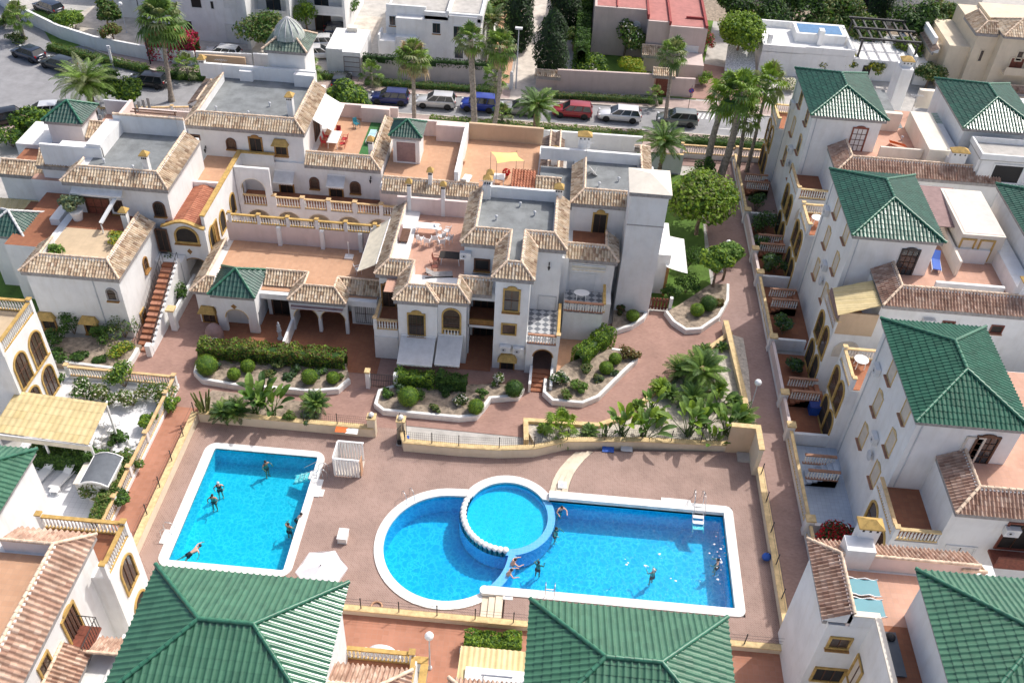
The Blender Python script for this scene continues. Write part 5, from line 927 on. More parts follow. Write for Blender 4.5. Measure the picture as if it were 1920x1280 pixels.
for i, (y0, d, lab) in enumerate(((44.2, 1, 'white balustraded patio stair beside the blue tiled terrace'), (52.0, 1, 'red tiled patio stair below the blind arch'), (63.0, 1, 'red tiled patio stair with a potted shrub beside the middle tower house'), (71.0, 1, 'shaded patio stair next to the dark greenery'), (81.5, 1, 'red tiled patio stair near the leaning palms'))):
    s = empty('patio_stair', (20.3, y0, 0), lab, 'stairs'); m = MB()
    for k in range(7): m.box(19.2 + k * .34, 21.58, y0, y0 + 1.2, 0, .2 * (k + 1), 'terradark' if i else 'bluetile')
    m.build('steps', s); balustrade(s, (19.3, y0 - .1), (21.5, y0 - .1), .9, rail='railbrown', low=True); balustrade(s, (19.3, y0 + 1.3), (21.5, y0 + 1.3), .9, rail='railbrown')
# ---- near row: two towers seen from behind over the pool
def fblock(X0, label, roofm, sides, spec):
    h = House('tower_house', label, 'house', (X0 + 4.5, 21, 0)); h.box(X0 + .4, X0 + 8.8, 18.6, 24.7, 0, 11.7); h.hip(X0, X0 + 9.2, 18.3, 25.1, 12, 1.35, roofm, 'greencap', pitch=.3, lip=spec)
    h.box(X0 - 3.5, X0 + 12.7, 8, 18.6, 0, 8.7); h.box(X0 + 8.8, X0 + 12.3, 21.3, 24.9, 0, 5.9); h.box(X0 - 2.9, X0 + .4, 21.6, 24.9, 0, 5.88)
    return h
h = fblock(-17.0, 'green roofed tower house at the bottom left in front of the small pool', 'greenlight', 1, .007)
h.eave([(-4.5, 14), (-4.5, 22.7), (-8.2, 22.7)], 8.95, 1.45, .8, 'clayold', 'claycap', back=8.6); h.box(-8.2, -4.8, 14, 22.4, 0, 8.9); h.fl(-8.2, -4.8, 22.8, 24.7, 5.95, 'terradark'); h.balu((-8.2, 24.75), (-4.9, 24.75), 5.95, rail='ochre', posts=(1,), pcap='ochre', r=.09); h.balu((-4.8, 24.6), (-4.8, 22.9), 5.95, rail='ochre'); h.done()
h = fblock(.7, 'green roofed tower house at the bottom centre in front of the big pool', 'greenlight', 1, .03)
h.eave([(.9, 23.4), (-2.9, 23.4), (-2.9, 14)], 7.3, 1.3, .75, 'clayold', 'claycap'); h.box(-2.6, .6, 14, 23.1, 0, 7.2)
m = MB(); tiles(m, [(.9, 26.3, 5.35), (-2.6, 26.3, 5.35), (-2.6, 24.2, 5.75), (.9, 24.2, 5.75)], 'corryellow', 'wave', .28, 3, .04); m.build('corrugated_awning', h.root); m = MB(); m.bar((-2.6, 26.2, 0), (-2.6, 26.2, 5.3), .1, mat='whitepaint'); m.bar((-2.6, 26.25, 5.25), (.9, 26.25, 5.25), .1, mat='whitepaint'); m.build('awning_frame', h.root)
m = MB(); m.tube([(-1.3, 23.0, 8.6), (.2, 23.0, 8.6)], .05, 'whitepaint', 6); m.tube([(-1.2, 23, 7.9), (-1.2, 23.0, 8.6)], .03, 'whitepaint', 6); m.build('rail', h.root); h.done()
# garden walls of the near row
r = empty('patio_wall', (-6.5, 28, 0), 'ochre capped garden wall with a curved white panel below the round street lamp', 'wall'); m = MB()
m.box(-9.6, -8.05, 27.7, 27.95, 0, 1.0, 'white'); m.box(-9.7, -8.05, 27.62, 28.03, 1.0, 1.12, 'ochre'); m.box(-6.4, -4.7, 27.6, 27.85, 0, 1.0, 'white'); m.box(-6.4, -4.6, 27.52, 27.93, 1.0, 1.12, 'ochre'); m.box(-4.9, -4.62, 22, 27.5, 0, 1.0, 'white'); m.box(-4.98, -4.54, 22, 27.5, 1.0, 1.12, 'ochre')
m.prism([(-8.05, 27.66), (-6.4, 27.66), (-6.4, 27.9), (-8.05, 27.9)], 0, 1.3, 'greywall'); q = [(-8.0, 1.3)] + [(-7.22 - .8 * math.cos(a), 1.3 + .75 * math.sin(a)) for a in [math.pi * k / 12 for k in range(13)]]
for a, b in zip(q[1:], q[2:]): m.face([(a[0], 27.66, 1.3), (b[0], 27.66, 1.3), (b[0], 27.66, b[1]), (a[0], 27.66, a[1])], 'greywall'); m.face([(a[0], 27.66, a[1]), (b[0], 27.66, b[1]), (b[0], 27.9, b[1]), (a[0], 27.9, a[1])], 'white'); m.face([(a[0], 27.9, a[1]), (b[0], 27.9, b[1]), (b[0], 27.9, 1.3), (a[0], 27.9, 1.3)], 'greywall')
for x in (-8.15, -6.3): m.box(x - .15, x + .15, 27.6, 27.95, 0, 1.35, 'white'); m.ball((x, 27.78, 1.5), .18, 'coping')
m.build('wall', r); flat('patio_paving', rect(-9.6, -4.9, 24.9, 27.6), .03, 'concrete')
# ---- bottom right house with the roof terrace
h = House('house', 'white house at the bottom right with two green tables on its terrace', 'house', (20, 28, 0))
h.box(15.9, 18.0, 27.5, 32.1, 0, 8.6); h.box(18.0, 25.5, 14, 32.09, 0, 8.58); h.fl(17.0, 25, 27.7, 30.9, 8.65, 'terrapink'); h.fl(18.25, 21, 16, 27.7, 8.64, 'terradark')
h.eave([(24.2, 32.5), (15.5, 32.5), (15.5, 27.5)], 8.95, 1.4, .8, 'clayold', 'claycap', fas=.32, back=8.6, backm='pinkwall'); h.box(17.1, 18.6, 31.0, 32.0, 8.6, 10.2); h.chimney(18.3, 32.2, 9.0, 11.0, 1.1, .6); h.box(16.9, 18.2, 27.5, 27.72, 8.58, 9.5); h.box(16.85, 18.25, 27.45, 27.77, 9.5, 9.6, 'ivory'); h.box(17.98, 18.2, 16, 27.5, 8.57, 9.5); h.box(17.94, 18.26, 16, 27.45, 9.5, 9.604, 'ivory'); h.box(20.9, 21.2, 16, 27.6, 8.57, 10.2); h.eave([(24.6, 31.9), (23.3, 31.9)], 8.9, .9, .5, 'clay')
h.winp('E8', 535, 975, 1, 27.5, -1, .95, .85, frame='ochre', glass='glassbrown'); h.winp('E8', 450, 1215, 1, 27.5, -1, 1.5, 1.2, frame='ochre', glass='dark', mull=(2, 0), sill=False); h.winp('E8', 655, 1215, 0, 17.98, -1, .9, 2.0, frame='ochre', glass='shutter', sill='door'); h.done()
h = House('tower_house', 'big green hipped roof cut by the bottom right corner of the photo', 'house', (24, 24, 0)); h.box(19.9, 28, 19, 28.4, 0, 11.7); h.hip(19.45, 28.65, 20.6, 28.8, 12, 1.6, 'greenlight', 'greencap', pitch=.3); h.done()
flat('patio_paving', rect(9.8, 15.9, 20, 27.6), .03, 'terrapink')
# ================================================================== PLANTS
RND = random.Random(7)
def rdir(r):
    while True:
        v = V((r.uniform(-1, 1), r.uniform(-1, 1), r.uniform(-1, 1)))
        if .05 < v.length < 1: return v.normalized()
def leafquad(m, p, d, size, mat, r, long=1.6):
    # a folded leaf: two facets along its midrib, facing roughly d
    a = d.cross(rdir(r)).normalized(); b = a.cross(d).normalized(); s = size * r.uniform(.7, 1.3)
    p0 = p - b * s * long / 2; p1 = p + b * s * long / 2; e = d * s * .18
    m.face([p0, p + a * s * .45 - e, p1, p - a * s * .45 - e], mat)
def clump(m, c, rad, n, size, mats, r, hollow=.55, flat_=1.0, up=.35):
    for _ in range(n):
        d = rdir(r); k = hollow + (1 - hollow) * r.random() ** .6
        p = V(c) + V((d.x * rad[0], d.y * rad[1], d.z * rad[2])) * k
        nn = (d + rdir(r) * .75 + V((0, 0, up))).normalized()
        leafquad(m, p, nn, size, mats[min(len(mats) - 1, int(r.random() ** 1.4 * len(mats)))], r)
def crown(m, c, R, H, r, mats, n=2600, size=.2, lumps=11, flower=None, fl=.0):
    # foliage gathered in lumps of different size with gaps between them
    cs = []
    for i in range(lumps):
        d = rdir(r); d.z = abs(d.z) * 1.1 - .35; k = r.uniform(.45, .8)
        cs.append((V(c) + V((d.x * R * k, d.y * R * k, d.z * H * k)), r.uniform(.32, .55)))
    cs.append((V(c) + V((0, 0, H * .15)), .6))
    for p, s in cs:
        ms = mats if r.random() < .6 else mats[::-1]; clump(m, p, (R * s, R * s, H * s), int(n / len(cs)), size, ms, r, .45)
        if flower: clump(m, p, (R * s * 1.06, R * s * 1.06, H * s * 1.06), int(n / len(cs) * fl), size * .8, [flower], r, .9)
def trunk(m, base, top, r0, r1, r, mat='trunk', limbs=4, spread=1.0):
    b, t = V(base), V(top); pts = [b.lerp(t, i / 5) + V((r.uniform(-.06, .06), r.uniform(-.06, .06), 0)) * (i % 5 != 0) for i in range(6)]
    m.tube(pts, [r0 + (r1 - r0) * i / 5 for i in range(6)], mat, 8)
    for i in range(limbs):
        a = 2 * math.pi * i / limbs + r.random(); s = pts[3].lerp(pts[5], r.random()); e = t + V((math.cos(a) * spread, math.sin(a) * spread, r.uniform(.2, 1.0) * spread))
        m.tube([s, s.lerp(e, .5) + V((0, 0, .15 * spread)), e], [r1 * .8, r1 * .55, r1 * .25], mat, 5)
def tree(loc, H, R, label, mats=('leaf', 'leafdark', 'leaflime'), n=2600, size=.22, th=None, name='tree', group=None, flower=None, fl=0, lumps=11, cat='tree', seed=None, CH=None):
    r = random.Random(seed if seed is not None else label); t = empty(name, loc, label, cat, group); th = th or H * .35; CH = CH or (H - th) / 2
    m = MB(); trunk(m, (0, 0, -.05), (0, 0, H * .62), .09 + R * .035, .05 + R * .015, r, spread=R * .5); m.build('trunk', t, False)
    m = MB(); crown(m, (0, 0, H - CH), R, CH, r, list(mats), n, size, lumps, flower, fl); m.build('crown', t, False); return t
def bush(loc, R, H, label, mats=('leaf', 'leafdark'), n=700, size=.12, name='bush', group=None, flower=None, fl=0, lumps=6, cat='bush'):
    r = random.Random(label); t = empty(name, loc, label, cat, group); m = MB(); crown(m, (0, 0, H * .5), R, H * .52, r, list(mats), n, size, lumps, flower, fl); m.build('foliage', t, False)
    m = MB()
    for i in range(5): a = i * 1.26; m.tube([(0, 0, -.05), (math.cos(a) * R * .3, math.sin(a) * R * .3, H * .35), (math.cos(a + .3) * R * .55, math.sin(a + .3) * R * .55, H * .7)], [.035, .025, .012], 'trunk', 5)
    m.build('stem', t, False); return t
def topiary(loc, R, label, sq=.92, mats=('leaflime', 'leaf'), cat='topiary', group='clipped round bushes in the beds', n=1500):
    r = random.Random(label); t = empty('topiary_bush', loc, label, cat, group); m = MB(); m.ball((0, 0, R * sq), R * .9, mats[-1], 12, (1, 1, sq))
    for _ in range(n):
        d = rdir(r); p = V((d.x * R, d.y * R, d.z * R * sq + R * sq)) * 1.0 * r.uniform(.95, 1.03); leafquad(m, p, (d + rdir(r) * .5).normalized(), .055, mats[int(r.random() * len(mats))], r)
    m.build('foliage', t, False); m = MB(); m.tube([(0, 0, -.1), (0, 0, R * .5)], .06, 'trunk', 6); m.build('stem', t, False); return t
def hedge(p, q, w_, H, label, mats=('leaf', 'leafdark'), dens=150, size=.11, z=0, flower=None, fl=0, wob=.12, name='hedge'):
    r = random.Random(label); p, q = V((*p, z)), V((*q, z)); L = (q - p).length; d = (q - p).normalized(); s = d.cross(V((0, 0, 1)))
    t = empty(name, p, label, 'hedge'); m = MB()
    n = max(2, int(L / .7)); rows = []
    for i in range(n + 1):
        c = p + d * (L * i / n); ww = w_ * .36 * r.uniform(.8, 1.1); hh = H * r.uniform(.78, .9)
        rows.append([c - s * ww, c - s * ww + V((0, 0, hh * .9)), c + V((0, 0, hh)), c + s * ww + V((0, 0, hh * .9)), c + s * ww])
    m.grid(rows, 'leafdark'); bumps = [(r.uniform(0, L), r.uniform(-.5, .5), r.uniform(.5, 1.3)) for _ in range(int(L) + 2)]
    for _ in range(int(L * (w_ + 2 * H) * dens)):
        u = r.uniform(0, L); k = r.random(); g = wob * math.sin(u * 2.1 + 1.3 * math.sin(u * .8)) + wob * .7 * math.sin(u * 5.3)
        if k < .4: pp = p + d * u + s * r.uniform(-.5, .5) * w_ + V((0, 0, H * (1 + g) * r.uniform(.86, 1.02))); nn = V((0, 0, 1))
        else: sg = 1 if k < .7 else -1; pp = p + d * u + s * sg * w_ * .5 * (1 + g) * r.uniform(.85, 1.06) + V((0, 0, H * r.random() ** .8)); nn = s * sg
        mt = flower if flower and r.random() < fl else mats[int(r.random() * len(mats))]
        leafquad(m, pp, (nn + rdir(r) * .8).normalized(), size, mt, r)
    o = m.build('foliage', t); return t
def feather(m, base, az, el, L, r, mat, droop=1.0, n=16, lw=.55, wd=.045):
    # pinnate frond: an arching midrib with leaflets both sides
    pts = []; p = V(base); e = el; st = L / n
    for i in range(n + 1):
        pts.append(p.copy()); p = p + V((math.cos(az) * math.cos(e), math.sin(az) * math.cos(e), math.sin(e))) * st; e -= droop * (1.6 / n) * (.35 + i / n)
    m.tube(pts[::2] + [pts[-1]], [.035 * (1 - i / (len(pts[::2]) + 1)) + .008 for i in range(len(pts[::2]) + 1)], mat, 4, False)
    sd = V((-math.sin(az), math.cos(az), 0))
    for i in range(2, n + 1):
        t = i / n; ll = lw * math.sin(math.pi * min(1, .12 + t * .86)) ** .7 + .06; fw = (pts[i] - pts[i - 1]).normalized(); up = sd.cross(fw)
        for k in (0, .5):
            for sg in (-1, 1):
                q = pts[i - 1].lerp(pts[i], k); d = (sd * sg * .85 + fw * .5 + up * -.15 * sg * 0 - V((0, 0, .28 + r.random() * .2))).normalized()
                m.face([q, q + d * ll * .5 + fw * wd, q + d * ll, q + d * ll * .5 - fw * wd], mat)
def fan(m, base, az, el, L, R, r, mat, seg=13, sag=.35):
    d = V((math.cos(az) * math.cos(el), math.sin(az) * math.cos(el), math.sin(el))); c = V(base) + d * L - V((0, 0, sag * L * .15))
    m.tube([base, V(base) + d * L * .5 + V((0, 0, .03)), c], [.028, .02, .015], mat, 4, False)
    sd = V((-math.sin(az), math.cos(az), 0)); up = sd.cross(d) * -1
    if up.z < 0: up = -up
    for i in range(seg):
        a = math.radians(-115 + 230 * i / (seg - 1)); h = math.radians(230 / (seg - 1) * .5); k = 1 - .12 * abs(a)
        def q(ang, rr, z): return c + (d * math.cos(ang) + sd * math.sin(ang)) * rr + up * z
        rr = R * k * r.uniform(.88, 1.08)
        m.face([c, q(a - h, rr * .6, .10 * R), q(a, rr * .62, .02 * R)], mat); m.face([c, q(a, rr * .62, .02 * R), q(a + h, rr * .6, .10 * R)], mat)
        tip = q(a, rr, 0) - V((0, 0, sag * rr * .55)); m.face([q(a - h * .95, rr * .6, .10 * R), tip, q(a + h * .95, rr * .6, .10 * R)], mat)
def palmtrunk(m, base, top, r0, r1, r, mat='trunkgrey', bend=.0):
    b, t = V(base), V(top); n = max(8, int((t - b).length / .22)); pts, rs = [], []
    for i in range(n + 1):
        f = i / n; pts.append(b.lerp(t, f) + V((bend * math.sin(math.pi * f), bend * .4 * math.sin(2 * math.pi * f), 0))); rs.append((r0 + (r1 - r0) * f ** .7) * (1.06 if i % 2 else .96) * (1.35 - .35 * min(1, f * 8)))
    m.tube(pts, rs, mat, 10)
def fanpalm(loc, top, label, R=1.0, n=34, r0=.26, r1=.17, skirt=1, group='tall fan palms', bend=.0, mats=('palm', 'palmdark', 'palmgrey'), name='palm_tree', L=1.0):
    r = random.Random(label); t = empty(name, loc, label, 'palm tree', group); tp = V(top) - V(loc); m = MB(); palmtrunk(m, (0, 0, -.1), tp, r0, r1, r, bend=bend); m.build('trunk', t, False)
    m = MB()
    for i in range(n):
        f = i / n; az = i * 2.399 + r.uniform(-.2, .2); el = math.radians(78 - 120 * f ** 1.05); fan(m, tp + V((0, 0, .15 - .3 * f)), az, el, L * r.uniform(.9, 1.15), R * r.uniform(.8, 1.1), r, mats[int(r.random() * len(mats))], sag=.25 + .7 * f)
    m.build('fronds', t, False)
    if skirt:
        m = MB()
        for i in range(int(n * .7)): az = i * 2.399 + .5; fan(m, tp - V((0, 0, .2 + .5 * r.random())), az, math.radians(-50 - 30 * r.random()), .6, R * .75 * r.uniform(.6, 1), r, 'deadleaf', 9, .9)
        m.build('dead_fronds', t, False)
    return t
def datepalm(loc, h, label, L=2.6, n=44, r0=.38, r1=.30, mats=('palm', 'palmdark'), group='feather palms', lean=(0, 0), el0=82, name='palm_tree', lw=.5):
    r = random.Random(label); t = empty(name, loc, label, 'palm tree', group); tp = V((lean[0], lean[1], h)); m = MB(); palmtrunk(m, (0, 0, -.1), tp, r0, r1, r, 'trunk'); m.ball(tp, r1 * 1.5, 'deadleaf', 10, (1, 1, .9)); m.build('trunk', t, False); m = MB()
    for i in range(n):
        f = i / n; az = i * 2.399 + r.uniform(-.15, .15); feather(m, tp + V((math.cos(az), math.sin(az), 0)) * r1 * .5, az, math.radians(el0 - 85 * f), L * r.uniform(.85, 1.1), r, mats[int(r.random() * len(mats))], 1.0 + .35 * r.random(), lw=lw)
    m.build('fronds', t, False); return t
def strelitzia(loc, H, label, n=11, mats=('leaf', 'leafdark', 'palm'), group='broad leaved plants in the palm garden', name='bird_of_paradise_plant'):
    r = random.Random(label); t = empty(name, loc, label, 'plant', group); m = MB(); st = MB()
    for i in range(n):
        az = i * 2.399; el = math.radians(r.uniform(48, 85)); ln = H * r.uniform(.45, .7); b = V((r.uniform(-.25, .25), r.uniform(-.25, .25), 0)); d = V((math.cos(az) * math.cos(el), math.sin(az) * math.cos(el), math.sin(el))); e = b + d * ln
        st.tube([b, b.lerp(e, .6) + V((0, 0, .05)), e], [.05, .03, .02], 'palmdark', 5, False)
        sd = V((-math.sin(az), math.cos(az), 0)); LL = H * r.uniform(.45, .65); W = LL * .19; mt = mats[int(r.random() * len(mats))]; tilt = r.uniform(.1, .8); rows = []
        for k in range(6):
            f = k / 5; dd = (d * (1 - f * .5) + V((math.cos(az), math.sin(az), 0)) * f * tilt - V((0, 0, f * f * .7))).normalized(); c = e + d * LL * f * (1 - .25 * f) + V((math.cos(az), math.sin(az), -.35)) * LL * f * f * tilt * .6; wd = W * math.sin(math.pi * (.06 + .9 * f)) ** .7; u = sd.cross(dd)
            if u.z < 0: u = -u
            rows.append([c - sd * wd + u * wd * .35, c, c + sd * wd + u * wd * .35])
        m.grid(rows, mt, smooth=False)
    st.build('stem', t, False); m.build('leaves', t, False); return t
def spiky(loc, R, label, n=40, h=.3, mats=('palm', 'leafdark'), group=None, name='cycad', cat='plant', wd=.035, tr=.12, el0=80):
    r = random.Random(label); t = empty(name, loc, label, cat, group); m = MB(); m.tube([(0, 0, -.05), (0, 0, h)], [tr * 1.3, tr], 'trunk', 8); m.build('trunk', t, False); m = MB()
    for i in range(n): az = i * 2.399; feather(m, (0, 0, h), az, math.radians(el0 - 75 * i / n), R * r.uniform(.85, 1.1), r, mats[int(r.random() * len(mats))], .9, 9, R * .22, wd)
    m.build('leaves', t, False); return t
def cactus(loc, H, label):
    r = random.Random(label); t = empty('cactus', loc, label, 'cactus', 'tall stem cacti beside the small pool'); m = MB()
    for i in range(9): a = i * .7; b = V((math.cos(a) * .2, math.sin(a) * .2, 0)); e = b * 3.2 + V((0, 0, H * r.uniform(.6, 1))); m.tube([b, b.lerp(e, .5) + V((0, 0, .1)), e], [.08, .085, .05], 'leafolive', 7)
    m.build('stem', t, False); return t
def a3(x, y, z=0): return tuple(A(x, y, z))

# ---- tall fan palms along the street
def FP(b, top, z, label, **k):
    bb = A(*b); s = ray(*top); t = bb.y / s.y  # the crown stands above its foot's row
    tp = V((s.x * t, bb.y + k.pop('dy', 0), z)); d = ray(*top); tt = (z - CAMZ) / d.z; tp = V((d.x * tt, d.y * tt, z)); tp.y = min(max(tp.y, bb.y - 1.0), bb.y + 1.0); return fanpalm(tuple(bb), tuple(tp), label, **k)
FP((777, 240), (778, 100), 7.4, 'fan palm with many dead brown fronds in front of the grey garage and white villa', R=1.2, n=36, skirt=1, L=1.15, mats=('palm', 'palmgrey', 'deadleaf'))
FP((892, 273), (882, 75), 11.2, 'tall straight thick trunked fan palm before the blue car', R=.95, n=28, r0=.36, r1=.27)
FP((918, 277), (938, 88), 10.9, 'tall fan palm with a kinked leaning trunk right of the blue car', R=1.1, n=34, bend=.35, r0=.3)
FP((936, 222), (928, 145), 4.4, 'short fan palm half hidden behind the kinked tall palm', R=.8, n=24, skirt=0)
fanpalm(a3(940, 252), V(a3(940, 252)) + V((0, 0, 2.2)), 'small young fan palm in the roadside hedge near the grey car', R=.75, n=22, skirt=0, L=.8)
FP((1322, 332), (1365, 180), 9.6, 'leftmost of the leaning palms by the alley', R=1.3, n=24, bend=-.3, r0=.42, r1=.24, L=1.25, mats=('palm', 'leaflime', 'palmgrey'))
FP((1345, 348), (1388, 172), 10.2, 'leaning palm with the darkest and thickest trunk by the alley', R=1.3, n=26, bend=.35, r0=.46, r1=.26, L=1.25, mats=('palm', 'leaflime', 'palmdark'))
FP((1382, 326), (1398, 222), 6.5, 'shortest of the leaning palms by the alley', R=.95, n=26, skirt=0)
FP((1400, 322), (1440, 158), 9.8, 'rightmost leaning palm by the alley with a thin brown trunk', R=1.25, n=24, skirt=0, r0=.2, r1=.14, L=1.2, mats=('palm', 'leaflime', 'palmgrey'))
FP((1246, 236), (1262, 102), 8.0, 'fan palm standing at the tiled gate in the mauve wall', R=1.1, n=26, skirt=0, r0=.24)
FP((1232, 200), (1228, 178), 1.6, 'small potted fan palm at the foot of the mauve wall', R=.6, n=16, skirt=0, L=.7)
FP((322, 190), (300, 38), 9.0, 'tall fan palm with drooping dead fronds at the bend of the street', R=1.6, n=40, r0=.3, L=1.5)
datepalm(a3(180, 222), 3.9, 'big grey green feather palm behind the small green pyramid roof', L=3.5, n=52, mats=('palmgrey', 'palm'), lw=.6)
datepalm(a3(1003, 264), 4.0, 'bright green feather palm in the roadside hedge before the red car', L=2.6, n=40)
datepalm(a3(1235, 322), 3.3, 'bright feather palm on the lawn behind the white stair tower', L=2.9, n=42)
datepalm(a3(920, 90), 3.5, 'feather palm beside the white villa and the cypresses', L=2.6, n=34, mats=('palmgrey', 'palmdark'))
fanpalm(a3(46, 75), V(a3(46, 75)) + V((0, 0, 3.0)), 'small fan palm beside the wall at the upper left corner', R=.9, n=24, skirt=0)
fanpalm(a3(355, 150), V(a3(355, 150)) + V((0, 0, 1.6)), 'little bushy palm beside the bus stop hedge', R=.8, n=22, skirt=0)
fanpalm(a3(580, 165), V(a3(580, 165)) + V((0, 0, 2.4)), 'fan palm beside the grey garage door', R=1.0, n=24, skirt=0); fanpalm(a3(697, 165), V(a3(697, 165)) + V((0, 0, 1.8)), 'young fan palm against the pinkish wall behind the dark blue car', R=.8, n=20, skirt=0)
# ---- street hedges
hedge((-13.5, 90.6), (9.5, 90.9), 1.3, 1.0, 'long clipped hedge between the street and the balustrade', ('leaflime', 'leaf', 'leafolive'), 90)
hedge((13.5, 91.0), (22.5, 91.2), 1.2, .9, 'clipped hedge along the street beside the leaning palms', ('leaf', 'leafdark'), 90)
hedge((-34, 99.2), (-24, 99.6), 1.0, .8, 'low hedge in front of the white wall near the cupola', ('leaf', 'leafolive'), 70); hedge((-22, 99.0), (-6.4, 99.3), 1.0, .7, 'low hedge behind the row of parked blue and silver cars', ('leaf', 'leafolive', 'leafdark'), 70); hedge((-.5, 99.2), (12, 99.9), .9, .7, 'low hedge behind the red and white cars', ('leafolive', 'leafdark'), 70)
hedge((-60, 101.5), (-47, 97.8), 1.1, .8, 'low hedge between the dark cars and the curved pavement', ('leafolive', 'leaf'), 70); hedge((-45.5, 96.9), (-36, 97.2), 1.2, .9, 'dark low hedge behind the black car', ('leafdark', 'leaf'), 70)
hedge((-22.6, 101.0), (-7.2, 101.4), .8, .8, 'row of small dark shrubs on top of the pinkish wall', ('leafdark', 'cypress'), 90, z=1.9)
# ---- trees and shrubs
tree(a3(250, 215), 4.2, 1.9, 'bright green round tree behind the balustrade on the left', ('leaflime', 'leaf', 'leafdark'), 2400, .24); tree(a3(205, 205), 4.4, 2.6, 'dark dense tree behind the big grey green palm', ('leafdark', 'leaf'), 2400, .25, seed=3)
tree(a3(78, 262), 3.6, 2.5, 'wide leafy tree beside the tall grey screen fence', ('leaf', 'leaflime', 'leafdark'), 2600, .26, th=.8); bush(a3(25, 275), 2.6, 2.4, 'sprawling green bush at the left border beside the street', ('leaflime', 'leaf', 'leafdark'), 1700, .2)
tree(a3(657, 222), 4.3, 2.7, 'big leaved lime green shrub tree beside the white canvas awning', ('leaf', 'leaflime', 'leafdark'), 3400, .32, th=.3); tree(a3(1305, 440), 7.0, 3.3, 'tall leafy tree with yellowish leaves on the lawn beside the alley', ('leaflime', 'leaf', 'leafolive', 'leaflime'), 9000, .24, th=1.0, lumps=26)
bush(a3(1318, 345), 1.3, 3.4, 'dark conical shrub behind the yellowish tree', ('leafdark', 'leaf'), 900, .16); tree(a3(1335, 545), 4.6, 1.5, 'palm like leafy tree beside the round path lamp', ('leaflime', 'leaf'), 1500, .26, th=2.2); tree(a3(1355, 525), 4.0, 1.3, 'spiky dracaena tree right next to the round path lamp', ('leaf', 'palm'), 1200, .26, th=2.0)
def cypress(loc, H, R, label):
    r = random.Random(label); t = empty('cypress_tree', loc, label, 'cypress'); m = MB(); m.tube([(0, 0, -.1), (0, 0, H * .9)], [.18, .03], 'trunk', 7); m.build('trunk', t, False); m = MB()
    for _ in range(5200): f = r.random() ** .8; az = r.random() * 6.283; rr = R * (math.sin(math.pi * min(1, .14 + .86 * f)) ** .6) * r.uniform(.6, 1.08) * (1 + .16 * math.sin(az * 3 + f * 9)); p = V((math.cos(az) * rr, math.sin(az) * rr, .3 + f * H)); leafquad(m, p, V((math.cos(az), math.sin(az), .6)).normalized() + rdir(r) * .4, .2, 'cypress' if r.random() < .75 else 'leafdark', r, 2.4)
    m.build('crown', t, False); return t
cypress(a3(972, 95), 9, 1.7, 'tall dark cypress on the left side of the pale driveway'); cypress(a3(1030, 150), 8.2, 1.9, 'broad dark cypress on the right side of the pale driveway'); cypress(a3(1058, 60), 7.5, 2.0, 'dark cypress farther up the pale driveway'); cypress(a3(1636, 60), 9, 1.6, 'dark cypress behind the modern house, left one'); cypress(a3(1660, 40), 8.5, 1.5, 'dark cypress behind the modern house at the top of the photo')
tree(a3(1378, 118), 6.4, 3.1, 'rounded bright green tree between the pink villa and the modern house', ('leaflime', 'leaf', 'leaflime'), 6500, .26, th=1.2, lumps=22)
tree(a3(1170, 110), 5.2, 2.4, 'tree with white blossom in front of the pink villa', ('leafolive', 'leafdark', 'leaf'), 2600, .24, flower='whiteflower', fl=.06, th=1.0); bush(a3(1187, 147), 2.2, 2.6, 'lime green rounded bush behind the mauve wall', ('leaflime', 'leafyellow'), 1700, .16); bush(a3(1105, 135), 2.4, 2.2, 'leafy mixed shrubs behind the mauve wall by the driveway', ('leaf', 'leaflime', 'leafdark'), 1500, .2); topiary(a3(1108, 92), 1.5, 'clipped dark dome bush on the lawn beside the pink villa', .8, ('leaf', 'leafdark'), group=None); bush(a3(1315, 160), 1.4, 1.7, 'bright bush at the end of the mauve wall', ('leaflime', 'leaf'), 1000, .15)
hedge((2.4, 106), (2.6, 122), 1.6, 3.4, 'tall dark hedge left of the pink villa', ('leafdark', 'leaf'), 50, .18); bush(a3(1320, 95), 1.5, 3.0, 'reddish bougainvillea at the corner of the pink villa', ('leafrust', 'bract', 'leaf'), 900, .16)
tree(a3(500, 104), 5.8, 3.0, 'dark rounded tree in front of the balconied white building', ('leafdark', 'leafolive', 'leaf'), 3200, .24, th=.8); tree(a3(577, 70), 5.0, 1.7, 'egg shaped clipped tree in a round bed', ('leaf', 'leaflime'), 2200, .16, th=.9, CH=1.9); tree(a3(648, 45), 3.8, 1.9, 'dark tree at the top beside the white villa', ('leafdark', 'leaf'), 1600, .22); bush(a3(615, 45), 1.2, 1.4, 'small shrub behind the white cars', ('leafolive', 'leaf'), 600, .15)
bush(a3(140, 60), 2.0, 3.2, 'rounded lime green bush behind the curved wall', ('leaflime', 'leaf'), 1900, .18); bush(a3(105, 50), 1.3, 1.6, 'darker bush left of the lime green bush', ('leaf', 'leafdark'), 800, .16); tree(a3(218, 95), 3.4, 1.5, 'scraggly tree leaning over the curved wall', ('leafolive', 'leaf', 'leafrust'), 1200, .2, th=1.2)
hedge(A(285, 108)[:2], A(375, 115)[:2], 2.0, 3.2, 'pink flowering bougainvillea hedge on the wall behind the tall fan palm', ('leafrust', 'leaf', 'bract'), 90, .2, flower='bract', fl=.5); bush(a3(8, 50), 1.3, 1.2, 'clipped shrub on the pavement at the upper left corner', ('leafolive', 'leaf'), 700, .15); bush(a3(30, 78), 1.5, 1.0, 'low rounded shrub at the foot of the small fan palm', ('leafolive', 'leafdark'), 700, .15)
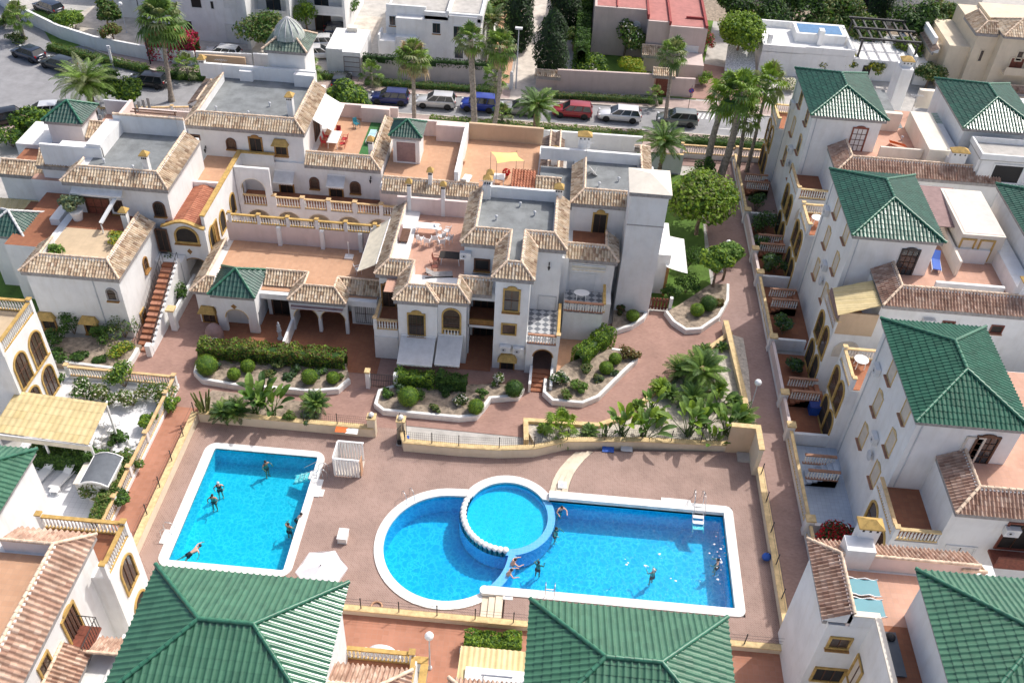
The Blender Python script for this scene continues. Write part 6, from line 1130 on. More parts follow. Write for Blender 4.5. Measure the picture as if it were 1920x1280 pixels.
for i, (x, y, R, H, l) in enumerate(((1490, 20, 3.6, 6.5, 'large grey green olive tree behind the modern house'), (1565, 30, 3.2, 6.0, 'feathery tree behind the rooftop pool'), (1440, 30, 3.0, 5.5, 'dark tree at the back left of the modern house'), (1610, 60, 2.6, 5.0, 'lighter green tree right of the rooftop pool'), (1700, 60, 3.8, 7.5, 'big dark tree beside the tan villa'), (1760, 45, 3.2, 6.0, 'dark hedge like tree at the top right'), (1360, 15, 2.8, 6.0, 'dark tree behind the red roof'), (1060, -5, 2.6, 5.0, 'leafy tree at the end of the driveway'))):
    tree(a3(x, y + 40), H, R, l, ('leafolive', 'leafdark', 'leaf') if i % 2 else ('leafdark', 'leaf', 'cypress'), 2800, .3, th=1.0, seed=i, lumps=14)
for i, (x, y, l) in enumerate(((1540, 138, 'small tree in front of the modern house, leftmost'), (1588, 142, 'small lemon tree in front of the modern house'), (1632, 150, 'small dense tree in front of the modern house beside the chimney'))): tree(a3(x, y), 2.8, 1.3, l, ('leafolive', 'leaf', 'leafyellow'), 1000, .2, th=.8)
tree(a3(1735, 165), 3.6, 2.0, 'shrubby tree between the chimney and the tan villa', ('leafdark', 'leafolive'), 1600, .22, th=.4); bush(a3(1768, 150), 1.5, 2.4, 'yellow leaved shrub beside the tan villa', ('leafyellow', 'leafolive'), 900, .18); bush(a3(1475, 168), 1.2, 1.6, 'white flowering shrub behind the leaning palms', ('leaf', 'whiteflower'), 700, .16, flower='whiteflower', fl=.3); bush(a3(1425, 165), 1.2, 1.6, 'dark shrub beside the white cobbled slope', ('leaf', 'leafdark'), 600, .16)
# ---- beds round the central houses
hd = ('leaf', 'leafolive', 'leafrust', 'leaflime'); hedge(A(378, 672)[:2], A(650, 692)[:2], 1.3, 1.7, 'long mottled hedge with reddish leaves before the arched porches', hd, 130, .12); hedge(A(740, 724)[:2], A(815, 730)[:2], 1.0, 1.5, 'lighter half of the clipped hedge under the grey awnings', ('leaf', 'leaflime'), 150, .11); hedge(A(818, 730)[:2], A(875, 736)[:2], 1.0, 1.55, 'darker half of the clipped hedge under the grey awnings', ('leaf', 'leafdark'), 150, .11)
hedge(A(1082, 688)[:2], A(1140, 640)[:2], 1.3, 1.5, 'short bright hedge rising beside the arched porch terrace', ('leaflime', 'leaf'), 150, .12)
for x, y, R, l in ((390, 698, .85, 'largest clipped green ball at the left corner of the hedge bed'), (440, 709, .5, 'small clipped ball right of the largest ball'), (466, 695, .55, 'loose round bush in front of the mottled hedge'), (581, 716, .62, 'clipped ball near the right end of the hedge bed'), (625, 716, .5, 'rounded yellowish bush at the right tip of the hedge bed'), (766, 756, .80, 'yellow green ball in the left part of the notched bed'), (892, 772, .62, 'clipped ball at the lower tip of the notched bed'), (963, 740, .72, 'darker clipped ball at the right end of the notched bed'), (1135, 698, .55, 'clipped ball in the wedge bed nearest the hedge'), (1152, 680, .5, 'small clipped ball near the tip of the wedge bed'), (1305, 590, .6, 'clipped ball in the rounded bed by the alley'), (1326, 580, .75, 'larger dark ball in the rounded bed by the alley'), (1185, 600, .55, 'olive ball in the small curved bed')):
    topiary(a3(x, y, .4), R, l, .9, ('leaflime', 'leaflime', 'leaf') if 'dark' not in l else ('leaf', 'leafdark'))
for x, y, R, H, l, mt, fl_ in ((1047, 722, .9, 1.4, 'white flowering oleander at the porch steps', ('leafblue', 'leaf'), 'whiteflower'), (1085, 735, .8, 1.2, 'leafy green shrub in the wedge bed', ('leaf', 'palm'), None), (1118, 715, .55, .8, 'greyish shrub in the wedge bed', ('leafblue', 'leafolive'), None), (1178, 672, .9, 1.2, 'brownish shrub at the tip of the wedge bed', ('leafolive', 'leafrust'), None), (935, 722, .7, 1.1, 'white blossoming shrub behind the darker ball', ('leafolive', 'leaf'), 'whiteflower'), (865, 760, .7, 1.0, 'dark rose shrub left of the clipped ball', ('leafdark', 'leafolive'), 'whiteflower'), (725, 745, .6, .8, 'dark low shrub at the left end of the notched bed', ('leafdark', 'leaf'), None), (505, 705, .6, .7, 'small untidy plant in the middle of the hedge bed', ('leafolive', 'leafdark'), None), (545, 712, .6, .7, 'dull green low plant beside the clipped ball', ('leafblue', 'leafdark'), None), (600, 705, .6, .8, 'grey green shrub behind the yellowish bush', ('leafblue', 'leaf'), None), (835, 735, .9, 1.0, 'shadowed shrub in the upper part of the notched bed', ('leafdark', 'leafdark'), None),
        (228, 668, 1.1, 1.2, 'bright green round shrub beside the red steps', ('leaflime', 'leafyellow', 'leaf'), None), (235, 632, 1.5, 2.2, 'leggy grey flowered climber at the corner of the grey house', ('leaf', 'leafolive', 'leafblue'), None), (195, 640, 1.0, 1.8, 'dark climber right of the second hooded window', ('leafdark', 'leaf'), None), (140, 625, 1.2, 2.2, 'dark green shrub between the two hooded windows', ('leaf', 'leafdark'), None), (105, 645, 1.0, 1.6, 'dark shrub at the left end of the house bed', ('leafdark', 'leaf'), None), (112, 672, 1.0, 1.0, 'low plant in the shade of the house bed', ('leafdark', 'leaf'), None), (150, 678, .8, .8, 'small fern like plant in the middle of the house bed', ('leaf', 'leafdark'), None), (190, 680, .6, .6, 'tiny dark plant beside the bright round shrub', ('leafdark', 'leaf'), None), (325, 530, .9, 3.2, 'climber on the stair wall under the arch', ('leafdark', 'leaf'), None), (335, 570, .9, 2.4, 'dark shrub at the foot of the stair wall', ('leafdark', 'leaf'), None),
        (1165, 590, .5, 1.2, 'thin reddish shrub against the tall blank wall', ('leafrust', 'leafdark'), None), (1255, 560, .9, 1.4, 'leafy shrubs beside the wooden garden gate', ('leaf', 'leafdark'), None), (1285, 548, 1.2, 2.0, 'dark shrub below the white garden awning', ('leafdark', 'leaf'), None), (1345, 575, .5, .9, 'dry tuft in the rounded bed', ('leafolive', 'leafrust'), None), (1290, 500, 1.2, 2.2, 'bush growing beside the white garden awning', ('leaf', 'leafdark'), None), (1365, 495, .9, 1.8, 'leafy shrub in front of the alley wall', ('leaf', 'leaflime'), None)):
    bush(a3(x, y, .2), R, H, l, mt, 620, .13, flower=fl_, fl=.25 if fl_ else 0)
# ---- bed left of the pool gate
cactus(a3(385, 775, .5), 2.2, 'clump of tall thin cactus stems at the corner of the small pool wall')
spiky(a3(445, 778, .5), 1.3, 'feathery low palm in the bed behind the small pool', 34); spiky(a3(420, 780, .5), 1.2, 'broad cycad left of the broad leaved plants by the pool wall', 36); strelitzia(a3(480, 775, .5), 2.6, 'tallest broad leaved plant behind the small pool', 14); strelitzia(a3(510, 780, .5), 2.3, 'broad leaved plant right of the tallest one behind the small pool', 12); strelitzia(a3(495, 760, .5), 2.3, 'broad leaved plant nearest the path behind the small pool', 12)
spiky(a3(592, 772, .5), 1.25, 'round green cycad near the mesh fence', 44, h=.8); bush(a3(545, 790, .5), .6, 1.1, 'thin twiggy shrub between the broad leaves and the cycad', ('leafolive', 'leaf'), 350, .12); bush(a3(578, 790, .5), .7, .9, 'dull shrub below the round cycad', ('leafblue', 'leaf'), 450, .12)
# ---- palm garden behind the big pool
for x, y, H, n, l in ((1165, 815, 2.6, 15, 'large broad leaved plant at the left of the palm garden'), (1205, 822, 2.8, 16, 'dark broad leaved plant with upright leaves near the fence'), (1290, 815, 3.0, 18, 'thick broad leaved clump in the middle of the palm garden'), (1320, 800, 2.4, 13, 'broad leaved plant right of the thick clump'), (1360, 815, 2.7, 15, 'upright broad leaved plant near the corner wall'), (1345, 770, 2.2, 9, 'narrow upright broad leaved plant before the grey strip'), (1220, 770, 2.0, 10, 'small broad leaved plant at the kerb bend'), (1335, 835, 1.8, 10, 'low broad leaved plant at the foot of the fence'), (1135, 825, 1.5, 8, 'short broad leaved plant at the left fence corner')):
    strelitzia(a3(x, y, .35), H * .88, l, n, ('leaf', 'palm', 'leaflime', 'palmdark'))
fanpalm(a3(1050, 815, .35), V(a3(1050, 815, .35)) + V((0, 0, .9)), 'single yellowish fan palm beside the ochre kerb above the steps', R=.7, n=20, skirt=0, group=None, r0=.16, r1=.12, L=.8, mats=('palm', 'leaflime'))
datepalm(a3(1312, 715, .35), 1.1, 'spreading dark feather palm in the palm garden', L=2.2, n=34, r0=.35, r1=.3, mats=('palmdark', 'palm'), group=None); spiky(a3(1272, 705, .35), 1.5, 'small dark feather palm behind the spreading palm', 30, h=.6); spiky(a3(1238, 735, .35), 1.0, 'bright rosette plant on the bare gravel', 40, h=.4, mats=('palm', 'leaflime')); spiky(a3(1296, 760, .35), 1.6, 'bushy feather palm in the centre of the palm garden', 40, h=.6); spiky(a3(1318, 670, .35), .9, 'little palm near the top of the ochre kerb', 24, h=.5); spiky(a3(1353, 655, .35), .6, 'tiny spiky plant at the far tip of the palm garden', 18, h=.2); spiky(a3(1385, 805, .35), 1.4, 'feathery palm leaning over the alley wall', 30, h=1.2)
# ---- left garden, patios
for x, y, R, H, l, mt, fl_ in ((160, 745, 1.2, 1.6, 'flowering shrub along the patio balustrade, left of centre', ('leaf', 'leafdark'), 'whiteflower'), (195, 750, 1.2, 1.5, 'leafy shrub with pale blossoms beside the yellow patio roof', ('leaf', 'leafolive'), 'whiteflower'), (235, 725, 1.4, 2.4, 'tallest leafy tree in the flowering garden', ('leaf', 'leafdark', 'leaflime'), None), (250, 760, 1.1, 1.5, 'shrub with white flowers near the white paving', ('leafolive', 'leaf'), 'whiteflower'), (295, 750, 1.3, 1.7, 'shrub at the corner of the patio balustrade', ('leaf', 'leafolive'), 'whiteflower'), (325, 765, .8, 1.2, 'shrub spilling over the orange path', ('leaf', 'leaflime'), None), (115, 722, .9, 1.3, 'green shrub under the arched windows', ('leaf', 'leafdark'), None), (280, 800, .9, 1.3, 'leafy shrub beside the white stones', ('leaf', 'leaflime'), None), (220, 830, .8, .9, 'low green plant beside the garden ornaments', ('leaf', 'leafdark'), None), (190, 930, 1.2, 2.2, 'tall shrub in front of the garden shed', ('leaf', 'leafdark', 'leafolive'), None), (245, 880, 1.0, 1.6, 'shrub right of the garden shed along the balusters', ('leaf', 'leafolive'), None), (225, 945, .9, 1.3, 'shrub at the foot of the ochre balcony', ('leafdark', 'leaf'), None)):
    bush(a3(x, y), R, H, l, mt, 800, .14, flower=fl_, fl=.22 if fl_ else 0)
hedge((-33.2, 40.2), (-27.2, 40.0), 1.1, 1.6, 'dense dark hedge between the yellow patio roof and the sunbeds', ('leafdark', 'leaf'), 130, .13); hedge((-27.0, 40.5), (-26.8, 35.0), .8, 1.4, 'narrow hedge behind the garden shed', ('leaf', 'leafolive'), 110, .13)
hedge((-2.7, 29.3), (.6, 29.5), 1.0, 1.3, 'bright leafy hedge above the yellow corrugated awning', ('leaf', 'leaflime'), 150, .12)
r_ = bush((20.6, 38.3, 0), 2.0, 2.4, 'dark patio shrub covered in red bougainvillea', ('leafdark', 'redflower', 'leafdark'), 2200, .15, flower='redflower', fl=.45)
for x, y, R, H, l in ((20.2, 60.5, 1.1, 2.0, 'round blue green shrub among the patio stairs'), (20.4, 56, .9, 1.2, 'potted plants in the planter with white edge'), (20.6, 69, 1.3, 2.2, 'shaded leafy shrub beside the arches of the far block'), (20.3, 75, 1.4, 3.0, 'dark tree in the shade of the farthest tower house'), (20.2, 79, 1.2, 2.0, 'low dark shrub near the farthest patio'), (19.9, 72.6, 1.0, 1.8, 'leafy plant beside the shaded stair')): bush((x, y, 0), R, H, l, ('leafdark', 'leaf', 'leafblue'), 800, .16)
bush((-33.2, 57.6, 6.05), .9, .9, 'yucca like pot plant on the sandy roof terrace', ('palm', 'leafyellow'), 300, .2); bush((-37.0, 55.4, 6.0), .8, 1.0, 'spiky pot plant at the left corner of the tiled roof edge', ('palm', 'leaf'), 300, .2); bush((-37.3, 60.2, 6.9), 1.0, 1.6, 'big leafy plant in a white pot on the roof terrace', ('leafblue', 'palmgrey'), 600, .2)
m = MB(); m.lathe((-37.3, 60.2, 6.03), [(.35, 0), (.5, .7), (.55, .9), (.48, .9)], 'coping', 14); thing1('plant_pot', m, 'white round plant pot under the big leafy roof plant', 'pot')
for i, (x, y, H, R, l) in enumerate(((470, 20, 3.5, 1.6, 'tree between the balconies at the top left'), (760, 2, 4, 2.2, 'tree behind the roof of the white villa'), (905, 40, 4.5, 1.8, 'dark leafy tree right of the white villa'), (935, 20, 5, 2.0, 'leafy tree before the green strip at the top centre'), (1090, 20, 5.5, 2.2, 'dense tree left of the red flat roof'), (1075, 70, 3.0, 1.5, 'shrubby tree on the lawn beside the driveway cypress'), (1425, 45, 4.5, 2.0, 'pale leaved tree behind the round bright tree'), (1530, 55, 4.0, 2.4, 'leafy tree just behind the rooftop pool wall'), (1690, 100, 4.5, 2.2, 'dense tree at the end of the dark pergola'), (1250, -10, 5, 2.6, 'tree behind the red flat roof'), (30, 30, 2.5, 1.2, 'small tree at the upper left corner'), (205, 30, 4, 1.6, 'slim tree before the white building at the top left'))): tree(a3(x, y + 25), H, R, l, ('leaf', 'leafdark', 'leafolive') if i % 2 else ('leafolive', 'leaf', 'leaflime'), 1700, .26, th=.6, seed=40 + i)
for i, (x, y, R, hh, l) in enumerate(((1255, 745, .9, .4, 'small palm low on the gravel left of the centre'), (1345, 740, .9, .5, 'small palm beside the grey strip of the palm garden'), (1298, 740, .8, .3, 'low rosette plant above the bushy feather palm'), (1235, 790, .9, .4, 'small feathery plant between the two left clumps'), (1375, 760, .8, .4, 'small spiky plant before the alley wall'), (1195, 765, .7, .2, 'little spiky plant right at the ochre kerb'), (1105, 815, .8, .3, 'low spiky plant beside the yellowish fan palm'), (1020, 808, .6, .2, 'lone spiky plant at the left end of the ochre kerb'), (1330, 690, .7, .3, 'small plant under the spreading dark palm'))): spiky(a3(x, y, .35), R, l, 26, hh, ('palm', 'leaflime') if i % 2 else ('palmdark', 'palm'))
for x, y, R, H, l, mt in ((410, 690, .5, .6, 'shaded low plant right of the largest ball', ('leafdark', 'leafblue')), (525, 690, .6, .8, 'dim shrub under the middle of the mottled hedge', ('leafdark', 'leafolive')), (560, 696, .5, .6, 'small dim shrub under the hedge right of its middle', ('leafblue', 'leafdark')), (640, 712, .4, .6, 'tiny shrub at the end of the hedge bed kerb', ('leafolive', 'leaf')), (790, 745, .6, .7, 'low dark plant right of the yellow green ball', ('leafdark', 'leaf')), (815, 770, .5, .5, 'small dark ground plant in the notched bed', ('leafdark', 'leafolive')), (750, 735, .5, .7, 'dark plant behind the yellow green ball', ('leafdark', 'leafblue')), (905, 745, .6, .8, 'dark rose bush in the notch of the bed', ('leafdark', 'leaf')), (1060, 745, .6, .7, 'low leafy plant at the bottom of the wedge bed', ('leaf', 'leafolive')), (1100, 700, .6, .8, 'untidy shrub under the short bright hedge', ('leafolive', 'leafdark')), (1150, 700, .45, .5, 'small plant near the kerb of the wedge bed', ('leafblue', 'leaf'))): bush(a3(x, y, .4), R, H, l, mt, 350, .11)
# ================================================================== BACKGROUND BUILDINGS, WALLS
def bwall(name, pts, h, label, mat='fencewall', w=.3, top=None, z=0): m = MB(); l, r = offs(pts, w / 2), offs(pts, -w / 2); [m.prism([l[i], l[i + 1], r[i + 1], r[i]], z, h + .0015 * (i % 2), mat, top) for i in range(len(pts) - 1)]; return thing1(name, m, label, 'wall')
bwall('boundary_wall', [(-23.1, 100.9), (-6.9, 101.2)], 2.3, 'pinkish wall in front of the white villa behind the silver car')
bwall('boundary_wall', [(-.2, 101.2), (10.9, 101.9)], 2.6, 'long mauve wall with bushes behind it, left of the tiled gate', 'villapink'); bwall('boundary_wall', [(12.9, 102), (15.6, 102.2)], 2.3, 'short mauve wall right of the tiled gate', 'villapink')
bwall('boundary_wall', [(-42.0, 100.6), (-35.6, 101.0)], 1.7, 'white wall section with a brown panel near the cupola tower', 'white'); bwall('boundary_wall', [(-35.4, 101), (-30, 101.1)], 1.8, 'white wall directly behind the cupola tower', 'white'); bwall('boundary_wall', [(-74, 115), (-66, 108.6), (-60, 104.7), (-54.6, 102.4), (-48, 100.9), (-42.2, 100.5)], 1.7, 'long curving white wall along the bend of the street', 'white')
m = MB(); m.box(-41.6, -36.2, 100.2, 100.5, 0, 1.5, 'tanwall'); thing1('sliding_gate', m, 'brown sliding gate panel in the white wall', 'gate')
h = House('gate_house', 'small tiled gate with red posts in the mauve wall', 'gate', (11.9, 101.9, 0)); h.box(10.9, 11.1, 101.8, 102.1, 0, 2.7, 'terrapink'); h.box(12.7, 12.9, 101.8, 102.1, 0, 2.7, 'terrapink'); h.box(11.1, 12.7, 102.0, 102.05, 0, 2.2, 'woodred'); h.eave([(10.6, 101.2), (13.2, 101.2)], 2.75, 1.0, .45, 'clay'); h.done()
h = House('gate_house', 'little tiled porch roof at the foot of the driveway cypress', 'gate', (-.6, 100.9, 0)); h.box(-2.6, -.2, 101.2, 101.4, 0, 1.6, 'villapink'); h.eave([(-2.8, 100.7), (.2, 100.7)], 1.8, .9, .4, 'clay'); h.done()
m = MB(); m.box(-5.6, -5.2, 100.4, 100.8, 0, 1.9, 'white'); m.ball((-5.4, 100.6, 2.05), .2, 'coping'); thing1('gate_pillar', m, 'white pillar at the entrance of the pale driveway', 'pillar')
# balustrades between the gardens and the street
for a, b, l in (((-13.8, 88.0), (-1.6, 88.0), 'white balustrade wall behind the two tall palms, along the street hedge'), ((-47.5, 86.2), (-36.5, 88.4), 'curved white balustrade wall behind the dark tree on the left'), ((13.4, 88.2), (22, 88.4), 'white balustrade wall behind the leaning palms')):
    r = empty('balustrade_wall', (*a, 0), l, 'balustrade wall'); balustrade(r, a, b, .5, h=1.0, rail='railtan', posts=(0, .33, .66, 1), sp=.24); m = MB(); d = (V(b) - V(a)).normalized(); n = V((-d.y, d.x)) * .15; m.prism([V(a) + n, V(b) + n, V(b) - n, V(a) - n], 0, .5, 'white'); m.build('base', r)
bwall('boundary_wall', [(-1.2, 88.2), (9.2, 88.4)], 1.9, 'plain white wall behind the right hand flat roof', 'white'); bwall('boundary_wall', [(8.7, 84.6), (13.2, 84.9)], 2.2, 'grey green wall with an ochre cap behind the lawn palm', 'greywall', top='ochrepale'); bwall('boundary_wall', [(-21.5, 88.2), (-14, 88.0)], 1.6, 'pinkish garden wall beside the lime shrub tree', 'pinkwall')
m = MB()
for i in range(26): a = -50.8 + i * .33; m.box(a, a + .29, 76.5 + i * .42, 76.58 + i * .42, 0, 2.6, 'fascia')
thing1('screen_fence', m, 'tall grey screen fence beside the wide leafy tree', 'fence')
# white villa
h = House('villa', 'large white cubic villa with parapet roof terraces behind the pinkish wall', 'villa', (-15, 110, 0)); h.box(-16.2, -9.6, 106.2, 120, 0, 5.6); h.box(-21, -16.2, 107.4, 120, 0, 5.2); h.box(-19.6, -16.2, 106.4, 107.4, 0, 5.0); h.box(-13.4, -10.0, 106.0, 106.2, 0, 5.9); h.fl(-20.5, -10, 107.8, 120, 5.64, 'concrete')
for a in ((-16.2, -9.4, 106.2, 106.5), (-20.9, -16.2, 107.4, 107.7), (-9.75, -9.4, 106.5, 120)): h.box(*a, 5.2, 6.1)
h.box(-13.6, -13.3, 106.0, 112, 5.6, 6.4); h.box(-21.6, -19.6, 105.2, 107.4, 0, 2.6); h.box(-19.6, -17.0, 105.6, 106.4, 0, 3.0); h.box(-21.6, -21.4, 105.2, 107.4, 2.6, 3.3)
for x, z, w_, hh in ((-18.3, 1.3, .9, .8), (-12.1, 1.5, 1.0, 1.4), (-12.3, 4.0, .9, 1.4), (-10.6, 1.2, .9, 1.2), (-11.0, 4.2, .5, .9)): h.win(1, 106.0 if -13.4 < x < -10 else 105.6, -1, (x, z), w_, hh, glass='glass', frame='whitepaint', sill=False, fw=.05)
h.box(-24.9, -22.8, 100.6, 107, 0, 3.0); h.box(-26.9, -24.9, 101.2, 107, 0, 2.98); h.box(-25.4, -24.2, 106.0, 107.0, 3.0, 3.5, 'ivory'); h.win(1, 100.6, -1, (-23.8, 1.25), 1.7, 2.3, glass='greywall', frame='fascia', sill='door', mull=(0, 3)); h.win(1, 106.2, -1, (-14.8, 4.2), .9, 1.2, glass='glass', frame='whitepaint', fw=.05); h.win(1, 107.4, -1, (-20.2, 4.2), .7, 1.1, glass='glass', frame='whitepaint', fw=.05); m = MB()
for i in range(5): m.box(-12.9 + i * .9, -12.3 + i * .9, 114 + (i % 2) * 1.6, 115.2 + (i % 2) * 1.6, 5.66, 5.72, 'paint')
m.build('solar_panel', h.root); h.done()
h = House('apartment_building', 'white apartment building with balconies at the top left behind the dark rounded tree', 'building', (-42, 112, 0)); h.box(-46, -37.5, 107.0, 120, 0, 9); h.box(-37.5, -37.1, 105.6, 120, 0, 9.1); h.box(-37.1, -33.2, 110, 120, 0, 9); h.box(-33.2, -32.8, 108.6, 120, 0, 9.1); h.box(-32.8, -27, 112.5, 122, 0, 9); h.box(-27, -26.7, 111, 122, 0, 9.1)
for x0, x1, y in ((-37.1, -33.2, 108.6), (-32.8, -27.0, 111.0)):
    for z in (2.9, 6.0): h.box(x0, x1, y, y + 1.6, z - .25, z); h.box(x0, x1, y, y + .1, z, z + .9, 'shutterwhite'); h.win(1, 110 if x0 < -34 else 112.5, -1, ((x0 + x1) / 2, z + 1.1), 1.8, 2.0, glass='glass', frame='whitepaint', sill='door')
    h.win(1, 110 if x0 < -34 else 112.5, -1, ((x0 + x1) / 2, 1.2), 1.8, 2.2, glass='dark', frame='wooddark', sill='door')
for x, z, w_, hh in ((-41.6, 4.6, .35, .9), (-39.6, 1.3, 1.6, 2.2), (-43.5, 4.8, 1.2, 1.3), (-39.4, 4.9, 1.4, .9), (-45, 1.5, 1.0, 1.8), (-44.6, 7.4, 1.2, 1.2), (-40.0, 7.4, 1.5, 1.2)): h.win(1, 107, -1, (x, z), w_, hh, glass='shutterwhite' if w_ > 1.3 else 'dark', frame='shutterwhite', sill=False, mull=(0, 0), fw=.06)
h.box(-50, -46, 108.5, 118, 0, 8); m = MB(); m.prism([(-49.9, 108.4), (-47.9, 108.4), (-48.6, 109.2), (-49.2, 109.2)], 0, 8, 'white'); m.build('buttress', h.root); h.box(-56, -50, 112, 122, 0, 7); h.win(1, 108.5, -1, (-47.0, 1.4), .9, 2.0, glass='dark', frame='whitepaint', sill='door'); h.box(-62, -56, 118, 126, 0, 6); h.done()
# pink villa with the red flat roof
h = House('villa', 'pinkish grey villa with a red flat roof stepping forward on the right', 'villa', (10, 114, 0)); h.box(3.6, 10.0, 111.8, 122, 0, 6.0, 'villapink'); h.box(10.0, 12.6, 109.6, 122, 0, 5.6, 'villapink'); h.box(12.6, 17, 109.0, 122, 0, 5.4, 'villapink'); nmat('redroof', (.42, .17, .15), .85, .1, 1.0); nmat('redroofdark', (.30, .06, .055), .85, .1, 1.0)
h.fl(3.9, 9.8, 112.1, 122, 6.02, 'redroof'); h.fl(10.1, 12.5, 109.9, 122, 5.62, 'redroof'); h.fl(12.8, 16.8, 109.3, 122, 5.42, 'redroof'); h.box(9.85, 10.1, 110, 122, 5.6, 6.2, 'redroofdark'); h.box(12.45, 12.7, 109.2, 122, 5.4, 5.9, 'redroofdark'); h.box(14.6, 16.6, 111.5, 111.7, 5.42, 5.7, 'redroofdark'); h.box(16.7, 17.0, 109.0, 122, 5.4, 5.75, 'redroofdark'); h.box(6.2, 6.35, 112, 122, 6.0, 6.2, 'redroofdark')
h.win(1, 109.0, -1, (15.2, 2.0), 2.0, 2.2, glass='shutterwhite', frame='shutterwhite', sill=False, mull=(0, 0)); h.win(1, 111.8, -1, (8.8, 3.8), .8, 1.3, kind='arch', glass='shutterwhite', frame='shutterwhite', sill=False, mull=(0, 0)); h.eave([(9.6, 107.6), (12.4, 107.6)], 2.2, 1.6, .6, 'clay'); h.box(9.9, 12.3, 108, 109.6, 0, 2.1, 'villapink'); h.box(14.0, 16.8, 105.5, 109, 0, 2.4, 'villapink'); h.done()
nmat('roofpool', (.07, .20, .38), .15, .1)
# modern white house with rooftop pool
h = House('modern_house', 'low white modern house with a rooftop pool and a dark pergola', 'house', (33, 113, 0)); h.box(24.0, 29.0, 109.8, 117.5, 0, 2.9); h.box(29.0, 35.0, 110.0, 117.5, 0, 2.88); h.box(35.0, 42.6, 110.3, 118, 0, 2.6)
for a in ((24.0, 29.0, 109.8, 110.1), (29.0, 35, 110.0, 110.3), (24.0, 24.3, 110.1, 117.5), (24.3, 35, 117.2, 117.5), (34.7, 35.0, 110.3, 117.2)): h.box(*a, 2.85, 3.7)
h.box(28.4, 34.4, 113.2, 116.6, 2.8, 4.0); m = MB(); m.box(28.8, 34.0, 113.6, 116.2, 4.0, 4.03, 'roofpool'); m.build('rooftop_pool', h.root); h.box(31.0, 31.6, 112.6, 113.6, 2.9, 4.7); h.box(24.6, 25.1, 110.6, 111.2, 2.9, 4.6); m = MB()
for i in range(6): m.box(35.6 + i * 1.25, 35.8 + i * 1.25, 110.6, 117.4, 4.6, 4.8, 'metaldark')
for y in (110.8, 117.0, 113.9): m.box(35.2, 42.6, y, y + .25, 4.8, 5.0, 'metaldark')
for x in (35.6, 42.2): 
    for y in (110.8, 117.0): m.box(x, x + .2, y, y + .2, 2.6, 4.6, 'metaldark')
m.build('pergola', h.root); h.box(42.2, 42.6, 110.3, 117.8, 2.6, 3.4); h.win(1, 110.3, -1, (37.0, 1.3), 1.0, 1.2, glass='dark', frame='whitepaint', sill=False)
m = MB(); tiles(m, [(20.6, 111.2, .5), (23.8, 108.8, .5), (23.9, 113.5, 2.0), (21.2, 115.0, 2.0)], 'claydark', 'clay'); nmat('cobble', (.7, .7, .69), .8, .3, 6)
m2 = MB(); m2.face([(19.9, 109, .4), (23.6, 108.4, .4), (23.7, 113.6, 2.2), (20.6, 114.4, 2.2)], 'cobble'); m2.build('cobbled_slope', h.root); h.box(42.8, 44.6, 110, 116, 0, 2.2); h.done()
m = MB(); m.box(42.6, 46.5, 104, 104.3, 0, 1.8, 'white'); thing1('garden_wall', m, 'white garden wall between the modern house and the tan villa', 'wall')
# tan villa
h = House('villa', 'tan coloured villa with tiled roofs at the top right corner', 'villa', (50, 112, 0)); h.box(45.6, 48.4, 110, 118, 0, 5.2, 'cream'); h.box(48.0, 50.4, 109.2, 118, 0, 7.2, 'cream'); h.box(50.4, 56, 108.0, 118, 0, 7.6, 'cream'); h.box(56, 66, 106, 118, 0, 7, 'cream'); h.hip(50.2, 56.4, 107.6, 112.6, 7.7, 1.2, 'clay', 'claycap', pitch=.27, name='roof'); h.eave([(47.6, 114), (47.6, 109.0), (50.2, 109.0)], 7.3, 1.4, .9, 'clay'); h.box(44.4, 48.0, 112, 118, 0, 4.4, 'cream'); h.box(44.4, 44.8, 112, 118, 4.4, 5.2, 'white'); h.eave([(44.0, 116), (44.0, 110.6)], 4.0, .8, .4, 'claydark')
h.win(1, 108.0, -1, (53.0, 5.4), .6, 1.1, glass='glassbrown', frame='cream', sill=False); h.box(51.6, 54.4, 107.0, 108, 3.4, 3.6, 'cream'); h.box(51.6, 54.4, 107.0, 107.15, 3.6, 4.3, 'cream'); h.win(1, 108, -1, (53.0, 4.4), 1.5, 1.4, glass='woodred', frame='cream', sill=False); h.win(1, 109.2, -1, (49.2, 4.6), .35, 1.3, glass='glassbrown', frame='cream', sill=False, mull=(0, 0)); h.box(51, 54.6, 105.8, 108, 0, 1.8, 'cream'); h.eave([(51, 105.6), (54.8, 105.6)], 1.9, 1.2, .4, 'clayold'); h.win(1, 105.8, -1, (52.6, .9), 1.8, 1.2, glass='darkroom', frame='cream', sill=False); h.done()
h = House('villa', 'white villa at the top right behind the trees', 'villa', (46, 135, 0)); h.box(38, 46, 128, 138, 0, 5); h.box(46, 56, 130, 140, 0, 6); h.win(1, 128, -1, (40, 3), 1.2, 1.4); h.win(1, 130, -1, (50, 3.5), 1.2, 1.4); h.done()
h = House('villa', 'white house behind the feathery trees at the top centre right', 'villa', (30, 138, 0)); h.box(24, 34, 134, 142, 0, 4.5); h.win(1, 134, -1, (28, 2.5), 1.2, 1.4); h.done()
# white garden wall pieces and far walls behind
bwall('garden_wall', [(-1.4, 112), (-1.2, 132)], 2.0, 'wall along the right side of the driveway behind the cypress', 'fencewall'); bwall('garden_wall', [(-8.6, 106.5), (-8.6, 128)], 1.5, 'white wall beside the teal strip right of the white villa', 'white')
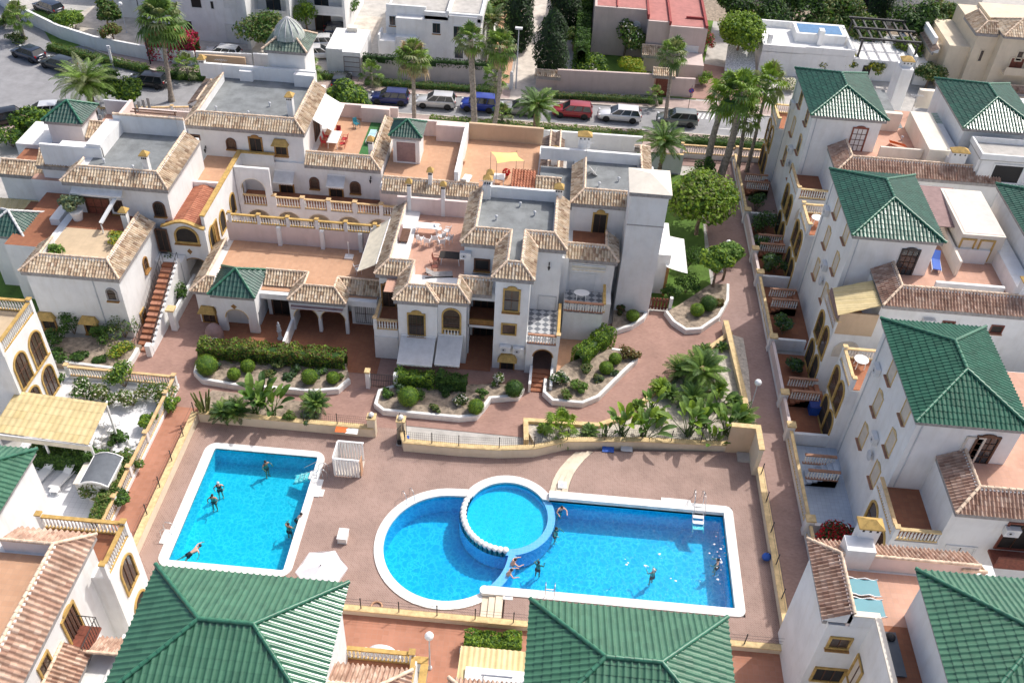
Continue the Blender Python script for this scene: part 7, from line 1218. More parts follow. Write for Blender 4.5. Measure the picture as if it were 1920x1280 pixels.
# ================================================================== CARS
def carpaint(name, col, metal=.3): return nmat(name, col, .28, 0, spec=.6, metal=metal, coat=.8)
nmat('tyre', (.018, .018, .018), .8, 0); nmat('carglass', (.02, .025, .03), .06, 0, spec=.8); nmat('redlight', (.35, .01, .01), .2, 0); nmat('headlamp', (.7, .72, .74), .1, 0); nmat('blackplastic', (.025, .025, .027), .6, 0)
def car(loc, rz, label, paint, L=4.3, W=1.78, H=1.5, kind='suv', roof=None):
    t = empty('parked_car', loc, label, 'car', 'cars parked near the street', rz); w = W / 2; hb = H * .62; m = MB(); roof = roof or paint
    st = [(-.5, .42, hb * .86, .80), (-.485, .30, hb * .97, .90), (-.42, .24, hb * 1.02, .97), (-.2, .22, hb * 1.03, 1), (.05, .22, hb * 1.02, 1), (.24, .22, hb * .99, .99), (.34, .24, hb * .93, .97), (.43, .26, hb * .84, .92), (.485, .30, hb * .70, .82), (.5, .38, hb * .58, .70)]
    rows = []
    for f, zb, zt, k in st:
        x = f * L; ww = w * k; rows.append([(x, -ww * .86, zb), (x, -ww * .97, zb + .12), (x, -ww, zb + (zt - zb) * .55), (x, -ww * .97, zt - .07), (x, -ww * .86, zt), (x, 0, zt + .025), (x, ww * .86, zt), (x, ww * .97, zt - .07), (x, ww, zb + (zt - zb) * .55), (x, ww * .97, zb + .12), (x, ww * .86, zb)])
    m.grid(rows, paint); m.face(rows[0], paint); m.face(rows[-1][::-1], paint)
    r0, r1, f1, f0 = {'suv': (-.485, -.43, .06, .25), 'hatch': (-.47, -.38, .03, .25), 'wagon': (-.48, -.41, .04, .22), 'van': (-.49, -.45, .12, .27), 'sedan': (-.38, -.22, .02, .22)}[kind]
    zb, zt = hb * .98, H - .03; wb, wt = w * .92, w * .70
    n = 6; rf = []
    for i in range(n + 1):
        x = (r1 + (f1 - r1) * i / n) * L; c = .04 * math.sin(math.pi * i / n); rf.append([(x, -wt, zt - .03 + c), (x, -wt * .6, zt + c), (x, 0, zt + .015 + c), (x, wt * .6, zt + c), (x, wt, zt - .03 + c)])
    m.grid(rf, roof)
    A_, B_, C_, D_ = V((r0 * L, wb, zb)), V((f0 * L, wb, zb)), V((f1 * L, wt, zt - .03)), V((r1 * L, wt, zt - .03))
    for sg in (1, -1):
        s = lambda v: V((v.x, v.y * sg, v.z))
        for p, q, th in ((A_, D_, .09), (B_, C_, .07), (D_, C_, .07), (A_.lerp(B_, .34), D_.lerp(C_, .30), .06), (A_.lerp(B_, .66), D_.lerp(C_, .68), .06)): m.bar(s(p), s(q), th, .06, roof)
    m.bar(V((r1 * L, -wt, zt - .03)), V((r1 * L, wt, zt - .03)), .08, .06, roof); m.bar(V((f1 * L, -wt, zt - .03)), V((f1 * L, wt, zt - .03)), .06, .05, roof)
    for sg in (1, -1):
        for x in (-.31, .30):
            c = V((x * L, sg * w * .985, .34)); m.face([c + V((.40 * math.cos(a), sg * .012, .40 * math.sin(a) if .40 * math.sin(a) > -.14 else -.14)) for a in [2 * math.pi * k / 16 for k in range(16)]], 'blackplastic')
    m.box(-.5 * L - .01, -.47 * L, -w * .8, w * .8, .28, .44, 'blackplastic'); m.box(.485 * L, .505 * L, -w * .6, w * .6, .3, .46, 'blackplastic'); m.build('body', t, False)
    g = MB(); s = lambda v: V((v.x, -v.y, v.z)); q = [A_, B_, C_, D_]
    g.face(q, 'carglass'); g.face([s(v) for v in q][::-1], 'carglass'); g.face([B_, s(B_), s(C_), C_], 'carglass'); g.face([D_, s(D_), s(A_), A_], 'carglass'); g.build('window', t, False)
    for sg in (1, -1):
        for x in (-.31, .30):
            k = MB(); c = V((x * L, sg * (w - .09), .33)); ring = [[c + V((r_ * math.cos(a), sg * d, r_ * math.sin(a))) for a in [2 * math.pi * i / 16 for i in range(16)]] for r_, d in ((.20, -.1), (.33, -.1), (.33, .1), (.22, .115))]; k.grid(ring, 'tyre', closed=True); o = k.build('wheel', t, False)
            k = MB(); k.face([c + V((.22 * math.cos(a), sg * .11, .22 * math.sin(a))) for a in [2 * math.pi * i / 12 for i in range(12)]], 'steel')
            for i in range(5): a = i * 1.2566; k.bar(c + V((.05 * math.cos(a), sg * .12, .05 * math.sin(a))), c + V((.2 * math.cos(a), sg * .12, .2 * math.sin(a))), .05, .02, 'fascia')
            k.build('rim', o)
        k = MB(); k.bar((.44 * L, sg * w * .80, hb * .80), (.475 * L, sg * w * .70, hb * .76), .3, .12, 'headlamp'); k.build('headlight', t, False); k = MB(); k.bar((-.485 * L, sg * w * .74, hb * .80), (-.485 * L, sg * w * .80, hb * 1.02), .14, .2, 'redlight'); k.build('tail_light', t, False)
        k = MB(); k.ball((.19 * L, sg * (w + .09), hb * 1.04), .1, paint, 8, (.8, 1, .8)); k.build('mirror', t, False)
    k = MB(); k.box(-.5 * L - .012, -.5 * L - .004, -.26, .26, .56, .67, 'paint'); k.build('number_plate', t, False); return t
for a in (('pblue', (.008, .016, .12)), ('psilver', (.62, .62, .61)), ('pbright', (.008, .04, .36)), ('pgrey', (.33, .33, .33)), ('pred', (.33, .012, .02)), ('pwhite', (.78, .78, .78)), ('pgreen', (.16, .18, .17)), ('pblack', (.008, .008, .01)), ('pnavy', (.02, .03, .06)), ('pdark', (.025, .03, .032))): carpaint(*a)
P_ = math.pi
def carp(x, y, rz, label, paint, **k): p = A(x, y); return car((p.x, p.y, .01), rz, label, paint, **k)
carp(731, 192, P_ + .03, 'dark blue hatchback parked under the pinkish wall with the lime shrub before it', 'pblue', L=4.3, H=1.55); carp(817, 199, P_ + .02, 'light silver people carrier parked between the two blue cars', 'psilver', L=4.5, H=1.6, kind='wagon'); carp(897, 205, P_, 'bright blue boxy car behind the two tall palms', 'pbright', L=4.0, H=1.75, kind='van')
carp(975, 212, P_, 'grey car half hidden by the bright roadside feather palm', 'pgrey', L=4.4, kind='sedan'); carp(1072, 217, P_, 'red car parked left of the white car on the street', 'pred', L=4.4, H=1.58); carp(1160, 224, P_, 'white car parked right of the red car on the street', 'pwhite', L=4.8, H=1.55, kind='wagon'); carp(1268, 232, P_, 'grey green car at the end of the row beside the hatched marking', 'pgreen', L=4.5, H=1.65)
carp(278, 160, P_ - .06, 'black car parked at the bend behind the tall fan palm', 'pblack', L=4.5); carp(112, 129, P_ - .38, 'dark green estate car parked second from the left border', 'pdark', L=4.6, kind='wagon'); carp(55, 109, P_ - .42, 'dark blue grey car nearest the left border on the street', 'pnavy', L=4.3, kind='hatch'); carp(418, 108, P_ - .05, 'white car parked behind the white wall left of the dark tree', 'pwhite', L=4.4)
carp(598, 108, .25, 'white car nearest the pale garage roof', 'pwhite', L=4.4); carp(617, 88, .2, 'white car second from the pale garage roof', 'pwhite', L=4.4, kind='wagon'); carp(640, 66, .2, 'dark blue car tucked behind the two white cars', 'pnavy', L=4.2, kind='hatch'); carp(92, 22, P_ - .5, 'dark blue car in the yard at the top left', 'pnavy', L=4.5); carp(641, 160, P_ / 2, 'small dark car in front of the grey garage door', 'pdark', L=3.9, kind='hatch')
carp(82, 218, P_ + .3, 'white car half hidden behind the small green pyramid roof', 'pwhite', L=4.2, kind='hatch'); carp(220, 230, P_, 'white car behind the dark tree and the curved balustrade', 'pwhite', L=4.2, kind='hatch'); carp(5, 232, P_ + .6, 'dark car cut by the left border below the street junction', 'pblack', L=4.2, kind='hatch')
# ================================================================== PEOPLE in and by the pools
def person(loc, rz, label, pose='stand', skin='skin', hair='hairdark', suit='clothblack', cat='person', top=False):
    t = empty('person', loc, label, cat, None, rz); r = random.Random(label); J = {}
    a = r.uniform(.2, .9); b = r.uniform(.2, .9)
    if pose == 'swim':
        J = dict(pel=(-.45, 0, -.14, .13), bel=(-.28, 0, -.10, .12), che=(-.05, 0, -.04, .145), nec=(.16, 0, .03, .058), hea=(.26, 0, .09, .085), top=(.35, 0, .14, .085), shL=(.06, .19, -.02, .06), elL=(.30, .33, -.02, .042), wrL=(.52, .30, -.05, .03), haL=(.60, .29, -.06, .03), shR=(.06, -.19, -.02, .06), elR=(.0, -.42, -.10, .042), wrR=(-.16, -.58, -.16, .03), haR=(-.24, -.62, -.18, .03), hiL=(-.54, .09, -.17, .09), knL=(-.92, .16, -.30, .06), anL=(-1.3, .14, -.26, .042), toL=(-1.45, .14, -.22, .03), hiR=(-.54, -.09, -.17, .09), knR=(-.90, -.20, -.36, .06), anR=(-1.26, -.24, -.40, .042), toR=(-1.4, -.24, -.36, .03)); up = V((.5, 0, .85)); fw = V((.8, 0, -.5)); fd = V((1, 0, 0))
    else:
        z = 0 if pose == 'stand' else 0; ln = .28 if pose == 'lean' else 0
        J = dict(pel=(-.02, 0, .92, .14), bel=(.0 + ln * .3, 0, 1.08, .125), che=(.01 + ln * .7, 0, 1.27, .15), nec=(.02 + ln, 0, 1.44, .055), hea=(.04 + ln * 1.1, 0, 1.53, .085), top=(.03 + ln * 1.15, 0, 1.63, .088), shL=(.01 + ln * .85, .18, 1.385, .06), elL=(.12 + ln * 1.2, .34, 1.2 + .1 * a, .042), wrL=(.34 + ln * 1.3, .38 - .2 * b, 1.19 + .12 * a, .03), haL=(.42 + ln * 1.3, .36 - .2 * b, 1.2 + .12 * a, .03), shR=(.01 + ln * .85, -.18, 1.385, .06), elR=(.08 + ln * 1.2, -.36, 1.2 + .1 * b, .042), wrR=(.28 + ln * 1.3, -.44 + .2 * a, 1.18 + .1 * b, .03), haR=(.36 + ln * 1.3, -.44 + .2 * a, 1.19 + .1 * b, .03), hiL=(-.02, .09, .86, .09), knL=(.03, .11, .48, .062), anL=(-.03, .12, .09, .042), toL=(.12, .14, .04, .032), hiR=(-.02, -.09, .86, .09), knR=(.08, -.11, .48, .062), anR=(.0, -.12, .09, .042), toR=(.15, -.14, .04, .032)); up = V((0, 0, 1)); fd = V((1, 0, 0)); fw = fd
    E_ = [('pel', 'bel'), ('bel', 'che'), ('che', 'nec'), ('nec', 'hea'), ('hea', 'top')]
    for s in 'LR': E_ += [('che', 'sh' + s), ('sh' + s, 'el' + s), ('el' + s, 'wr' + s), ('wr' + s, 'ha' + s), ('pel', 'hi' + s), ('hi' + s, 'kn' + s), ('kn' + s, 'an' + s), ('an' + s, 'to' + s)]
    for s in 'LR':
        h_, w_ = V(J['ha' + s][:3]), V(J['wr' + s][:3]); d = (h_ - w_).normalized(); sd = d.cross(V((0, 0, 1))).normalized()
        for i, (o, l) in enumerate(((-.03, .07), (-.01, .085), (.01, .08), (.03, .06))): J['f%d%s' % (i, s)] = (*(h_ + sd * o + d * l - V((0, 0, .012 * i))), .008); E_.append(('ha' + s, 'f%d%s' % (i, s)))
        k = 1 if s == 'L' else -1; J['th' + s] = (*(w_ + d * .05 + sd * -.055), .009); E_.append(('wr' + s, 'th' + s))
    nm = list(J); me = bpy.data.meshes.new('body'); me.from_pydata([J[k][:3] for k in nm], [(nm.index(p), nm.index(q)) for p, q in E_], []); o = bpy.data.objects.new('body', me); C.objects.link(o); o.parent = t
    md = o.modifiers.new('Skin', 'SKIN'); md.use_smooth_shade = True
    for i, k in enumerate(nm): sv = me.skin_vertices[0].data[i]; sv.radius = (J[k][3], J[k][3]); sv.use_root = (k == 'pel')
    o.modifiers.new('Sub', 'SUBSURF').levels = 1; o.modifiers['Sub'].render_levels = 2; me.materials.append(MAT[skin])
    hd = V(J['hea'][:3]).lerp(V(J['top'][:3]), .6); m = MB(); m.ball(hd + up * .035 - fd * .025, .105, hair, 12, (1, .92, .95)); m.build('hair', t, False)
    m = MB(); e = hd + fw * .088; sdv = V((0, 1, 0))
    for s in (-1, 1): m.ball(e + sdv * s * .03 + up * .0, .011, 'dark', 6)
    m.ball(e - up * .03 + fw * .008, .014, skin, 6); m.bar(e - up * .06 - sdv * .02, e - up * .06 + sdv * .02, .008, mat='redcloth'); m.build('face', t, False)
    p, q = V(J['pel'][:3]), V(J['bel'][:3]); m = MB(); ax = (q - p).normalized(); m.tube([p - ax * .10, p - ax * .03, p + ax * .06, p + ax * .11], [.17, .172, .165, .155], suit, 12, False)
    for s in 'LR': hi, kn = V(J['hi' + s][:3]), V(J['kn' + s][:3]); m.tube([hi, hi.lerp(kn, .35)], [.112, .10], suit, 10, False)
    m.build('swimwear', t, False)
    if top: m = MB(); c_ = V(J['che'][:3]); m.tube([c_ - ax * .06, c_ + ax * .02, c_ + ax * .06], [.162, .168, .16], suit, 12, False); m.build('bikini_top', t, False)
    return t
def inpool(x, y, rz, label, depth, z=.05, **k): p = A(x, y, z); return person((p.x, p.y, depth), rz, label, **k)
inpool(497, 866, -.6, 'dark haired bather near the far edge of the small pool', -1.5, skin='skintan'); inpool(409, 906, -1.2, 'bather with a white swim cap in the small pool', -1.5, hair='hairgrey', top=True); inpool(398, 929, -1.5, 'tanned bather just below the white capped one in the small pool', -1.5, skin='skintan'); inpool(540, 983, 1.2, 'dark haired bather in the right part of the small pool', -1.5, skin='skintan'); inpool(556, 966, 0, 'bather leaning on the right rim of the small pool', -1.35, pose='lean')
p = A(367, 1027, 0); person((p.x, p.y, -.12), .75, 'swimmer stretched out near the bottom left corner of the small pool', 'swim')
p = A(1050, 944, 0); person((p.x, p.y - .3, -1.2), -1.2, 'pale bather at the upper end of the dividing wall, in dark shorts', 'lean', suit='clothblue'); inpool(1043, 989, -.5, 'small bather beside the curved dividing wall', -1.62, top=True); inpool(957, 1056, .5, 'dark haired bather on the dividing wall, upper of two', -1.3, pose='lean'); inpool(949, 1074, .2, 'pink skinned bather on the dividing wall, lower of two', -1.25, pose='lean'); inpool(1010, 1053, 1.2, 'lone dark bather just right of the dividing wall', -1.62, skin='skintan', suit='clothblack'); inpool(1226, 1068, 2.2, 'bather in the middle of the big pool with grey hair', -1.55, hair='hairgrey'); inpool(1347, 1050, 3.0, 'splashing bather near the right end of the big pool', -1.5)
m = MB(); r = random.Random(4); nmat('foam', (.85, .88, .9), .6, 0)
for x, y, n, s in ((1356, 1030, 22, .8), (1348, 1056, 12, .6), (1212, 1060, 4, .25), (1265, 1092, 3, .2), (1238, 1040, 3, .2), (1172, 1057, 3, .2)):
    c = A(x, y, -.1)
    for _ in range(n): m.ball((c.x + r.gauss(0, s * .45), c.y + r.gauss(0, s), -.12), r.uniform(.025, .09), 'foam', 6, (1.3, 1, .18))
tag(m.build('water_foam'), 'patches of white splashes around the bathers in the big pool', 'foam', None, 'stuff')
# ================================================================== POOL FITTINGS
def ladder(loc, rz, label, steps=False):
    t = empty('pool_ladder', loc, label, 'ladder', None, rz); m = MB()
    for s in (-.28, .28): m.tube([(-.55, s, 0), (-.55, s, .6), (-.35, s, .85), (.0, s, .8), (.18, s, .5), (.2, s, -1.0)], .024, 'steel', 7)
    for k in range(3): m.bar((.2, -.28, -.25 - .28 * k), (.2, .28, -.25 - .28 * k), .08, .03, 'steel')
    m.build('rail', t, False)
    if steps:
        m = MB()
        for k in range(5): m.box(.15 + k * .34, .42 + k * .34, -.34, .34, -.02 - k * .17, .04 - k * .17, 'plasticwhite')
        for s in (-.36, .36): m.bar((.1, s, .0), (1.9, s, -.85), .05, .12, 'plasticwhite'); m.tube([(-.3, s, .1), (-.2, s, .9), (.3, s, .85), (1.2, s, .1)], .02, 'steel', 6)
        m.build('steps', t, False)
    return t
p = A(598, 890); ladder((p.x + .1, p.y, .07), P_, 'white pool steps on the right rim of the small pool', True); p = A(325, 1003); ladder((p.x - .1, p.y, .07), 0, 'steel ladder on the left rim of the small pool'); p = A(768, 940); ladder((p.x, p.y, .08), -.95, 'steel ladder at the upper left of the round lobe'); p = A(1307, 948); ladder((p.x, p.y, .38), -P_ / 2, 'white pool steps on the far rim of the big pool', True); p = A(1030, 1112); ladder((p.x, p.y, .38), P_ / 2, 'steel ladder on the near rim of the big pool beside the green roof')
def one(name, label, cat, fn, group=None): m = MB(); fn(m); return thing1(name, m, label, cat, group)
def drain(x, y, l): p = A(x, y); one('drain_cover', l, 'drain cover', lambda m: (m.box(p.x - .3, p.x + .3, p.y - .3, p.y + .3, 0, .33 if y > 1000 or x > 1000 else .06, 'coping'), m.box(p.x - .18, p.x + .18, p.y - .18, p.y + .18, .33 if y > 1000 or x > 1000 else .06, .335 if y > 1000 or x > 1000 else .065, 'greywall')))
drain(1054, 914, 'white drain square at the foot of the curved steps'); drain(952, 1121, 'white drain square beside the short straight steps'); drain(599, 924, 'white drain square beside the small pool steps')
p = A(644, 1010); one('pool_box', 'small white box standing alone on the deck', 'box', lambda m: (m.box(p.x - .28, p.x + .28, p.y - .4, p.y + .4, 0, .5, 'coping'), m.box(p.x - .32, p.x + .32, p.y - .44, p.y + .44, .5, .56, 'whitepaint'), m.box(p.x - .3, p.x + .3, p.y - .43, p.y - .41, .05, .15, 'greywall')))
t = empty('shower_cubicle', (-12.0, 41.8, 0), 'white slatted shower cubicle with an orange inside on the pool deck', 'shower')
for (x0, x1, y0, y1) in ((-13.0, -11.2, 42.9, 43.0), (-13.0, -11.2, 41.3, 41.4), (-13.05, -12.95, 41.4, 42.9)):
    m = MB()
    for k in range(9):
        if x1 - x0 > 1: xa = x0 + (x1 - x0) * k / 9; m.box(xa, xa + .13, y0, y1, .1, 1.75 - .1 * (k in (0, 8)), 'plasticwhite')
        else: ya = y0 + (y1 - y0) * k / 9; m.box(x0, x1, ya, ya + .11, .1, 1.75, 'plasticwhite')
    m.box(x0, x1, y0 - .01, y1 + .01, 1.75, 1.83, 'plasticwhite'); m.build('slat_panel', t)
m = MB(); m.box(-12.9, -11.2, 41.45, 42.85, .02, .08, 'paleconc'); m.box(-11.22, -11.15, 41.4, 42.0, .08, 1.6, 'terra'); m.build('shower_tray', t)
def parasol(loc, R, H, label, mat='umbrella', n=8):
    t = empty('parasol', loc, label, 'parasol'); m = MB(); m.tube([(0, 0, 0), (0, 0, H + .1)], .025, 'whitepaint', 7); m.lathe((0, 0, 0), [(.28, 0), (.28, .06), (.06, .1)], 'concrete', 12); m.build('pole', t, False); m = MB(); ap = V((0, 0, H)); ri = [V((R * math.cos(a), R * math.sin(a), H - R * .30)) for a in [2 * math.pi * k / n + .2 for k in range(n)]]
    for i in range(n): a, b = ri[i], ri[(i + 1) % n]; mid = (a + b) / 2 * .96 + V((0, 0, .015)); m.face([ap, a, mid], mat); m.face([ap, mid, b], mat); m.face([a, a - V((0, 0, .12)), b - V((0, 0, .12)), b], mat)
    m.build('canopy', t, False); m = MB(); [m.tube([ap - V((0, 0, .05)), q - V((0, 0, .03))], .012, 'whitepaint', 4) for q in ri]; m.ball(ap + V((0, 0, .04)), .05, 'dark', 8); m.build('ribs', t, False); return t
p = A(602, 1062, 2.2); parasol((p.x, p.y, 0), 1.55, 2.35, 'white open parasol on the deck beside the green roof', n=6)
p = A(706, 1137); one('life_ring', 'faded orange life ring lying by the near fence', 'life ring', lambda m: m.tube([(p.x + .32 * math.cos(a), p.y + .32 * math.sin(a), .06) for a in [k * math.pi / 10 for k in range(21)]], .06, 'terra', 8, False))
p = A(758, 832); one('push_trolley', 'dark folded pushchair with a blue seat by the gate', 'pushchair', lambda m: (m.tube([(p.x - .3, p.y, .1), (p.x + .1, p.y, 1.0)], .03, 'metaldark', 6), m.tube([(p.x + .3, p.y, .1), (p.x - .1, p.y, .8)], .03, 'metaldark', 6), m.box(p.x - .05, p.x + .35, p.y - .2, p.y + .2, .45, .7, 'bluepaint'), m.lathe((p.x - .35, p.y, 0), [(.02, 0), (.14, .02), (.14, .2), (.02, .22)], 'tyre', 10), m.lathe((p.x + .35, p.y, 0), [(.02, 0), (.14, .02), (.14, .2), (.02, .22)], 'tyre', 10)))
def towel(x, y, z, mat, l): p = A(x, y, z); r = random.Random(l); one('towel', l, 'towel', lambda m: m.grid([[(p.x + (i - 3) * .14, p.y + (j - 2) * .13, z + .03 + .05 * r.random()) for i in range(7)] for j in range(5)], mat))
towel(1140, 843, .32, 'bluepaint', 'blue towel dropped at the foot of the back deck wall'); towel(1175, 842, .32, 'greywall', 'grey towels heaped at the back deck wall next to the blue one'); towel(640, 806, 1.0, 'orange', 'orange and red beach things on the wall by the gate'); towel(660, 809, 1.0, 'canvaswhite', 'pale towel on the wall by the gate')
p = A(1436, 1048, .35); one('beach_bag', 'bright blue bag in the shade of the right deck wall', 'bag', lambda m: (m.ball((p.x, p.y, .62), .32, 'bluepaint', 12, (1, .8, 1)), m.tube([(p.x - .15, p.y, .85), (p.x, p.y, 1.15), (p.x + .15, p.y, .85)], .02, 'dark', 5)))
# ================================================================== LAMPS AND SIGNS
nmat('globe', (.85, .86, .86), .3, 0)
def globe(x, y, h, label, z=0): p = A(x, y, z); t = empty('street_lamp', tuple(p), label, 'street lamp', 'round white path lamps'); m = MB(); m.tube([(0, 0, 0), (0, 0, h)], [.055, .035], 'greywall', 8); m.lathe((0, 0, 0), [(.14, 0), (.14, .1), (.06, .2)], 'greywall', 10); m.build('pole', t, False); m = MB(); m.ball((0, 0, h + .2), .26, 'globe', 14); m.build('globe', t, False)
globe(1403, 778, 3.2, 'round path lamp beside the palm garden wall in the alley'); globe(806, 1252, 3.2, 'round path lamp at the bottom beside the ochre garden wall'); globe(1353, 510, 3.0, 'round path lamp among the dracaena leaves'); globe(238, 62, 3.4, 'round lamp in front of the white building at the top left')
p = A(967, 168); t = empty('street_lamp', tuple(p), 'tall grey street lamp with a flat head at the driveway', 'street lamp'); m = MB(); m.tube([(0, 0, 0), (0, 0, 7.2)], [.09, .05], 'greywall', 8); m.build('pole', t, False); m = MB(); m.box(-.4, .4, -.2, .2, 7.2, 7.38, 'shutterwhite'); m.build('lamp_head', t, False)
p = A(283, 122); t = empty('street_lamp', tuple(p), 'thin dark street lamp leaning over the street bend', 'street lamp'); m = MB(); m.tube([(0, 0, 0), (0, 0, 8.5)], [.09, .05], 'metaldark', 8); m.build('pole', t, False); m = MB(); m.tube([(0, 0, 8.5), (.9, 0, 8.8)], .05, 'metaldark', 6); m.build('lamp_arm', t, False)
p = A(1290, 205); t = empty('traffic_sign', tuple(p), 'round no parking sign with a red rim before the mauve wall', 'traffic sign'); m = MB(); m.tube([(0, 0, 0), (0, 0, 2.9)], .035, 'metaldark', 7); m.build('pole', t, False); m = MB()
for r_, mt, y in ((.32, 'redcloth', -.05), (.25, 'bluepaint', -.056)): m.face([(r_ * math.cos(a), y, 2.3 + r_ * math.sin(a)) for a in [k * math.pi / 12 for k in range(24)]], mt)
m.bar((-.2, -.062, 2.5), (.2, -.062, 2.1), .07, .004, 'redcloth', (0, 1, 0)); m.face([(.33 * math.cos(a), -.04, 2.3 + .33 * math.sin(a)) for a in [k * math.pi / 12 for k in range(24)]][::-1], 'greywall'); m.build('sign_plate', t, False)
p = A(212, 125); one('information_post', 'white information post on the pavement by the black car', 'post', lambda m: (m.box(p.x - .12, p.x + .12, p.y - .08, p.y + .08, 0, 2.2, 'shutterwhite'), m.box(p.x - .18, p.x + .18, p.y - .1, p.y + .1, 2.2, 2.5, 'greywall')))
p = A(412, 137); one('waste_frame', 'small white metal frame on the pavement by the brown gate panel', 'frame', lambda m: m.tube([(p.x - .5, p.y, 0), (p.x - .5, p.y, 1), (p.x + .5, p.y, 1), (p.x + .5, p.y, 0)], .03, 'whitepaint', 6))
# ================================================================== FURNITURE
def table(loc, label, r=.5, h=.74, mat='plasticwhite', sq=None, name='table', rz=0):
    t = empty(name, loc, label, 'table', None, rz); m = MB()
    if sq: m.box(-sq[0] / 2, sq[0] / 2, -sq[1] / 2, sq[1] / 2, h - .04, h, mat)
    else: m.lathe((0, 0, h - .04), [(r, 0), (r, .03), (r * .97, .04)], mat, 24)
    m.build('tabletop', t, False); a, b = (sq[0] * .42, sq[1] * .42) if sq else (r * .6, r * .6)
    for i in (-1, 1):
        for j in (-1, 1): m = MB(); m.bar((i * a, j * b, 0), (i * a * .9, j * b * .9, h - .04), .05, mat='plasticwhite'); m.build('leg', t, False)
    return t
def chair(loc, rz, label, mat='plasticwhite', group=None):
    t = empty('chair', loc, label, 'chair', group, rz); m = MB(); m.box(-.22, .22, -.22, .22, .41, .45, mat); m.build('seat', t, False); m = MB(); m.bar((-.22, 0, .45), (-.32, 0, .88), .44, .04, mat, (0, 1, 0)) if 0 else m.face([(-.22, -.22, .45), (-.22, .22, .45), (-.32, .2, .9), (-.32, -.2, .9)], mat); m.face([(-.25, -.22, .45), (-.35, -.2, .9), (-.35, .2, .9), (-.25, .22, .45)], mat); m.face([(-.32, -.2, .9), (-.32, .2, .9), (-.35, .2, .9), (-.35, -.2, .9)], mat); m.build('backrest', t, False)
    for i in (-1, 1): m = MB(); m.bar((-.22, i * .23, .64), (.2, i * .23, .62), .05, .03, mat); m.bar((.2, i * .23, .62), (.2, i * .23, 0), .035, mat=mat); m.build('armrest', t, False)
    for i in (-1, 1):
        m = MB(); m.bar((-.2, i * .2, 0), (-.2, i * .2, .42), .035, mat=mat); m.build('leg', t, False)
    return t
def lounger(loc, rz, label, mat='plasticwhite', frame='plasticwhite', back=35):
    t = empty('sun_lounger', loc, label, 'sun lounger', None, rz); m = MB(); m.bar((-.3, 0, .36), (1.1, 0, .36), .6, .05, mat); m.build('seat', t, False); b = math.radians(back); m = MB(); m.bar((-.3, 0, .37), (-.3 - .75 * math.cos(b), 0, .37 + .75 * math.sin(b)), .6, .05, mat); m.build('backrest', t, False); m = MB()
    for s in (-.32, .32): m.bar((-1.0, s, .3), (1.12, s, .3), .05, .07, frame)
    m.build('frame', t, False)
    for x in (-.8, .95):
        for s in (-.3, .3): m = MB(); m.bar((x, s, 0), (x, s, .3), .05, mat=frame); m.build('leg', t, False)
    return t
p = AT('D1', 230, 240, .02); lounger((p.x, p.y, .02), -P_ / 2 - .25, 'left white sun lounger on the white patio'); p = AT('D1', 325, 265, .02); lounger((p.x, p.y, .02), -P_ / 2 - .3, 'right white sun lounger nearest the garden shed')
p = AT('D1', 280, 330, .02); table((p.x, p.y, .02), 'little tray table between the sun loungers', h=.35, sq=(.6, .4))
t = empty('garden_shed', (-27.6, 38.4, 0), 'grey roofed plastic garden shed on the white patio', 'shed'); m = MB(); m.box(-28.4, -26.8, 37.4, 39.6, 0, 1.9, 'shedwall'); m.prism([(-28.4, 37.4), (-26.8, 37.4), (-26.8, 37.42), (-28.4, 37.42)], 1.9, 1.92, 'shedwall'); m.build('wall', t); m = MB()
pts_ = [(-28.55, 1.88), (-28.1, 2.15), (-27.6, 2.25), (-27.1, 2.15), (-26.65, 1.88)]
for y0, y1, mt, dz in ((37.25, 39.75, 'shedgrey', 0),): m.grid([[(x, y0, z) for x, z in pts_], [(x, y1, z) for x, z in pts_]], mt); m.grid([[(x, y0, z - .08) for x, z in pts_], [(x, y1, z - .08) for x, z in pts_]], mt)
m.build('roof', t); m = MB()
for y in (37.24, 39.76):
    for i in range(4): m.bar((pts_[i][0], y, pts_[i][1] - .02), (pts_[i + 1][0], y, pts_[i + 1][1] - .02), .05, .14, 'plasticwhite')
for i in (0, 4): m.bar((pts_[i][0], 37.24, 1.86), (pts_[i][0], 39.76, 1.86), .06, .1, 'plasticwhite')
m.build('roof_trim', t); m = MB(); m.box(-28.0, -27.2, 37.37, 37.4, .05, 1.75, 'shutterwhite'); m.build('door', t)
one('storage_box', 'pale storage locker leaning against the garden shed', 'locker', lambda m: (m.box(-29.2, -28.65, 37.7, 39.6, 0, 1.3, 'shedwall'), m.box(-29.25, -28.62, 37.65, 39.65, 1.3, 1.38, 'ivory')))
r = random.Random(12); c = AT('D1', 560, 95)
m = MB()
for i in range(26): m.ball((c.x + r.gauss(0, .8), c.y + r.gauss(0, .5), .1), r.uniform(.12, .3), 'plasticwhite', 7, (1, 1, .7))
tag(m.build('white_stones'), 'heap of white stones beside the yellow patio roof', 'stones', None, 'stuff')
p = A(215, 800); table((p.x, p.y, .02), 'round garden table among the plants on the white paving', r=.5); chair((p.x - .8, p.y, .02), 0, 'white garden chair left of the round garden table'); chair((p.x + .3, p.y - .9, .02), 1.4, 'white garden chair below the round garden table'); p = A(50, 800); table((p.x, p.y + .5, .02), 'white table in the shade of the yellow patio roof', sq=(1.6, .9)); 
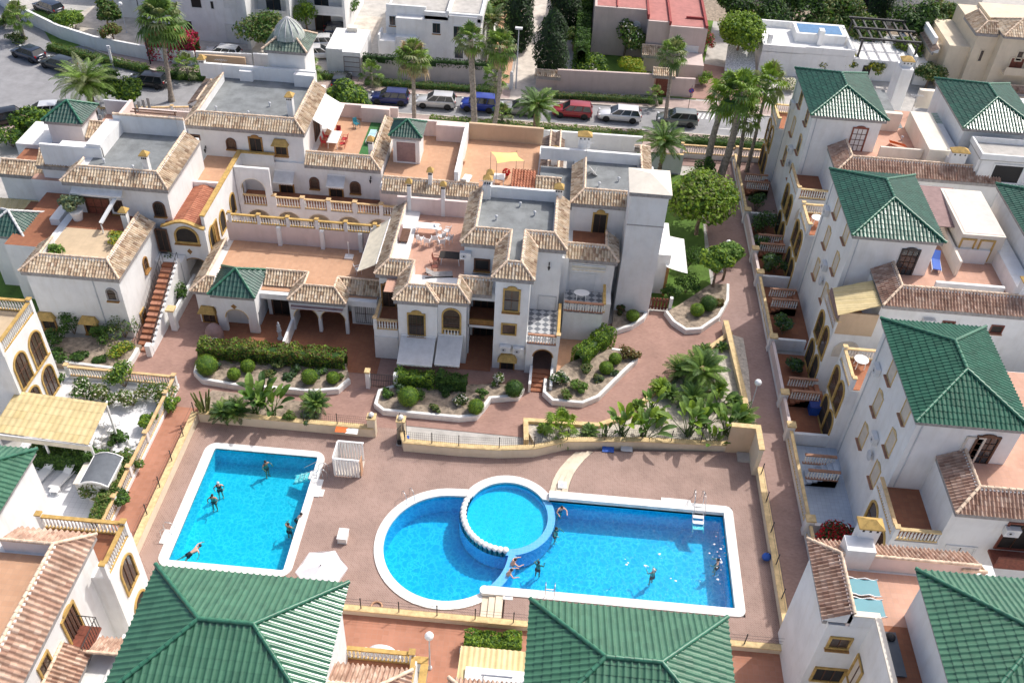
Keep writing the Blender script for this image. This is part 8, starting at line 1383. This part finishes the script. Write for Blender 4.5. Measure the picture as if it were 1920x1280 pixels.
# furniture of the three storey house's terrace
p = AT('B2', 480, 110, 5.97); table((p.x, p.y, 5.97), 'long white table on the pink roof terrace', sq=(1.9, .8))
for i, (x, y, a, l) in enumerate(((440, 165, 1.2, 'white terrace chair at the front left of the chair cluster'), (480, 180, 1.5, 'white terrace chair in the front middle of the chair cluster'), (520, 165, 1.8, 'white terrace chair leaning out of the chair cluster'), (560, 150, 2.4, 'white terrace chair beside the long white table'), (590, 120, 2.9, 'white terrace chair nearest the house wall'), (560, 185, 1.9, 'white terrace chair at the front right of the chair cluster'), (600, 165, 2.6, 'white terrace chair under the iron post'), (545, 110, .3, 'white terrace chair pushed to the end of the table'))): p = AT('B2', x, y, 5.97); chair((p.x, p.y, 5.97), a, l, group='white chairs on the pink terrace')
p = AT('B2', 355, 145, 5.97); one('bench', 'brown wooden bench along the terrace wall', 'bench', lambda m: (m.box(p.x - .35, p.x + .35, p.y - .9, p.y + .9, .38 + 5.97, .46 + 5.97, 'wooddark'), m.box(p.x - .38, p.x - .3, p.y - .9, p.y + .9, 5.97, 6.8, 'brownawn'), [m.box(p.x - .3 + a, p.x - .2 + a, p.y + b, p.y + b + .1, 5.97, 6.35, 'wooddark') for a in (0, .5) for b in (-.85, .75)]))
p = AT('B2', 610, 275, 5.97); table((p.x, p.y, 5.97), 'dark dining table in the shade on the pink terrace', sq=(1.7, .9), mat='darkroom'); p = AT('B2', 530, 280, 5.97); chair((p.x, p.y, 5.97), 0, 'red brown chair left of the dark dining table', 'woodred'); p = AT('B2', 520, 320, 5.97); chair((p.x, p.y, 5.97), .4, 'red brown chair at the near corner of the dark dining table', 'woodred'); p = AT('B2', 540, 360, 5.97); lounger((p.x, p.y, 5.97), .2, 'dark lounger at the front edge of the pink terrace', 'fascia', 'darkroom')
p = A(654.6, 482, 3.2); one('parasol_stand', 'white parasol pole and square foot on the terracotta terrace', 'stand', lambda m: (m.box(p.x - .35, p.x + .35, p.y - .3, p.y + .3, 3.17, 3.3, 'plasticwhite'), m.tube([(p.x, p.y, 3.3), (p.x, p.y, 4.7)], .03, 'plasticwhite', 6)))
p = A(672, 512, 3.2); chair((p.x, p.y, 3.18), .5, 'white chair under the cream awning on the terracotta terrace'); p = A(678, 500, 3.2); one('folded_parasol', 'folded white parasol leaning beside the cream awning', 'parasol', lambda m: (m.tube([(p.x, p.y, 3.2), (p.x + .2, p.y + .1, 4.6)], [.14, .03], 'canvaswhite', 8), m.tube([(p.x, p.y, 3.18), (p.x + .25, p.y + .12, 4.9)], .02, 'metaldark', 5)))
# back terraces
p = A(628, 270, 5.95); table((p.x, p.y, 5.95), 'white clothed table between red chairs on the back terrace', sq=(1.0, 2.2), mat='canvaswhite')
for i, (dx, dy, a, l) in enumerate(((-.85, .5, 0, 'red chair left of the white clothed table, farther one'), (-.85, -.5, 0, 'red chair left of the white clothed table, nearer one'), (.85, .4, P_, 'red patterned chair right of the white clothed table, farther one'), (.85, -.5, P_, 'red patterned chair right of the white clothed table, nearer one'), (.0, 1.5, -1.57, 'dark red stool beyond the white clothed table'))): chair((p.x + dx, p.y + dy, 5.95), a, l, 'redcloth', 'red chairs on the back terrace')
p = A(669, 240, 5.95); chair((p.x, p.y, 5.97), -.8, 'teal armchair on the artificial grass strip', 'tealpaint'); p = A(697, 262, 5.95); nmat('paleblue', (.42, .62, .68), .8, .05); lounger((p.x, p.y, 5.98), -1.6, 'pale blue sun lounger on the artificial grass strip', 'paleblue', back=4)
t = empty('shade_sail', (-3.9, 71.8, 5.3), 'yellow green shade sail stretched over the orange back terrace', 'shade sail'); cs = [A(*px('A2', 835, 855), 7.9), A(*px('A2', 980, 845), 7.9), A(*px('A2', 1020, 905), 7.9), A(*px('A2', 868, 905), 7.9)]; m = MB(); rows = []
for j in range(9):
    v = j / 8; row = []
    for i in range(9):
        u = i / 8; q = cs[0].lerp(cs[1], u).lerp(cs[3].lerp(cs[2], u), v); ctr = (cs[0] + cs[1] + cs[2] + cs[3]) / 4; k = .16 * (math.sin(math.pi * u) * (abs(v - .5) * 2) ** 2 + math.sin(math.pi * v) * (abs(u - .5) * 2) ** 2); q = q.lerp(ctr, k); q.z += .25 * (u - .5) * (v - .5) * 4 * .5; row.append(q)
    rows.append(row)
m.grid(rows, 'sail'); m.build('canvas', t); m = MB()
for q in cs: m.tube([(q.x, q.y, 5.3), (q.x, q.y, 8.0)], .018, 'metaldark', 6)
m.build('posts', t)
p = AT('A2', 880, 1025, 5.36); table((p.x, p.y, 5.36), 'white square table on the orange terrace in front of the shade sail', sq=(1.0, 1.0)); p = AT('A2', 690, 1030, 5.36); lounger((p.x, p.y, 5.36), 1.4, 'white folding deck chair against the dividing terrace wall', back=55); p = AT('A2', 650, 905, 5.36); one('clay_pots', 'brown clay pots in the corner of the orange terrace', 'pots', lambda m: (m.lathe((p.x, p.y, 5.35), [(.15, 0), (.28, .3), (.3, .5), (.2, .52)], 'terra', 12), m.lathe((p.x + .5, p.y - .3, 5.35), [(.12, 0), (.22, .25), (.24, .4), (.16, .42)], 'terra', 12))); p = AT('A2', 920, 990, 5.36); one('plant_pot', 'red flowering pot beside the white square table', 'pot', lambda m: (m.lathe((p.x, p.y, 5.35), [(.15, 0), (.22, .35), (.2, .36)], 'terra', 12), [leafquad(m, V((p.x, p.y, 5.9)) + rdir(RND) * .3, rdir(RND), .16, 'redflower', RND) for _ in range(80)]))
p = AT('A2', 1380, 975, 9.05); t = empty('satellite_dish', tuple(p), 'white satellite dish lying tilted on the right flat roof', 'satellite dish'); m = MB(); m.lathe((0, 0, .3), [(.05, 0), (.3, .05), (.55, .2)], 'shutterwhite', 16); m.build('dish', t, False); m = MB(); m.tube([(0, 0, 0), (0, 0, .35)], .03, 'steel', 6); m.tube([(.4, 0, .4), (0, .0, .9)], .015, 'steel', 5); m.build('stand', t, False); t.rotation_euler = (0, .9, .4)
# balconies
p = AT('B2', 1337, 480, 3.0); t = table((p.x, p.y, 2.98), 'white oval table on the upper chequered balcony', r=.42); t.scale = (1.5, 1, 1); p = AT('E6', 920, 1150, 5.95); table((p.x, p.y, 5.95), 'round white table on the ochre railed balcony of the nearest tower house', r=.5); p = AT('E6', 595, 85, 5.95); table((p.x, p.y, 5.95), 'round white table on the balcony below the middle tower house', r=.5)
p = A(1752, 497, 8.78); lounger((p.x, p.y, 8.78), -1.75, 'bright blue sunbed on the terrace of the middle tower house', 'bluepaint', 'plasticwhite', 30)
for a, b, l in ((1.0, .75, 'green table top with white wavy trim on the near roof terrace, farther one'), (1.0, -.45, 'green table top with white wavy trim on the near roof terrace, nearer one')):
    p = V((17.9, 28.8 + b, 8.66)); t = table(tuple(p), l, sq=(1.6, .95), mat='tealpaint', h=.5)
    for y in (-.5, .5): m = MB(); m.tube([(-.85 + i * .17, y, .52 + .07 * math.sin(i * 1.3)) for i in range(11)], .035, 'plasticwhite', 6); m.build('trim', t, False)
p = V((18.75, 26.2, 8.05)); one('barbecue', 'black covered barbecue bench along the terrace wall', 'barbecue', lambda m: (m.box(18.5, 19.1, 24.9, 27.2, 8.06, 8.75, 'blackplastic'), m.box(18.45, 19.15, 24.85, 27.25, 8.75, 8.82, 'shedgrey'), m.ball((18.8, 26.9, 8.9), .25, 'blackplastic', 10, (1, 1, .7))))
p = A(1500, 620, .03); one('covered_bench', 'blue covered furniture in the patio shade', 'furniture', lambda m: (m.box(20.9, 21.6, 51.2, 52.4, 0, .9, 'bluepaint'), m.box(20.8, 21.65, 51.1, 52.5, .9, .96, 'clothblue')))
p = A(1090, 578, 3.0)
t = empty('garden_gate', (9.9, 62.3, 0), 'brown wooden slatted gate with white posts near the small curved bed', 'gate'); m = MB()
for i in range(6): m.box(9.1 + i * .28, 9.28 + i * .28, 62.28, 62.34, .1, 1.3, 'woodred')
m.box(9.05, 10.75, 62.26, 62.36, .3, .4, 'wooddark'); m.box(9.05, 10.75, 62.26, 62.36, 1.0, 1.1, 'wooddark'); m.build('leaf', t); m = MB(); m.box(8.75, 9.0, 62.1, 62.4, 0, 1.5, 'white'); m.box(10.8, 11.05, 62.1, 62.4, 0, 1.5, 'white'); m.build('post', t)
t = empty('garden_gate', (-11.2, 50.4, 0), 'dark iron double gate between white pillars beside the hedge', 'gate'); m = MB()
for i in range(13): m.tube([(-12.1 + i * .13, 50.2, .05), (-12.1 + i * .13, 50.2, 1.4)], .016, 'metaldark', 5)
for z in (.2, .8, 1.4): m.tube([(-12.15, 50.2, z), (-10.45, 50.2, z)], .022, 'metaldark', 5)
m.build('leaf', t); m = MB(); m.box(-12.5, -12.2, 50.0, 50.4, 0, 1.6, 'white'); m.box(-12.55, -12.15, 49.95, 50.45, 1.6, 1.75, 'ochrepale'); m.build('post', t); m = MB(); m.box(-10.4, -10.1, 50.0, 50.4, 0, 1.6, 'white'); m.box(-10.35, -10.15, 50.4, 53.3, 0, 1.2, 'white'); m.build('post', t)
p = AT('B1', 1565, 700); one('garden_statue', 'white garden statue on a pedestal at the low arched house', 'statue', lambda m: (m.lathe((p.x, p.y, 0), [(.22, 0), (.22, .1), (.14, .15), (.14, .8), (.2, .85)], 'greywall', 12), m.lathe((p.x, p.y, .86), [(.14, 0), (.17, .2), (.12, .4), (.15, .55), (.06, .68), (.09, .78), (.02, .9)], 'greywall', 10)))
p = AT('B1', 1200, 690); one('covered_furniture', 'brown patterned furniture cover against the small arched porch', 'cover', lambda m: (m.lathe((p.x, p.y, 0), [(.75, 0), (.72, .4), (.6, .9), (.3, 1.25), (.05, 1.35)], 'brownawn', 9), m.box(p.x - .5, p.x + .5, p.y - .72, p.y - .6, 0, .5, 'whitepaint')))
